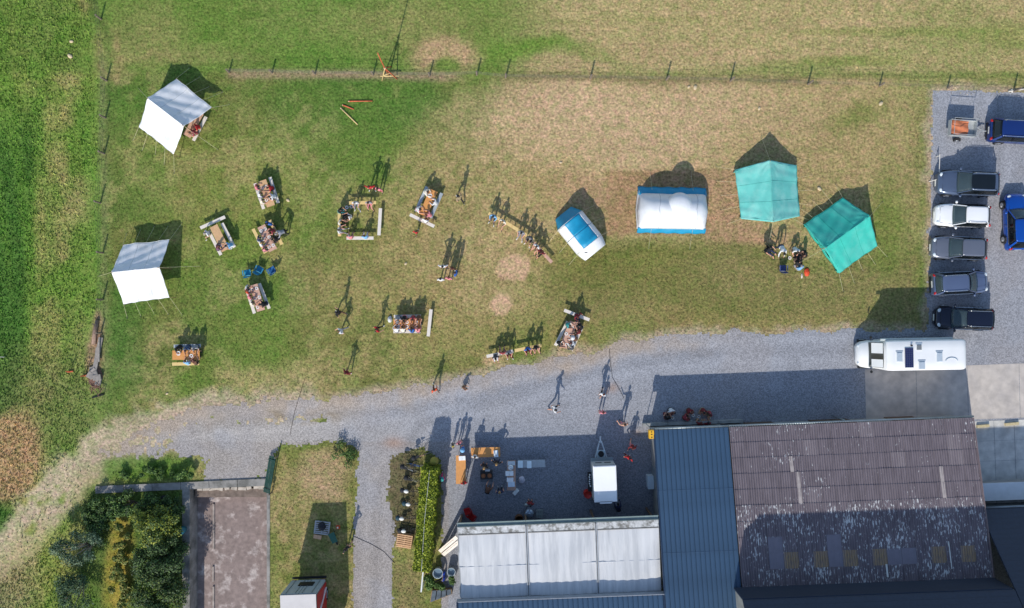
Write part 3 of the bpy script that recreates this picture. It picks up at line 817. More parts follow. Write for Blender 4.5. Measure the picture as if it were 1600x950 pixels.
face(9000, lambda: (lambda x, y: (x, y, 2.5 + .6 * bump_(x, y * 4) - .16 * abs(y / (HW / 2)) ** 4 + rs.normal(0, .035)))(rs.uniform(-HL / 2, HL / 2), rs.uniform(-HW / 2, HW / 2)), (0, 0, 1))
for s in (-1, 1):
    face(6500, lambda: (lambda x, z: (x, s * (HW / 2 + bump_(x, z) - .05 + rs.normal(0, .04)), z))(rs.uniform(-HL / 2, HL / 2), rs.uniform(.05, 2.48)), (0, s, .2))
    face(1100, lambda: (s * (HL / 2 + rs.normal(0, .05)), rs.uniform(-HW / 2, HW / 2), rs.uniform(.05, 2.48)), (s, 0, .2))
fo = leaf_cards('foliage', P, N, .075, HEDGE, hedge, 6); fo['kind'] = 'stuff'
MB().box((0, 0, 1.2), (HL - .2, HW - .28, 2.3)).build('inner_twigs', M('hedge_core', lin(56, 62, 30), .95, .3, 5), hedge)
for i in range(9):
    MB().tube([(-HL / 2 + .4 + i * .9, 0, 0), (-HL / 2 + .45 + i * .9, .03, 1.2)], [.05, .03], 6).build('stem', BARK, hedge)
MB().tube([(-HL / 2, .02, 2.58), (0, -.05, 2.6), (HL / 2, .03, 2.57)], .016, 6).build('top_wire', M('pale_wire', lin(200, 200, 190), .5), hedge)
wp, wq = W(662, 883, 2.2), W(658, 925, 2.2)
rail = thing('white_rail', 'white fence rail on posts at the south end of the hedge', 'rail', (wp.x, wp.y, 0))
d = wq - wp
MB().bar((0, 0, 2.2), (d.x, d.y, 2.2), .1, .1).build('rail', M('white_paint', lin(222, 222, 216), .5), rail)
for s in (.03, .97): MB().box((d.x * s, d.y * s, 1.08), (.09, .09, 2.16)).build('post', MATS['white_paint'], rail)

def bush(name, label, cat, px, py, rx, ry, hz, n, size, mats, seed, lumps=9, stems=5, bark=BARK, z0=.25):
    c = W(px, py, hz * .6); c.z = 0
    t = thing(name, label, cat, c)
    rs = np.random.RandomState(seed); rn = random.Random(seed)
    L = []
    for i in range(lumps):
        a = rn.uniform(0, 2 * PI); q = rn.uniform(.1, .95) ** .6
        L.append((q * rx * math.cos(a), q * ry * math.sin(a), rn.uniform(z0 + .3, hz * (1.0 - .35 * q)), rn.uniform(.16, .38) * min(rx, ry) + .1))
    pts = []; nr_ = []
    w = np.array([l_[3] ** 2 for l_ in L]); w /= w.sum()
    ch = rs.choice(len(L), n, p=w)
    for i in range(n):
        x, y, z, r_ = L[ch[i]]
        v = rs.normal(0, 1, 3); v /= np.linalg.norm(v)
        q = r_ * rs.uniform(.45, 1.08)
        p = np.array((x, y, z)) + v * q * np.array((1, 1, .8))
        p[2] = max(p[2], .04)
        pts.append(p); nr_.append(v + np.array((0, 0, .5)))
    f = leaf_cards('crown', pts, nr_, size, mats, t, seed + 1, .6); f['kind'] = 'stuff'
    for i in range(stems):
        x, y, z, r_ = L[i % len(L)]
        MB().tube([(x * .1, y * .1, 0), (x * .45 + rn.uniform(-.1, .1), y * .5, z * .55), (x * .95, y * .95, z)], [.07, .045, .015], 6).build('trunk' if i == 0 else 'branch', bark, t, True)
    return t
LV_B = [LEAF('bush_dark', 60, 84, 44), LEAF('bush_mid', 86, 110, 58), LEAF('bush_deep', 44, 62, 36)]
LV_Y = [LEAF('bush_yellow', 150, 154, 56), LEAF('bush_lime', 118, 132, 50), LEAF('bush_olive', 92, 104, 46)]
LV_G = [LEAF('grey_leaf', 120, 138, 108), LEAF('grey_leaf_dark', 80, 104, 76), LEAF('grey_leaf_deep', 54, 76, 54)]
LV_W = [LEAF('weed_green', 92, 120, 54), LEAF('weed_dark', 64, 90, 42)]
LV_O = [LEAF('ochre_grass', 142, 136, 66), LEAF('ochre_grass_mid', 114, 118, 54), LEAF('ochre_green', 96, 116, 52)]
bush('large_shrub', 'dense shrub with yellow green top beside the sunken yard wall', 'shrub', 243, 822, 1.75, 1.4, 2.6, 8000, .075, LV_Y + LV_B[:2], 21, 26, 8)
bush('large_shrub', 'dark dense shrub south of the yellow green shrub', 'shrub', 248, 870, 1.9, 1.75, 2.3, 9500, .075, LV_B, 22, 30, 8)
bush('large_shrub', 'dark shrub at the bottom edge beside the sunken yard wall', 'shrub', 245, 930, 1.95, 1.85, 2.2, 9500, .075, LV_B + [LV_Y[2]], 23, 30, 8)
bush('fruit_tree', 'small grey leaved tree with pale crooked branches left of the shrubs', 'tree', 128, 858, 2.2, 1.1, 2.6, 4200, .06, LV_G, 24, 22, 12, PALEBARK, .9)
bush('fruit_tree', 'small dark tree at the bottom left below the grey leaved tree', 'tree', 112, 925, 1.4, 1.6, 2.7, 4200, .065, LV_G[1:] + LV_B[:1], 25, 20, 9, PALEBARK, .9)
bush('weed_clump', 'dark green weeds in the shade below the stone coping', 'weeds', 165, 800, 1.7, .8, .9, 2600, .08, LV_W + LV_B[:1], 26, 10, 2)
bush('bramble', 'bramble thicket added to deepen the shade under the coping left of the old tyre', 'shrub', 205, 788, 2.2, .85, 1.3, 4200, .075, LV_B + LV_W, 41, 22, 4, BARK, .1)  # dark brambles added among the weeds to deepen the shade below the coping
bush('bramble', 'bramble thicket added to deepen the shade between the coping and the yellow green shrub', 'shrub', 262, 796, 1.3, .8, 1.5, 3200, .075, LV_B + LV_W[1:], 42, 18, 4, BARK, .1)
bush('bramble', 'bramble added to deepen the shade at the west end of the coping', 'shrub', 146, 800, .8, 1.2, 1.2, 2200, .075, LV_B + LV_W, 43, 14, 3, BARK, .1)
bush('bramble', 'undergrowth added to deepen the shade between the grey leaved tree and the ochre grass', 'shrub', 152, 832, .9, 1.0, 1.1, 2400, .07, LV_W + LV_B, 44, 14, 3, BARK, .1)
bush('weed_clump', 'ochre tall grass clump between the tree and the shrubs', 'weeds', 188, 850, .7, 1.7, .8, 2600, .09, LV_O, 27, 12, 2)
bush('weed_clump', 'ochre tall grass clump at the bottom edge', 'weeds', 188, 920, .8, 1.7, .8, 2600, .09, LV_O, 28, 12, 2)
bush('weed_clump', 'green weeds around the two tubs west of the annex', 'weeds', 690, 908, 1.5, .6, .7, 2600, .075, LV_W, 29, 10, 2)
bush('weed_clump', 'spiky green plant on the bank above the coping', 'weeds', 288, 742, .8, .45, .7, 900, .09, LV_W, 30, 6, 2)
bush('weed_clump', 'green weeds on the bank left of the spiky plant', 'weeds', 225, 738, 2.6, .45, .35, 2600, .07, LV_W, 31, 14, 2, BARK, .02)
bush('young_shrub', 'thin dark bush on the verge beside the drive mouth', 'shrub', 538, 712, .9, 1.1, .6, 1200, .06, LV_W, 32, 9, 3, BARK, .1)

# ================================================================ fences
POST = M('grey_post', lin(120, 108, 96), .9, .25, 6)
WIRE = M('fence_wire', lin(92, 92, 90), .5, metal=.6)
def fence(label, posts, hs, name='wire_fence', wires=(.35, .62, .88), kinks=False):
    o = W(*posts[0]); t = thing(name, label, 'fence', o)
    pp = [W(*p) - o for p in posts]
    for p, h in zip(pp, hs):
        m = MB(); m.tube([(p.x, p.y, -.1), (p.x + .015, p.y, h * .6), (p.x + .02, p.y + .01, h)], [.075, .07, .065], 7); m.build('post', POST, t)
    for z in wires:
        pts = []
        for a, b in zip(pp[:-1], pp[1:]):
            for s in (0, .5):
                q = a.lerp(b, s); pts.append((q.x, q.y, z - (.03 if s else 0)))
        pts.append((pp[-1].x, pp[-1].y, z))
        MB().tube(pts, .007, 4).build('wire', WIRE, t)
    return t
fp = [(358, 113), (425, 114), (492, 116), (583, 117), (671, 119), (745, 117), (790, 121.5), (922, 123), (1041, 125), (1141, 127), (1262, 132), (1374, 134), (1480, 138), (1583, 143), (1680, 146)]
fence('wire fence on thin posts along the north side of the camping field', fp, [.7, .75, .8, .8, .85, .9, 1.0, 1.0, 1.02, 1.05, 1.0, .75, .7, 1.0, 1.0])
fs_ = [(150, -60), (158, 30), (167, 126), (165, 184), (163, 240), (157, 317), (161, 395), (161, 468), (158, 520)]
fence('wire fence on thin posts along the west side past the white tents', fs_, [.9, .9, .95, .95, .95, 1.0, 1.0, 1.0, .8])
# ================================================================ tents
CANVAS_W = M('white_canvas', lin(243, 243, 244), .85, .05, 2, bump=.3, bscale=7, rgb2=lin(214, 214, 208), mixscale=.7, lo=.55, hi=.75)
CANVAS_TEAL = M('teal_canvas', lin(112, 206, 196), .85, .06, 1.5, bump=.3, bscale=7, rgb2=lin(138, 212, 202), mixscale=.8)
CANVAS_GREEN = M('sea_green_canvas', lin(62, 196, 178), .85, .06, 1.5, bump=.3, bscale=7, rgb2=lin(84, 196, 180), mixscale=.8)
NYLON_B = M('blue_nylon', lin(22, 152, 194), .5, .08, 3, bump=.2, bscale=8)
NYLON_W = M('white_nylon', lin(240, 241, 243), .6, .04, 3, bump=.15, bscale=8)
ROPE = M('pale_rope', lin(206, 196, 160), .8, .1)
POLE = M('tent_pole_wood', lin(150, 122, 88), .7, .2, 5)
PEG = M('steel_peg', lin(150, 150, 150), .4, metal=.8)
for _m, _f in ((CANVAS_W, .14), (CANVAS_TEAL, .15), (CANVAS_GREEN, .15), (NYLON_W, .15), (NYLON_B, .15)):
    _n = _m.node_tree.nodes; _l = _m.node_tree.links; _p = _n['Principled BSDF']
    _t = _n.new('ShaderNodeBsdfTranslucent'); _x = _n.new('ShaderNodeMixShader'); _x.inputs[0].default_value = _f
    _l.new(_p.inputs['Base Color'].links[0].from_socket, _t.inputs['Color'])
    _l.new(_p.outputs[0], _x.inputs[1]); _l.new(_t.outputs[0], _x.inputs[2]); _l.new(_x.outputs[0], _n['Material Output'].inputs['Surface'])
wr = random.Random(9)
SEAMS = {'white_canvas': M('white_seam', lin(206, 208, 206), .8), 'teal_canvas': M('teal_seam', lin(84, 176, 166), .8), 'sea_green_canvas': M('green_seam', lin(36, 160, 144), .8)}
def canvas(name, A, B, C, D, mat, parent, sag=.09, seed=0, nu=44, nv=24, scallop=.0):
    """cloth between ridge A-B and eave D-C with sag and stretch folds"""
    A, B, C, D = map(Vector, (A, B, C, D))
    n = (B - A).cross(D - A).normalized()
    if n.z < 0: n = -n
    ph = seed * 1.7
    def fn(s, t):
        p = A.lerp(B, s).lerp(D.lerp(C, s), t)
        bow = -sag * 4 * t * (1 - t) * (.5 + 2 * s * (1 - s)) - sag * .45 * 4 * s * (1 - s) * (1 - t)
        rad = math.atan2(t + .02, s + .02); rad2 = math.atan2(t + .02, 1.02 - s)
        fold = .02 * math.sin(s * 27 + ph + 3 * t + 1.5 * math.sin(s * 7)) * (t * .8 + .2) + .04 * math.sin(s * 9 + ph * 2 - 4 * t) * t + .02 * math.sin(s * 13 - t * 17 + ph) + .035 * math.sin(rad * 16) * max(0, 1 - 2.2 * math.hypot(s, t)) + .035 * math.sin(rad2 * 15) * max(0, 1 - 2.2 * math.hypot(1 - s, t))
        e = scallop * t * abs(math.sin(s * PI * 4))
        return p + n * (bow + fold) + (A - D).normalized() * e * .4
    m = MB(); m.grid(fn, nu, nv)
    o = m.build(name, mat, parent, True)
    md = o.modifiers.new('thickness', 'SOLIDIFY'); md.thickness = .012; md.offset = 0
    for q in (.34, .67):
        MB().tube([fn(q, k / 12) + n * .012 for k in range(13)], .013, 5).build('seam', SEAMS[mat.name], o)
    MB().tube([fn(k / 20, 1.0) + n * .008 for k in range(21)], .016, 5).build('hem', SEAMS[mat.name], o)
    return o
def guy(parent, a, b):
    MB().tube([a, b], .009, 5).build('guy_line', ROPE, parent)
    bx = Vector(b); MB().tube([bx + Vector((0, 0, .16)), bx + Vector((0, 0, -.08))], .016, 5).build('peg', PEG, parent)

def ridge_tent(name, label, r0, r1, n0, n1, s0, s1, zr, ze, mat, guys, closed=False, sag=.1, wallmat=None):
    """pixel corners: ridge r0-r1, north eave n0-n1, south eave s0-s1"""
    R0, R1 = W(*r0, zr), W(*r1, zr)
    N0, N1, S0, S1 = W(*n0, ze), W(*n1, ze), W(*s0, ze), W(*s1, ze)
    o = ((R0 + R1) / 2).copy(); o.z = 0
    t = thing(name, label, 'tent', o)
    R0, R1, N0, N1, S0, S1 = [p - o for p in (R0, R1, N0, N1, S0, S1)]
    canvas('canvas_panel', R0, R1, N1, N0, mat, t, sag, 1, scallop=.06)
    canvas('canvas_panel', R1, R0, S0, S1, mat, t, sag, 3, scallop=.06)
    MB().tube([R0 + Vector((0, 0, .01)), (R0 + R1) / 2 - Vector((0, 0, sag * .4)), R1 + Vector((0, 0, .01))], .022, 6).build('ridge_seam', mat, t)
    for p in (R0, R1):
        q = p.lerp((R0 + R1) / 2, .04)
        MB().tube([(q.x, q.y, 0), (q.x, q.y, p.z + .1)], .03, 8).build('pole', POLE, t)
    if closed:
        wm = wallmat or mat
        for a, b, c in ((R0, N0, S0), (R1, N1, S1)):
            ins = ((R0 + R1) / 2 - a) * .06
            a2, b2, c2 = a + ins - Vector((0, 0, .04)), b + ins, c + ins
            m = MB()
            cen = (b2 + c2) / 2
            def fn(s, tt, a2=a2, b2=b2, c2=c2):
                p = a2.lerp(b2.lerp(c2, s), tt) if tt < .72 else None
                if p is None:
                    q = a2.lerp(b2.lerp(c2, s), .72 + (tt - .72)); p = q
                w = .05 * math.sin(s * 17) * tt
                return p + ins.normalized() * (-w if ins.length else 0)
            m.grid(fn, 12, 10)
            # skirt down to the ground
            m.grid(lambda s, tt: (lambda e: Vector((e.x, e.y, e.z * (1 - tt))) + ins.normalized() * .04 * math.sin(s * 17))(b2.lerp(c2, s)), 12, 3)
            w_ = m.build('end_wall', wm, t, True); md = w_.modifiers.new('thickness', 'SOLIDIFY'); md.thickness = .012
        for a, b in ((N0, N1), (S0, S1)):
            m = MB(); i2 = ((R0 + R1) / 2 - (a + b) / 2) * .10
            m.grid(lambda s, tt: (lambda e: Vector((e.x + i2.x, e.y + i2.y, (ze + .05) * (1 - tt))) + Vector((0, .03 * math.sin(s * 21), 0)))(a.lerp(b, s)), 14, 3)
            w_ = m.build('side_wall', wm, t, True); md = w_.modifiers.new('thickness', 'SOLIDIFY'); md.thickness = .012
    else:
        for p in (N0, N1, S0, S1):
            MB().tube([(p.x, p.y, 0), (p.x, p.y, p.z + .05)], .022, 6).build('pole', POLE, t)
    for a0, a1, out, f in guys:
        pass
    for (e0, e1) in ((N0, N1), (S0, S1)):
        nrm = ((e0 + e1) / 2 - (R0 + R1) / 2); nrm.z = 0; nrm.normalize()
        for k in range(5):
            p = e0.lerp(e1, k / 4)
            q = p + nrm * wr.uniform(1.0, 1.5) + (e1 - e0).normalized() * (k - 2) * .18
            guy(t, p, (q.x, q.y, 0))
    for p, q in ((R0, R1), (R1, R0)):
        d = (p - q); d.z = 0; d.normalize(); e = p + d * 2.2
        guy(t, p, (e.x, e.y, 0))
    return t
ridge_tent('canopy_tent', 'white ridge canopy over a picnic table in the upper left corner', (230, 153), (287, 197), (275.5, 122.5), (331, 168), (217, 198), (271.5, 241), 2.28, 1.08, CANVAS_W, [], sag=.14)
ridge_tent('canopy_tent', 'empty white ridge canopy beside the west fence', (174, 425.5), (249, 418), (192, 382.5), (265, 374.5), (193, 475), (265, 464.5), 2.3, 1.08, CANVAS_W, [], sag=.08)
ridge_tent('patrol_tent', 'pale turquoise ridge tent with its ridge running north to south', (1203, 250), (1208, 347), (1148, 265), (1158, 342), (1244, 258), (1249, 338), 1.75, .5, CANVAS_TEAL, [], closed=True, sag=.06)
ridge_tent('patrol_tent', 'sea green ridge tent standing askew beside the seated group', (1289, 388), (1360, 337), (1256, 351), (1317, 309), (1311, 427), (1370.5, 384), 1.85, .5, CANVAS_GREEN, [], closed=True, sag=.06)

# ---- blue and white tunnel tent
a0, a1 = W(880, 333), W(930, 395)
ax_ = a1 - a0; AL = ax_.length
tun = thing('tunnel_tent', 'tunnel tent with a bright blue roof stripe and white sides', 'tent', a0, math.atan2(ax_.y, ax_.x))
def tunnel(s, th_):
    # s along the axis 0 back .. 1 front, th_ 0..pi over the arch
    w_ = 1.22 * (0.80 + .35 * min(1, s / .2) - .15) if s < .2 else 1.22 * (1 - .18 * max(0, (s - .75) / .25) ** 2)
    h_ = 1.75 * (min(1, .25 + s / .22 * .75) if s < .22 else 1.0 - .42 * max(0, (s - .72) / .28) ** 1.5)
    h_ *= 1 - .05 * abs(math.sin((s - .22) / .26 * PI)) if .22 < s < .74 else 1
    c, sn = math.cos(th_), math.sin(th_)
    return Vector((s * AL, w_ * math.copysign(abs(c) ** .8, c) * -1, h_ * abs(sn) ** .75 + .012 * math.sin(s * 40 + th_ * 5)))
def tpanel(name, s0, s1, t0, t1, mat, nu=16, nv=12):
    m = MB(); m.grid(lambda a, b: tunnel(s0 + (s1 - s0) * a, t0 + (t1 - t0) * b), nu, nv)
    o = m.build(name, mat, tun, True); md = o.modifiers.new('thickness', 'SOLIDIFY'); md.thickness = .01
tpanel('back_panel', 0.0, .2, 0, PI, NYLON_B)
tpanel('roof_stripe', .2, .5, R(62), R(122), NYLON_B); tpanel('roof_stripe', .5, .8, R(62), R(122), NYLON_B)
tpanel('side_panel', .2, .8, 0, R(62), NYLON_W); tpanel('side_panel', .2, .8, R(122), PI, NYLON_W)
tpanel('front_panel', .8, 1.0, 0, PI, NYLON_W)
for s in (.2, .5, .8):
    MB().tube([tunnel(s, PI * k / 16) * 1.0 + Vector((0, 0, .02)) for k in range(17)], .018, 6).build('arch_pole', M('arch_sleeve', lin(40, 120, 160) if s == .5 else lin(190, 200, 205), .5) if False else M('arch_sleeve_%d' % int(s * 10), lin(20, 100, 150) if s == .5 else lin(200, 205, 210), .5), tun)
for k, (x, y) in enumerate(((AL * .86, .5), (AL * .86, -.6))):
    MB().ball((x, y, 1.25), (.16, .2, .08), 8, 4).build('vent_flap', M('vent_mesh', lin(80, 84, 88), .8), tun)
for s, sd in ((.2, 1), (.2, -1), (.5, 1), (.5, -1), (.8, 1), (.8, -1)):
    p = tunnel(s, R(40) if sd < 0 else R(140)); guy(tun, p, (p.x + .25, p.y + sd * 1.25, 0))

# ---- white house tent on a blue groundsheet
e0 = W(1048.5, 329); HA, HB = 2.62, 1.72
hs_ = thing('dome_tent', 'large white tent with blue ground skirts and a domed middle', 'tent', e0, R(-1.0))
def dome(x, y):
    a = abs(x / HA); b = abs(y / (HB - .15 + .12 * a))
    return 2.05 * max(0, 1 - a ** 5) ** .5 * max(0, 1 - min(1, b) ** 2.1) ** .62 + .02 * math.sin(x * 6 + y * 2) * (1 - b)
m = MB()
def dfn(s, t):
    x = (s * 2 - 1) * (HA - .02); b = (t * 2 - 1)
    y = b * (HB - .36) - .13
    z = max(.42, dome(x, b * (HB - .2)))
    point = .18 * (1 - abs(b)) * (abs(x) / HA) ** 6 * math.copysign(1, x)
    return (x + point, y, z)
m.grid(dfn, 36, 24); o = m.build('roof_canvas', NYLON_W, hs_, True); md = o.modifiers.new('thickness', 'SOLIDIFY'); md.thickness = .01
for sd in (-1, 1):
    m = MB()
    m.grid(lambda s, t: ((s * 2 - 1) * (HA + .04) * (1 + .0 * t), sd * (HB - (.58 if sd > 0 else .30) + (.68 if sd > 0 else .36) * t + .03 * math.sin(s * 31) * t), .46 * (1 - t) ** .7 + .03 + .02 * math.sin(s * 23 + t * 5)), 30, 5)
    o = m.build('ground_skirt', NYLON_B, hs_, True); md = o.modifiers.new('thickness', 'SOLIDIFY'); md.thickness = .012
    m = MB()
    m.grid(lambda s, t: (sd * (HA - .05 + .1 * t + .12 * (1 - abs(s * 2 - 1))), (s * 2 - 1) * (HB - .25), .45 * (1 - t) + .02), 12, 3)
    o = m.build('end_skirt', NYLON_W, hs_, True); md = o.modifiers.new('thickness', 'SOLIDIFY'); md.thickness = .012
m = MB(); m.lathe([(1.0, 1.3), (.96, 1.7), (.82, 1.98), (.6, 2.16), (.3, 2.28), (.03, 2.3)], (.32, .22, 0), 24); m.build('vent_dome', NYLON_W, hs_, True)
for (x, sd) in ((-1.3, 1), (1.55, 1), (-1.3, -1), (1.55, -1)):
    pts = [(x + .2 * math.sin(k / 24 * PI), sd * k / 12 * .98) for k in range(13)]
    MB().tube([(q[0], q[1] * (HB - .36) - .13, max(.42, dome(q[0], q[1] * (HB - .2))) + .02) for q in pts], .016, 5).build('arch_pole', M('grey_sleeve', lin(176, 184, 192), .6), hs_)
for x in (-1.6, 1.6):
    for sd in (-1, 1): guy(hs_, (x, sd * (HB - .2), .5), (x - .1, sd * (HB + 1.3), 0))

# ================================================================ tables and benches
ORANGE = M('orange_table_wood', lin(214, 150, 84), .5, .12, 4, stretch=(1, 5, 1))
TANWOOD = M('tan_table_wood', lin(206, 166, 122), .6, .14, 4, stretch=(1, 5, 1))
PINKWOOD = M('worn_table_wood', lin(200, 160, 138), .6, .2, 4, stretch=(1, 5, 1))
PALEWOOD = M('pale_bench_wood', lin(226, 216, 204), .5, .08, 4, stretch=(1, 5, 1))
YELLOWWOOD = M('yellow_bench_wood', lin(226, 196, 132), .5, .1, 4, stretch=(1, 5, 1))
GREYTOP = M('grey_table_top', lin(168, 176, 180), .5, .1, 4)
STEEL_G = M('green_steel_leg', lin(52, 84, 62), .5, metal=.3)
TBL = {}
def board_on_legs(kind, mat, L, Wd, H):
    """meshes of a folding beer-garden table or bench: board with battens, two folding leg frames"""
    key = (kind, mat.name, L, Wd)
    if key in TBL: return TBL[key]
    top = MB(); top.box((0, 0, H - .014), (L, Wd, .028))
    for s in (-1, 1): top.box((s * L * .38, 0, H - .045), (.06, Wd * .86, .03))
    lg_ = MB(); w = Wd * .42; x = 0
    for s in (-1, 1): lg_.tube([(0, s * w * .75, H - .06), (.03, s * w, .0)], .014, 6)
    lg_.tube([(.028, -w, .02), (.028, w, .02)], .014, 6); lg_.tube([(.01, -w * .8, H * .55), (.01, w * .8, H * .55)], .012, 6)
    br = MB(); br.tube([(.0, 0, H * .5), (-.35, 0, H - .05)], .01, 5)
    TBL[key] = (top.mesh('tabletop' if kind == 't' else 'seat_board', mat), lg_.mesh('leg_frame', STEEL_G, True), br.mesh('brace', STEEL_G))
    return TBL[key]
BENCHES = []
def furniture(kind, a, b, mat, label, group, L=None, Wd=None, z=0.0):
    H = .76 if kind == 't' else .47
    A, B = W(*a, H), W(*b, H); c = (A + B) / 2; c.z = z; d = B - A
    L = L or 2.1; Wd = Wd or (.64 if kind == 't' else .25)
    t = thing('beer_table' if kind == 't' else 'beer_bench', label, 'table' if kind == 't' else 'bench', c, math.atan2(d.y, d.x), group)
    tm, lm, bm = board_on_legs(kind, mat, L, Wd, H)
    link('tabletop' if kind == 't' else 'seat_board', tm, t)
    for s in (-1, 1):
        l_ = link('leg_frame', lm, t, (s * L * .38, 0, 0), 0 if s > 0 else PI)
        link('brace', bm, l_)
    if kind == 'b':
        BENCHES.append((c.copy(), d.normalized(), L))
    return t
GT, GB = 'folding tables set out on the field', 'folding benches set out on the field'
T = lambda a, b, m, lb, **k: furniture('t', a, b, m, lb, k.pop('g', GT), **k)
Bn = lambda a, b, m, lb, **k: furniture('b', a, b, m, lb, k.pop('g', GB), **k)
# table 0 under the canopy
T((293, 210), (311, 178), PINKWOOD, 'worn folding table half under the upper left white canopy')
Bn((281, 203), (299, 170), PALEWOOD, 'pale bench behind the table under the upper left white canopy')
Bn((304, 216), (320, 186), PALEWOOD, 'pale bench on the open side of the table under the upper left canopy')
# table 1
T((409.8, 283), (423, 321), TANWOOD, 'tan folding table with people in pink, white and red, north of the blue chairs')
Bn((421.8, 277), (434.5, 317), PALEWOOD, 'pale bench where the person in red sits, northmost table of the left cluster')
Bn((398.5, 287), (411.7, 326), PALEWOOD, 'pale bench where the person in pink sits, northmost table of the left cluster')
# table 2
T((334, 354), (352, 390), TANWOOD, 'tan folding table half empty, between three pale benches right of the west canopy')
Bn((313.5, 356), (351, 339), PALEWOOD, 'pale empty bench lying across the north end of the half empty tan table')
Bn((347, 349), (366, 386), PALEWOOD, 'pale bench on the right long side of the half empty tan table')
Bn((326, 361), (345, 398), PALEWOOD, 'pale bench on the left long side of the half empty tan table')
# table 3
T((408, 353), (427, 391), PINKWOOD, 'crowded worn folding table just north of the three blue camp chairs')
Bn((396, 359), (414, 394), YELLOWWOOD, 'yellow bench on the left of the crowded table above the blue chairs')
Bn((422, 345), (440, 381), YELLOWWOOD, 'yellow bench on the right of the crowded table above the blue chairs')
# table 4
T((395.7, 444.5), (408, 486), PINKWOOD, 'worn folding table south of the three blue camp chairs')
Bn((405, 443), (420.5, 482), PALEWOOD, 'grey pale bench with one dark haired sitter, south of the blue camp chairs')
Bn((384, 448), (398, 491), PALEWOOD, 'pale bench on the left of the table south of the blue camp chairs')
# table 5
T((269, 555), (312, 555), ORANGE, 'orange folding table standing alone at the lower left of the field', Wd=.72)
Bn((271, 541), (314, 540), GREYTOP, 'grey bench on the north side of the lone orange table')
Bn((269, 569), (311, 568), YELLOWWOOD, 'yellow bench on the south side of the lone orange table')
# ring of benches
Bn((545, 317), (588, 316.5), YELLOWWOOD, 'yellow bench on the north side of the bench square')
Bn((530, 327), (530.5, 369), YELLOWWOOD, 'yellow bench on the west side of the bench square')
Bn((541, 372), (584, 372), PALEWOOD, 'pale bench on the south side of the bench square')
Bn((594.5, 325), (592, 368), PALEWOOD, 'empty pale bench on the east side of the bench square')
# table 6
T((678, 297), (660.5, 337), ORANGE, 'bright orange folding table with benches on three sides, mid field')
Bn((667, 292), (650, 330), GREYTOP, 'grey bench on the left of the bright orange mid field table')
Bn((690, 302), (673, 340), GREYTOP, 'grey bench on the right of the bright orange mid field table')
Bn((640, 335), (679, 354), PALEWOOD, 'pale bench across the south end of the bright orange mid field table')
# row of benches facing south-west
Bn((763, 333), (801, 354), YELLOWWOOD, 'tan bench at the upper end of the slanting bench row')
Bn((799, 353), (836, 376), YELLOWWOOD, 'pale yellow bench in the middle of the slanting bench row')
Bn((833, 378), (863, 411), PINKWOOD, 'reddish bench at the lower end of the slanting bench row beside the tunnel tent')
# table 7
T((614, 507), (658, 507), ORANGE, 'orange folding table crowded on both sides, lower mid field', Wd=.8)
Bn((615, 494.5), (658, 494), PALEWOOD, 'bench on the north side of the crowded orange table')
Bn((614, 518), (657.5, 518), PALEWOOD, 'white bench on the south side of the crowded orange table')
Bn((673.5, 483), (669, 526), PALEWOOD, 'empty white bench upright beside the crowded orange table')
# row at the gravel edge
Bn((760, 557), (802, 548.5), PALEWOOD, 'white bench at the left of the row beside the gravel edge')
Bn((804, 548), (846, 539.5), YELLOWWOOD, 'pale bench at the right of the row beside the gravel edge')
# table 8
T((897, 502), (879, 544), PINKWOOD, 'crowded worn folding table nearest the gravel edge')
Bn((881, 484.5), (921.5, 500), PALEWOOD, 'pale bench lying across above the crowded table nearest the gravel')
Bn((888, 501), (867, 541.5), PALEWOOD, 'grey pale bench on the left of the crowded table nearest the gravel')
Bn((911, 508), (892, 549), PALEWOOD, 'bench on the right of the crowded table nearest the gravel')
# courtyard kitchen
KT = 'kitchen tables in the courtyard'
T((735.5, 707.5), (782, 706), ORANGE, 'orange table standing east to west at the edge of the courtyard shade', g=KT, L=2.25, Wd=.75)
T((720, 711), (720, 757), ORANGE, 'orange table standing north to south beside the lit gravel strip', g=KT, L=2.2, Wd=.75)
T((799, 719), (799, 767), PINKWOOD, 'wooden kitchen table covered with boxes and a white pot', g=KT, L=2.3, Wd=.66)
T((808, 725), (853, 724), GREYTOP, 'grey serving table with trays beside the box covered table', g=KT, L=2.1, Wd=.58)
# two folded benches leaning at the annex
for (a, b, lb) in (((714, 839), (687, 862), 'white board leaning on the annex wall, upper of two'), ((719, 845), (692, 867), 'white board leaning on the annex wall, lower of two')):
    p, q = W(*a, 1.6), W(*b, .03); c = (p + q) / 2
    t = thing('leaning_board', lb, 'board', (q.x, q.y, 0), 0, 'boards leaning on the annex')
    MB().bar(Vector((0, 0, .02)), p - Vector((q.x, q.y, 0)), .3, .03).build('board', PALEWOOD, t)
    MB().bar(Vector((0, 0, .05)) + (p - Vector((q.x, q.y, 0))) * .2, (p - Vector((q.x, q.y, 0))) * .8 + Vector((0, 0, .05)), .05, .04).build('batten', PALEWOOD, t)
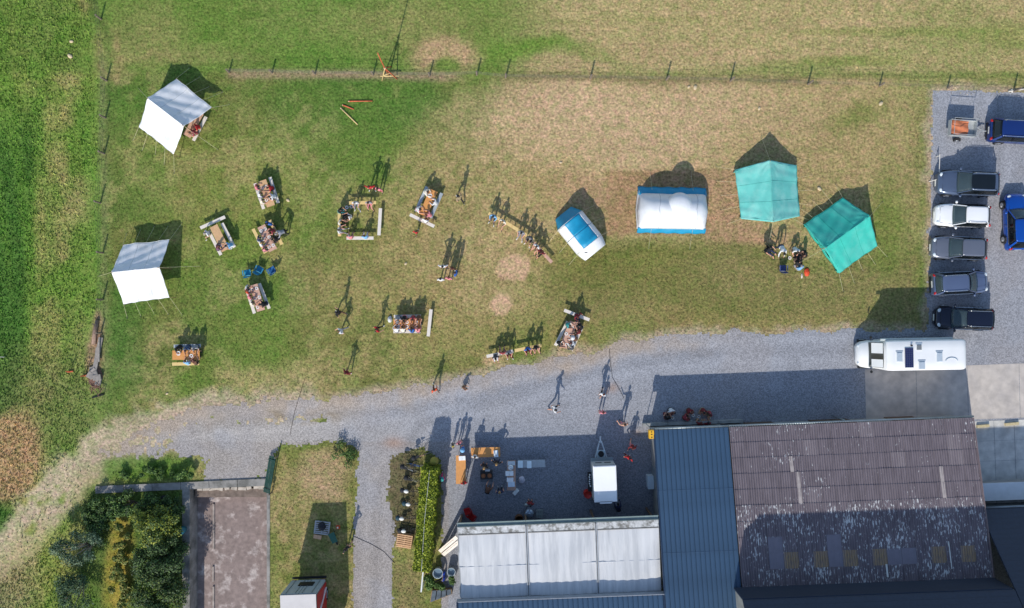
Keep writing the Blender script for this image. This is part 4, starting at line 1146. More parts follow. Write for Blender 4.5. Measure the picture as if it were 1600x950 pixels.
# ================================================================ people
CL = {'w': (215, 215, 215), 'pk': (214, 132, 138), 'r': (176, 34, 40), 'mr': (112, 30, 36), 'b': (48, 96, 170), 'lb': (120, 172, 212), 'k': (26, 26, 30), 'gy': (146, 146, 152),
      'dg': (70, 72, 78), 'tl': (60, 150, 150), 'or': (206, 84, 50), 'br': (104, 72, 56), 'nv': (38, 46, 76), 'kh': (150, 134, 104), 'pu': (112, 76, 96), 'cr': (222, 214, 196), 'mg': (214, 40, 120), 'sk': (196, 150, 126),
      'jn': (66, 84, 116), 'ye': (190, 170, 70), 'pl': (150, 60, 70)}
def cloth(c): return M('cloth_' + c, lin(*CL[c]), .85, .12, 9, bump=.2, bscale=30)
SKIN = M('skin', lin(204, 152, 126), .55, .06, 8)
HAIRC = {'k': (22, 18, 18), 'br': (66, 46, 34), 'bl': (158, 124, 78), 'dr': (88, 40, 30), 'gy': (130, 126, 124), 'lb': (104, 78, 50)}
def hairm(c): return M('hair_' + c, lin(*HAIRC[c]), .5, .25, 20, stretch=(1, 1, .2))
SHOE = M('shoe', lin(60, 58, 58), .7); SHOE_W = M('shoe_white', lin(210, 210, 206), .7)
EYE = M('eye_dark', lin(30, 24, 22), .3); LIP = M('lip', lin(160, 92, 84), .5)
V3 = Vector
POSES = {}
def make_pose(name, pel, lean, sh_turn, armL, armR, legL, legR, head_pitch):
    """pel: pelvis point; lean: forward lean of the spine; arms: (elbow, wrist); legs: (knee, ankle, toe dir). faces +x, +y is left"""
    pel = V3(pel)
    up = V3((math.sin(lean), 0, math.cos(lean))); fw = V3((math.cos(lean), 0, -math.sin(lean)))
    waist = pel + up * .14 + fw * -.01; chest = pel + up * .34; shb = pel + up * .47; neck = pel + up * .545; 
    hp = head_pitch; hup = V3((math.sin(hp), 0, math.cos(hp))); hfw = V3((math.cos(hp), 0, -math.sin(hp)))
    hc = neck + hup * .135 + hfw * .025
    Y = V3((0, 1, 0)); m = MB(); bones = []
    def ring(c, a, b, n=12):
        return [c + Y * a * math.cos(2 * PI * k / n) + fw * b * math.sin(2 * PI * k / n) for k in range(n)]
    m.loft([ring(pel - up * .09, .10, .085), ring(pel - up * .02, .165, .118), ring(pel + up * .06, .16, .112), ring(waist, .135, .10), ring(pel + up * .26, .15, .108), ring(chest, .17, .118), ring(pel + up * .43, .175, .105), ring(shb, .13, .08), ring(neck - up * .035, .065, .06), ring(neck + up * .02, .052, .055)])
    bones.append((pel - up * .05, pel + up * .05, .15, 2)); bones.append((pel + up * .12, shb, .15, 1))
    m.tube([neck - up * .05, hc - hup * .04], [.052, .05], 10); bones.append((neck - up * .01, hc, .06, 0))
    rot = Matrix((hfw, Y, hup)).transposed()
    m.ball(hc, (.092, .074, .115), 14, 10, rot=rot)
    m.ball(hc + hfw * .03 - hup * .06, (.055, .05, .05), 10, 6, rot=rot)
    m.tube([hc + hfw * .085 + hup * .012, hc + hfw * .108 - hup * .022], [.008, .014], 6)
    for s in (-1, 1): m.ball(hc + Y * s * .076 - hup * .005, (.018, .01, .03), 6, 4, rot=rot)
    bones.append((hc - hup * .05, hc + hup * .05, .1, 0))
    ends = []
    for s, (el, wr_) in ((1, armL), (-1, armR)):
        sh = shb + Y * s * .165 - up * .015
        el, wr_ = V3(el), V3(wr_)
        m.tube([shb + Y * s * .08, sh, sh.lerp(el, .5), el], [.06, .062, .05, .041], 10); m.ball(el, .042, 8, 5)
        m.tube([el, el.lerp(wr_, .3), wr_], [.041, .042, .028], 9)
        d = (wr_ - el).normalized()
        pn = V3((0, 0, 1)) if abs(d.z) < .8 else Y
        sd = d.cross(pn).normalized(); pn = sd.cross(d).normalized()
        pr = Matrix((d, sd, pn)).transposed()
        m.ball(wr_ + d * .05, (.056, .04, .02), 8, 6, rot=pr)
        bones += [(sh, sh.lerp(el, .62), .06, 1), (sh.lerp(el, .8), wr_, .045, 4), (wr_ + d * .02, wr_ + d * .09, .04, 0)]
        ends.append((wr_, d, sd * s, pn))
    for s, (kn, an, td) in ((1, legL), (-1, legR)):
        hp_ = pel - up * .03 + Y * s * .088
        kn, an = V3(kn), V3(an); td = V3(td).normalized()
        m.tube([pel + Y * s * .05, hp_, hp_.lerp(kn, .45), kn], [.07, .092, .078, .056], 10); m.ball(kn, .058, 8, 5)
        m.tube([kn, kn.lerp(an, .3), kn.lerp(an, .75), an], [.055, .058, .042, .038], 10)
        dn = (an - kn).normalized() * .05
        heel = an + V3((0, 0, -.045)) - td * .05; toe = an + V3((0, 0, -.06)) + td * .17
        m.tube([heel, an + td * .03 - V3((0, 0, .03)), an + td * .1 - V3((0, 0, .05)), toe], [.036, .042, .036, .026], 8)
        bones += [(hp_, hp_.lerp(kn, .92), .085, 2), (kn.lerp(an, .1), an, .05, 5), (heel, toe, .045, 3)]
    tmp = link('pose_tmp', m.mesh('pose_tmp', []))
    md = tmp.modifiers.new('r', 'REMESH'); md.mode = 'VOXEL'; md.voxel_size = .017; md.use_smooth_shade = True
    sm_ = tmp.modifiers.new('s', 'SMOOTH'); sm_.iterations = 3; sm_.factor = .5
    dg = bpy.context.evaluated_depsgraph_get(); dg.update()
    ev = bpy.data.meshes.new_from_object(tmp.evaluated_get(dg))
    co = np.zeros(len(ev.vertices) * 3); ev.vertices.foreach_get('co', co); co = co.reshape(-1, 3)
    bpy.data.objects.remove(tmp)
    cents = np.array([p.center[:] for p in ev.polygons])
    best = np.full(len(cents), 1e9); reg = np.zeros(len(cents), int)
    for a, b, r_, g in bones:
        a = np.array(a); b = np.array(b); ab = b - a
        t = np.clip(((cents - a) @ ab) / (ab @ ab), 0, 1)
        dd = np.linalg.norm(cents - a - t[:, None] * ab, axis=1) / r_
        u = dd < best; best[u] = dd[u]; reg[u] = g
    full = MB(); full.v = [tuple(c) for c in co]; full.f = [tuple(p.vertices) for p in ev.polygons]; full.m = list(reg)
    bpy.data.meshes.remove(ev)
    for wr_, d, sd, pn in ends:
        base = wr_ + d * .085
        for q, (off, ln) in enumerate(((-.027, .062), (-.009, .074), (.009, .07), (.026, .054))):
            p0 = base + sd * off - d * .012; p1 = p0 + d * ln * .55 - pn * .006; p2 = p1 + d * ln * .4 - pn * .022
            full.tube([p0, p1, p2], [.0095, .009, .007], 5)
        p0 = wr_ + d * .03 - sd * .032; full.tube([p0, p0 + d * .028 - sd * .02 - pn * .006, p0 + d * .058 - sd * .022 - pn * .014], [.012, .0105, .008], 5)
    for s in (-1, 1): full.ball(hc + hfw * .082 + Y * s * .032 + hup * .012, (.012, .014, .009), 6, 4, mi=6, rot=rot)
    full.tube([hc + hfw * .083 - Y * .022 - hup * .055, hc + hfw * .088 - hup * .056, hc + hfw * .083 + Y * .022 - hup * .055], .006, 5, mi=7)
    me = full.mesh('person', [SKIN] * 8, True)
    POSES[name] = (me, hc.copy(), rot.copy())
S5 = .52
make_pose('stand', (0, 0, .93), .03, 0, ((-.03, .24, 1.16), (.06, .25, .93)), ((-.03, -.24, 1.16), (.06, -.25, .93)), ((.03, .11, .50), (0, .12, .09), (1, .25, 0)), ((.03, -.1, .5), (0, -.11, .09), (1, -.25, 0)), .15)
make_pose('hips', (0, 0, .93), .02, 0, ((-.10, .36, 1.20), (.02, .2, 1.03)), ((-.10, -.36, 1.2), (.02, -.2, 1.03)), ((.02, .14, .5), (0, .19, .09), (1, .4, 0)), ((.02, -.14, .5), (0, -.19, .09), (1, -.4, 0)), .1)
make_pose('walk', (0, 0, .91), .08, 0, ((-.14, .23, 1.17), (.0, .25, .97)), ((.16, -.23, 1.16), (.34, -.2, 1.03)), ((.22, .09, .52), (.30, .09, .11), (1, .05, .1)), ((-.04, -.09, .5), (-.36, -.1, .16), (1, -.05, -.5)), .1)
make_pose('point', (0, 0, .92), .06, 0, ((.10, .33, 1.33), (.30, .42, 1.42)), ((-.02, -.25, 1.14), (.12, -.24, .94)), ((.08, .1, .5), (.08, .12, .09), (1, .25, 0)), ((-.02, -.1, .5), (-.12, -.12, .09), (1, -.25, 0)), .05)
make_pose('bend', (0, 0, .90), .85, 0, ((.52, .22, .92), (.68, .18, .70)), ((.52, -.22, .92), (.68, -.18, .70)), ((.06, .11, .49), (0, .13, .09), (1, .2, 0)), ((.06, -.11, .49), (0, -.13, .09), (1, -.2, 0)), .9)
make_pose('sit', (0, 0, .56), .30, 0, ((.22, .25, .82), (.46, .16, .82)), ((.22, -.25, .82), (.46, -.16, .82)), ((.42, .11, .53), (.40, .12, .09), (1, .2, 0)), ((.42, -.11, .53), (.36, -.13, .09), (1, -.2, 0)), .5)
make_pose('sit_eat', (0, 0, .56), .42, 0, ((.30, .28, .82), (.50, .10, .86)), ((.32, -.27, .80), (.58, -.18, .81)), ((.42, .10, .53), (.30, .12, .09), (1, .2, 0)), ((.42, -.12, .53), (.42, -.13, .09), (1, -.2, 0)), .75)
make_pose('sit_open', (0, 0, .56), .12, 0, ((.10, .27, .80), (.32, .18, .66)), ((.10, -.27, .80), (.32, -.18, .66)), ((.42, .17, .53), (.52, .22, .09), (1, .3, 0)), ((.42, -.13, .53), (.46, -.16, .09), (1, -.3, 0)), .2)
make_pose('sit_side', (0, 0, .56), .22, 0, ((-.06, .30, .82), (.1, .40, .62)), ((.22, -.24, .80), (.42, -.08, .72)), ((.43, .08, .54), (.56, .05, .09), (1, .1, 0)), ((.42, -.12, .53), (.40, -.10, .09), (1, -.2, 0)), .35)
make_pose('ground', (0, 0, .11), .22, 0, ((.16, .27, .36), (.36, .16, .26)), ((.16, -.27, .36), (.36, -.16, .26)), ((.36, .27, .20), (.30, -.06, .09), (.2, -1, 0)), ((.36, -.27, .20), (.2, .08, .09), (.2, 1, 0)), .45)
make_pose('lounge', (0, 0, .46), -.35, 0, ((-.06, .30, .66), (.2, .27, .66)), ((-.06, -.30, .66), (.2, -.27, .66)), ((.42, .12, .46), (.62, .15, .12), (1, .2, .6)), ((.42, -.12, .46), (.64, -.13, .12), (1, -.2, .6)), .0)
make_pose('squat', (0, 0, .36), .5, 0, ((.30, .25, .52), (.48, .14, .36)), ((.30, -.25, .52), (.48, -.14, .36)), ((.34, .16, .50), (.06, .17, .09), (1, .3, 0)), ((.34, -.16, .5), (.06, -.17, .09), (1, -.3, 0)), .8)
# hair and hats in head coordinates
def hair_mesh(style):
    m = MB(); rr_ = random.Random(hash(style) % 99)
    rings = []
    for i in range(9):
        t = PI * .5 * i / 8 * 1.12
        z = .125 * math.cos(t); r_ = math.sin(t)
        ring = []
        for k in range(16):
            a = 2 * PI * k / 16; fx = math.cos(a)
            cut = 1.0
            zz = z if not (fx > .2 and z < .045) else .045 + (z - .045) * .15
            ring.append(V3((.102 * r_ * fx - .008 + .003 * math.sin(k * 5 + i), .086 * r_ * math.sin(a), zz + .012 + .003 * math.sin(k * 3 + i * 2))))
        rings.append(ring)
    m.loft(list(reversed(rings)))
    if style == 'long':
        m.loft([[V3((-.055 + .05 * math.cos(a) - .01 * q, (.082 - .012 * q) * math.sin(a), .02 - .075 * q)) for a in [2 * PI * k / 12 for k in range(12)]] for q in range(5)])
    if style == 'tail':
        m.tube([(-.09, 0, .04), (-.135, 0, .02), (-.14, .01, -.08), (-.12, .01, -.16)], [.03, .034, .028, .008], 8)
    if style == 'cap':
        m = MB(); m.ball((-.005, 0, .035), (.108, .092, .1), 14, 8)
        m.loft([[V3((.06, y, .06)) for y in (-.07, -.03, .03, .07)] + [V3((.06, y, .05)) for y in (.07, .03, -.03, -.07)], [V3((.16, y * .6, .045)) for y in (-.07, -.03, .03, .07)] + [V3((.16, y * .6, .037)) for y in (.07, .03, -.03, -.07)]])
    if style == 'hat':
        m = MB(); m.lathe([(.20, .05), (.205, .06), (.10, .075), (.095, .14), (.05, .165), (.01, .168)], (0, 0, 0), 18)
    return m
HAIR = {s: hair_mesh(s) for s in ('short', 'long', 'tail', 'cap', 'hat')}
HM = {}
def hair_data(style, col):
    k = (style, col)
    if k not in HM: HM[k] = HAIR[style].mesh('hair', cloth(col) if style in ('cap', 'hat') else hairm(col), True)
    return HM[k]
def snap(c):
    best = None
    for bc, bd, L in BENCHES:
        r_ = c - bc; al = r_.dot(bd)
        if abs(al) > L / 2 + .15: continue
        al = max(-L / 2 + .15, min(L / 2 - .15, al))
        p = bc + bd * al; dd = (p - c).length
        if dd < .75 and (best is None or dd < best[0]): best = (dd, p)
    return best[1] if best else None
def person(px, py, pose, face_, ht, shirt, pants, hair, style, label, group, shorts=None, sleeves=None, zr=None, zoff=0.0):
    me, hc, rot = POSES[pose]
    s = ht * 1.14 / 1.70
    ref = zr if zr is not None else {'stand': 1.3, 'hips': 1.3, 'walk': 1.3, 'point': 1.3, 'bend': 1.0}.get(pose, .95 if pose.startswith('sit') else .5) * s
    c = W(px, py, ref); c.z = 0
    z = zoff
    if pose.startswith('sit'):
        q = snap(c)
        if q is not None: c.x, c.y = q.x, q.y
        z = zoff + .455 * (1 - s)
    o = link('person', me, None, (c.x, c.y, z), R(face_))
    o.scale = (s, s, s)
    tag(o, label, 'person', group)
    n = len(label) + int(px)
    if shorts is None: shorts = n % 3 != 0
    if sleeves is None: sleeves = n % 4 == 0
    sl = [SKIN, cloth(shirt), cloth(pants), SHOE_W if n % 3 == 0 else SHOE, cloth(shirt) if sleeves else SKIN, SKIN if shorts else cloth(pants), EYE, LIP]
    for i, m_ in enumerate(sl):
        o.material_slots[i].link = 'OBJECT'; o.material_slots[i].material = m_
    h = link('hair' if style not in ('cap', 'hat') else style, hair_data(style, hair), o)
    h.matrix_local = Matrix.Translation(hc) @ rot.to_4x4()
    return o
def crowd(group, rows):
    for r_ in rows: person(*r_[:10], group, *r_[10:])
crowd('people at the canopy table', [
 (300, 192, 'sit', 205, 1.55, 'r', 'kh', 'dr', 'short', 'person in red top at the table under the upper left canopy'),
 (305, 205, 'sit_eat', 205, 1.55, 'pl', 'br', 'br', 'short', 'person in dark plum top at the table under the upper left canopy')])
crowd('people at the northmost table of the left cluster', [
 (401, 292, 'sit', 19, 1.5, 'pk', 'nv', 'dr', 'short', 'person in pink shirt on the left bench of the northmost left cluster table'),
 (404.5, 304, 'sit_eat', 19, 1.5, 'w', 'nv', 'br', 'short', 'person in white shirt between pink shirt and bench end at the northmost cluster table'),
 (409, 314, 'sit_eat', 19, 1.45, 'cr', 'kh', 'k', 'short', 'black haired person in cream at the south end of the left bench, northmost cluster table'),
 (425.5, 292, 'sit', 199, 1.5, 'r', 'nv', 'br', 'short', 'person in bright red shirt on the right bench of the northmost cluster table'),
 (430, 305, 'sit_eat', 199, 1.5, 'w', 'gy', 'k', 'short', 'person in white facing the red cream bench at the northmost cluster table')])
crowd('people at the half empty tan table', [
 (325, 363, 'sit_open', 207, 1.5, 'w', 'kh', 'gy', 'short', 'person in white sitting outward on the left bench of the half empty tan table'),
 (339, 387, 'sit_eat', 27, 1.55, 'pu', 'nv', 'dr', 'long', 'long haired person in purple at the south end of the half empty tan table'),
 (361, 381, 'sit_eat', 207, 1.5, 'lb', 'w', 'k', 'short', 'person in light blue at the south end of the half empty tan table')])
crowd('people at the crowded table above the blue chairs', [
 (420, 349, 'stand', 240, 1.6, 'b', 'nv', 'k', 'short', 'person in bright blue standing at the head of the table above the blue chairs', False),
 (429, 358, 'sit', 207, 1.5, 'pl', 'kh', 'br', 'long', 'person in plum on the right bench of the crowded table above the blue chairs'),
 (435, 370, 'sit_eat', 207, 1.5, 'k', 'k', 'k', 'short', 'person in black on the right bench of the crowded table above the blue chairs'),
 (444, 361, 'bend', 207, 1.6, 'gy', 'k', 'gy', 'short', 'person in silver grey leaning in from the right at the crowded table', False, True),
 (405, 373, 'sit_eat', 27, 1.5, 'nv', 'w', 'k', 'short', 'black haired person in navy on the left bench, crowded table above the blue chairs'),
 (412, 379, 'sit', 27, 1.5, 'w', 'kh', 'bl', 'short', 'person in white on the left bench of the crowded table above the blue chairs'),
 (418, 386, 'sit_eat', 27, 1.45, 'pk', 'nv', 'br', 'long', 'long haired person in pink at the south end of the crowded table')])
crowd('people at the table below the blue chairs', [
 (390, 449, 'sit_eat', 16, 1.5, 'w', 'gy', 'k', 'short', 'person in white at the north end of the table below the blue chairs'),
 (384.5, 455, 'sit', 16, 1.55, 'or', 'nv', 'dr', 'long', 'red haired person in orange on the left bench below the blue chairs'),
 (388, 464, 'sit_eat', 16, 1.5, 'pk', 'kh', 'dr', 'short', 'person in pink next to the orange top below the blue chairs'),
 (391, 474, 'sit_eat', 16, 1.5, 'cr', 'kh', 'k', 'short', 'black haired person in cream on the left bench below the blue chairs'),
 (416, 473, 'sit_eat', 196, 1.55, 'k', 'nv', 'k', 'long', 'person in black alone on the right bench below the blue chairs')])
crowd('people at the lone orange table', [
 (277.5, 541, 'sit', 270, 1.55, 'k', 'k', 'k', 'long', 'person in black on the north bench of the lone orange table'),
 (291, 541, 'sit_eat', 270, 1.5, 'jn', 'nv', 'br', 'short', 'person in denim blue on the north bench of the lone orange table'),
 (304, 540, 'sit', 270, 1.55, 'gy', 'nv', 'gy', 'short', 'person in grey on the north bench of the lone orange table'),
 (291, 567, 'sit', 90, 1.5, 'lb', 'w', 'br', 'short', 'person in light blue on the south bench of the lone orange table'),
 (303, 567, 'sit_eat', 90, 1.5, 'br', 'k', 'dr', 'long', 'person in brown on the south bench of the lone orange table')])
crowd('people at the bench square', [
 (577, 292, 'hips', 270, 1.6, 'r', 'br', 'dr', 'short', 'person in red standing behind the bench square, left of two'),
 (591, 295, 'stand', 250, 1.6, 'pk', 'pl', 'br', 'tail', 'person in pink standing behind the bench square, right of two'),
 (555, 316, 'sit_open', 268, 1.5, 'w', 'gy', 'gy', 'short', 'grey haired person in white on the north bench of the square'),
 (576, 316, 'sit_open', 268, 1.5, 'gy', 'pk', 'br', 'short', 'person in grey on the north bench of the square'),
 (530.5, 329, 'sit_eat', 0, 1.55, 'k', 'tl', 'k', 'short', 'person in black and teal at the north end of the west bench of the square'),
 (547, 337, 'ground', 200, 1.5, 'w', 'kh', 'br', 'long', 'person in white sitting on the grass inside the bench square'),
 (531, 348, 'sit', 0, 1.5, 'cr', 'k', 'bl', 'short', 'fair haired person in cream on the west bench of the square'),
 (530, 360, 'sit_open', 0, 1.5, 'w', 'gy', 'br', 'short', 'person in white at the south end of the west bench of the square'),
 (546.5, 371, 'sit_open', 90, 1.5, 'pk', 'kh', 'gy', 'short', 'person in pink on the south bench of the square'),
 (570, 371, 'sit_open', 90, 1.5, 'lb', 'w', 'br', 'short', 'person in pale blue on the south bench of the square'),
 (538, 335, 'squat', 300, 1.5, 'k', 'k', 'k', 'short', 'person in black crouching at the corner of the bench square')])
crowd('people at the bright orange table', [
 (651.5, 325, 'sit_eat', -24, 1.55, 'w', 'pk', 'k', 'short', 'black haired person in white at the south end of the left bench, bright orange table'),
 (665, 299, 'sit_eat', -24, 1.5, 'cr', 'w', 'br', 'short', 'person in cream at the north end of the left bench, bright orange table'),
 (683, 318, 'sit', 156, 1.5, 'w', 'gy', 'br', 'short', 'person in white on the right bench of the bright orange table'),
 (673, 337, 'sit_eat', 156, 1.5, 'pk', 'gy', 'dr', 'short', 'person in pink on the right bench of the bright orange table'),
 (663, 347, 'sit_side', 62, 1.5, 'w', 'br', 'dr', 'short', 'person on the pale bench across the south end of the bright orange table'),
 (649, 363, 'walk', 60, 1.2, 'r', 'br', 'br', 'short', 'small child in red walking below the bright orange table'),
 (717.5, 309, 'walk', 120, 1.65, 'kh', 'k', 'k', 'short', 'person in tan walking away to the right of the bright orange table')])
crowd('people standing mid field', [
 (692, 416, 'hips', 270, 1.65, 'w', 'k', 'k', 'short', 'person in white tee with black hair facing two others mid field'),
 (688.5, 437, 'stand', 90, 1.6, 'w', 'gy', 'k', 'short', 'person in white standing south of the black haired white tee mid field', None, True),
 (701, 435, 'stand', 80, 1.6, 'pk', 'k', 'dr', 'short', 'person in pink standing mid field beside the blue clad one'),
 (707, 419, 'stand', 250, 1.55, 'br', 'k', 'dr', 'long', 'red haired person in brown in the standing group mid field'),
 (712, 427, 'stand', 160, 1.6, 'b', 'nv', 'br', 'short', 'person in blue at the right of the standing group mid field')])
crowd('people on the slanting bench row', [
 (771, 338, 'sit_open', 245, 1.6, 'lb', 'dg', 'k', 'short', 'person in pale blue with dark trousers at the upper end of the slanting bench row', False),
 (786, 346, 'sit_open', 235, 1.6, 'cr', 'kh', 'bl', 'short', 'person in cream second from the upper end of the slanting bench row'),
 (813.5, 365, 'sit_open', 250, 1.6, 'gy', 'gy', 'k', 'short', 'person in grey in the middle of the slanting bench row', False),
 (828, 373, 'sit_open', 240, 1.6, 'dg', 'k', 'gy', 'short', 'person in dark grey with bare legs on the slanting bench row', True),
 (842, 382, 'sit_open', 228, 1.6, 'w', 'sk', 'br', 'short', 'person in white near the lower end of the slanting bench row', True),
 (849, 391, 'sit_side', 225, 1.6, 'mr', 'k', 'dr', 'long', 'dark red haired person at the lower end of the slanting bench row', True)])
crowd('people at the crowded orange table', [
 (619, 515, 'sit_eat', 90, 1.5, 'w', 'nv', 'br', 'short', 'first person from the left on the south bench of the crowded orange table'),
 (629, 515, 'sit_eat', 90, 1.5, 'cr', 'nv', 'k', 'short', 'second person from the left on the south bench of the crowded orange table'),
 (643, 516, 'sit', 90, 1.55, 'b', 'nv', 'k', 'long', 'person in bright blue on the south bench of the crowded orange table'),
 (654, 515, 'sit_eat', 90, 1.5, 'pk', 'nv', 'dr', 'long', 'person in pink at the right end of the south bench, crowded orange table'),
 (622, 494, 'sit_eat', 270, 1.5, 'gy', 'nv', 'gy', 'short', 'person in grey at the left of the north bench, crowded orange table'),
 (631, 495, 'sit_eat', 270, 1.5, 'k', 'pk', 'k', 'short', 'person in black on the north bench of the crowded orange table'),
 (645, 492, 'sit', 270, 1.5, 'pl', 'kh', 'br', 'short', 'person in plum on the north bench of the crowded orange table'),
 (654, 492, 'sit', 270, 1.5, 'br', 'kh', 'dr', 'short', 'person in brown at the right end of the north bench, crowded orange table'),
 (588, 515, 'walk', 20, 1.6, 'r', 'k', 'k', 'tail', 'person in red walking left of the crowded orange table'),
 (528, 489, 'walk', 150, 1.7, 'k', 'br', 'k', 'short', 'dark clad person walking left of the crowded orange table'),
 (532, 517, 'walk', 200, 1.6, 'w', 'gy', 'lb', 'short', 'person in white walking below the dark clad walker'),
 (541, 582, 'hips', 230, 1.5, 'mr', 'pl', 'dr', 'short', 'person in dark red plaid standing on the grass above the drive')])
crowd('people on the benches at the gravel edge', [
 (772, 547.5, 'sit', 280, 1.6, 'dg', 'w', 'k', 'short', 'person in dark grey with white trousers on the bench row at the gravel edge', False),
 (785, 550, 'sit_open', 95, 1.5, 'pl', 'kh', 'dr', 'short', 'person in plum facing north on the bench row at the gravel edge'),
 (794, 548, 'sit_open', 280, 1.5, 'gy', 'mr', 'k', 'short', 'person in grey in the middle of the bench row at the gravel edge'),
 (824, 544, 'sit_open', 282, 1.6, 'b', 'mr', 'k', 'short', 'person in blue on the bench row at the gravel edge'),
 (837, 541, 'sit_open', 282, 1.6, 'k', 'sk', 'k', 'short', 'person in black with bare legs at the right end of the bench row', True)])
crowd('people at the table nearest the gravel', [
 (902, 490, 'sit_side', 290, 1.55, 'mr', 'nv', 'dr', 'short', 'person in maroon on the loose bench above the table nearest the gravel'),
 (886, 507, 'sit', -24, 1.5, 'tl', 'kh', 'br', 'short', 'person in teal on the left bench of the table nearest the gravel'),
 (870, 534, 'sit_eat', -24, 1.5, 'k', 'w', 'k', 'short', 'person in black at the lower end of the left bench, table nearest the gravel'),
 (910, 509, 'sit_eat', 156, 1.55, 'k', 'k', 'k', 'short', 'person in black at the upper end of the right bench, table nearest the gravel'),
 (906, 519, 'sit', 156, 1.5, 'mr', 'kh', 'dr', 'short', 'person in maroon on the right bench of the table nearest the gravel'),
 (900, 530, 'sit_eat', 156, 1.5, 'br', 'kh', 'w', 'hat', 'person in a white brimmed hat at the table nearest the gravel'),
 (894, 537, 'sit_eat', 156, 1.5, 'w', 'gy', 'dr', 'short', 'person in white on the right bench of the table nearest the gravel'),
 (888, 546, 'sit', 130, 1.5, 'dg', 'kh', 'gy', 'short', 'person in dark grey at the lower end of the table nearest the gravel')])
crowd('people beside the barn wall', [
 (1049, 640, 'ground', 280, 1.6, 'w', 'k', 'dr', 'short', 'person in white sitting on the shaded gravel with a plate'),
 (1043, 655, 'ground', 80, 1.65, 'k', 'mr', 'k', 'short', 'person in black sitting in the corner by the ledge'),
 (1077, 641, 'ground', 300, 1.55, 'mr', 'br', 'dr', 'short', 'person in maroon at the upper left of the eating circle by the barn wall'),
 (1070, 654, 'ground', 20, 1.55, 'pl', 'br', 'dr', 'short', 'person in plum at the lower left of the eating circle by the barn wall'),
 (1100, 640, 'ground', 260, 1.55, 'mr', 'kh', 'k', 'short', 'person in maroon at the upper middle of the eating circle by the barn wall'),
 (1111, 645, 'ground', 225, 1.5, 'pl', 'kh', 'dr', 'tail', 'person in plum at the upper right of the eating circle by the barn wall'),
 (1093, 664, 'ground', 75, 1.55, 'mr', 'kh', 'dr', 'short', 'person in maroon against the ledge, left of two at the eating circle'),
 (1106, 664, 'ground', 95, 1.55, 'mr', 'kh', 'k', 'short', 'person in maroon against the ledge, right of two at the eating circle')])
crowd('people walking on the gravel', [
 (866, 640, 'walk', 5, 1.75, 'w', 'k', 'k', 'short', 'person in white top striding alone across the gravel yard'),
 (942, 617, 'walk', 60, 1.55, 'w', 'k', 'dr', 'short', 'person in white top and dark shorts on the gravel above the pink one'),
 (942, 645, 'stand', 90, 1.6, 'pk', 'pk', 'dr', 'short', 'person in pink standing at the edge of the trailer shadow'),
 (976, 664, 'point', 100, 1.7, 'sk', 'pk', 'br', 'short', 'bare shouldered person reaching out near the courtyard mouth'),
 (989, 698, 'walk', 250, 1.6, 'mr', 'pk', 'dr', 'tail', 'person in dark red, upper of two beside the trailer'),
 (983, 716, 'hips', 60, 1.6, 'r', 'mr', 'k', 'short', 'person in red, lower of two beside the trailer'),
 (679, 610, 'walk', 110, 1.6, 'or', 'br', 'br', 'short', 'person in orange red on the gravel left of the courtyard'),
 (723, 605, 'squat', 350, 1.2, 'br', 'kh', 'br', 'short', 'small child in brown crouching on the gravel')])
crowd('people in the courtyard', [
 (707, 697, 'stand', 20, 1.2, 'dg', 'kh', 'ye', 'cap', 'small child with yellow cap beside the orange courtyard table'),
 (717, 692, 'stand', 290, 1.35, 'pk', 'pk', 'br', 'short', 'child in pink between the yellow capped and the blue child'),
 (724, 702, 'stand', 200, 1.35, 'b', 'lb', 'lb', 'hat', 'child in blue hat at the corner of the orange courtyard table'),
 (691, 749, 'walk', 90, 1.3, 'mg', 'mg', 'tl', 'hat', 'child in magenta with a teal hat on the lit gravel strip'),
 (757, 729, 'stand', 250, 1.7, 'k', 'k', 'bl', 'short', 'person in black left behind the cooking stove'),
 (776, 723, 'hips', 260, 1.7, 'k', 'nv', 'bl', 'short', 'person in black right behind the cooking stove'),
 (761, 770, 'bend', 70, 1.7, 'br', 'k', 'br', 'short', 'person in brown bending in front of the cooking stove', False),
 (781, 769, 'stand', 100, 1.7, 'nv', 'k', 'bl', 'short', 'person in navy standing in front of the cooking stove', False),
 (725, 755, 'stand', 100, 1.5, 'r', 'kh', 'br', 'short', 'person in red at the south end of the orange table beside the lit gravel'),
 (742, 714, 'stand', 80, 1.6, 'w', 'kh', 'br', 'short', 'person in white at the left end of the orange courtyard table'),
 (829, 787, 'stand', 260, 1.6, 'mr', 'k', 'k', 'short', 'person in maroon above the big cooking pot'),
 (967, 798, 'bend', 100, 1.7, 'nv', 'k', 'k', 'short', 'dark clad person bending behind the white trailer', False),
 (541, 858, 'hips', 130, 1.75, 'k', 'kh', 'k', 'short', 'person in black top standing beside the drive near the pallet')])
# group by the sea green tent
crowd('people by the sea green tent', [
 (1202, 391, 'lounge', 320, 1.7, 'k', 'nv', 'k', 'short', 'person in black lying back in the folding chair left of the white shirts', True),
 (1222, 384, 'bend', 275, 1.75, 'w', 'nv', 'k', 'short', 'person in white shirt and dark jeans bending left in the group', False),
 (1242, 387, 'squat', 280, 1.7, 'w', 'kh', 'br', 'short', 'person in white shirt crouching right of the dark jeans'),
 (1261, 395, 'ground', 200, 1.7, 'k', 'sk', 'k', 'long', 'person in black sitting on the grass nearest the sea green tent'),
 (1248, 413, 'ground', 80, 1.7, 'k', 'kh', 'k', 'short', 'person in black sitting on the grass with outstretched arms'),
 (1252, 420, 'ground', 110, 1.65, 'lb', 'gy', 'gy', 'short', 'grey haired person in pale blue beside the orange bag')])
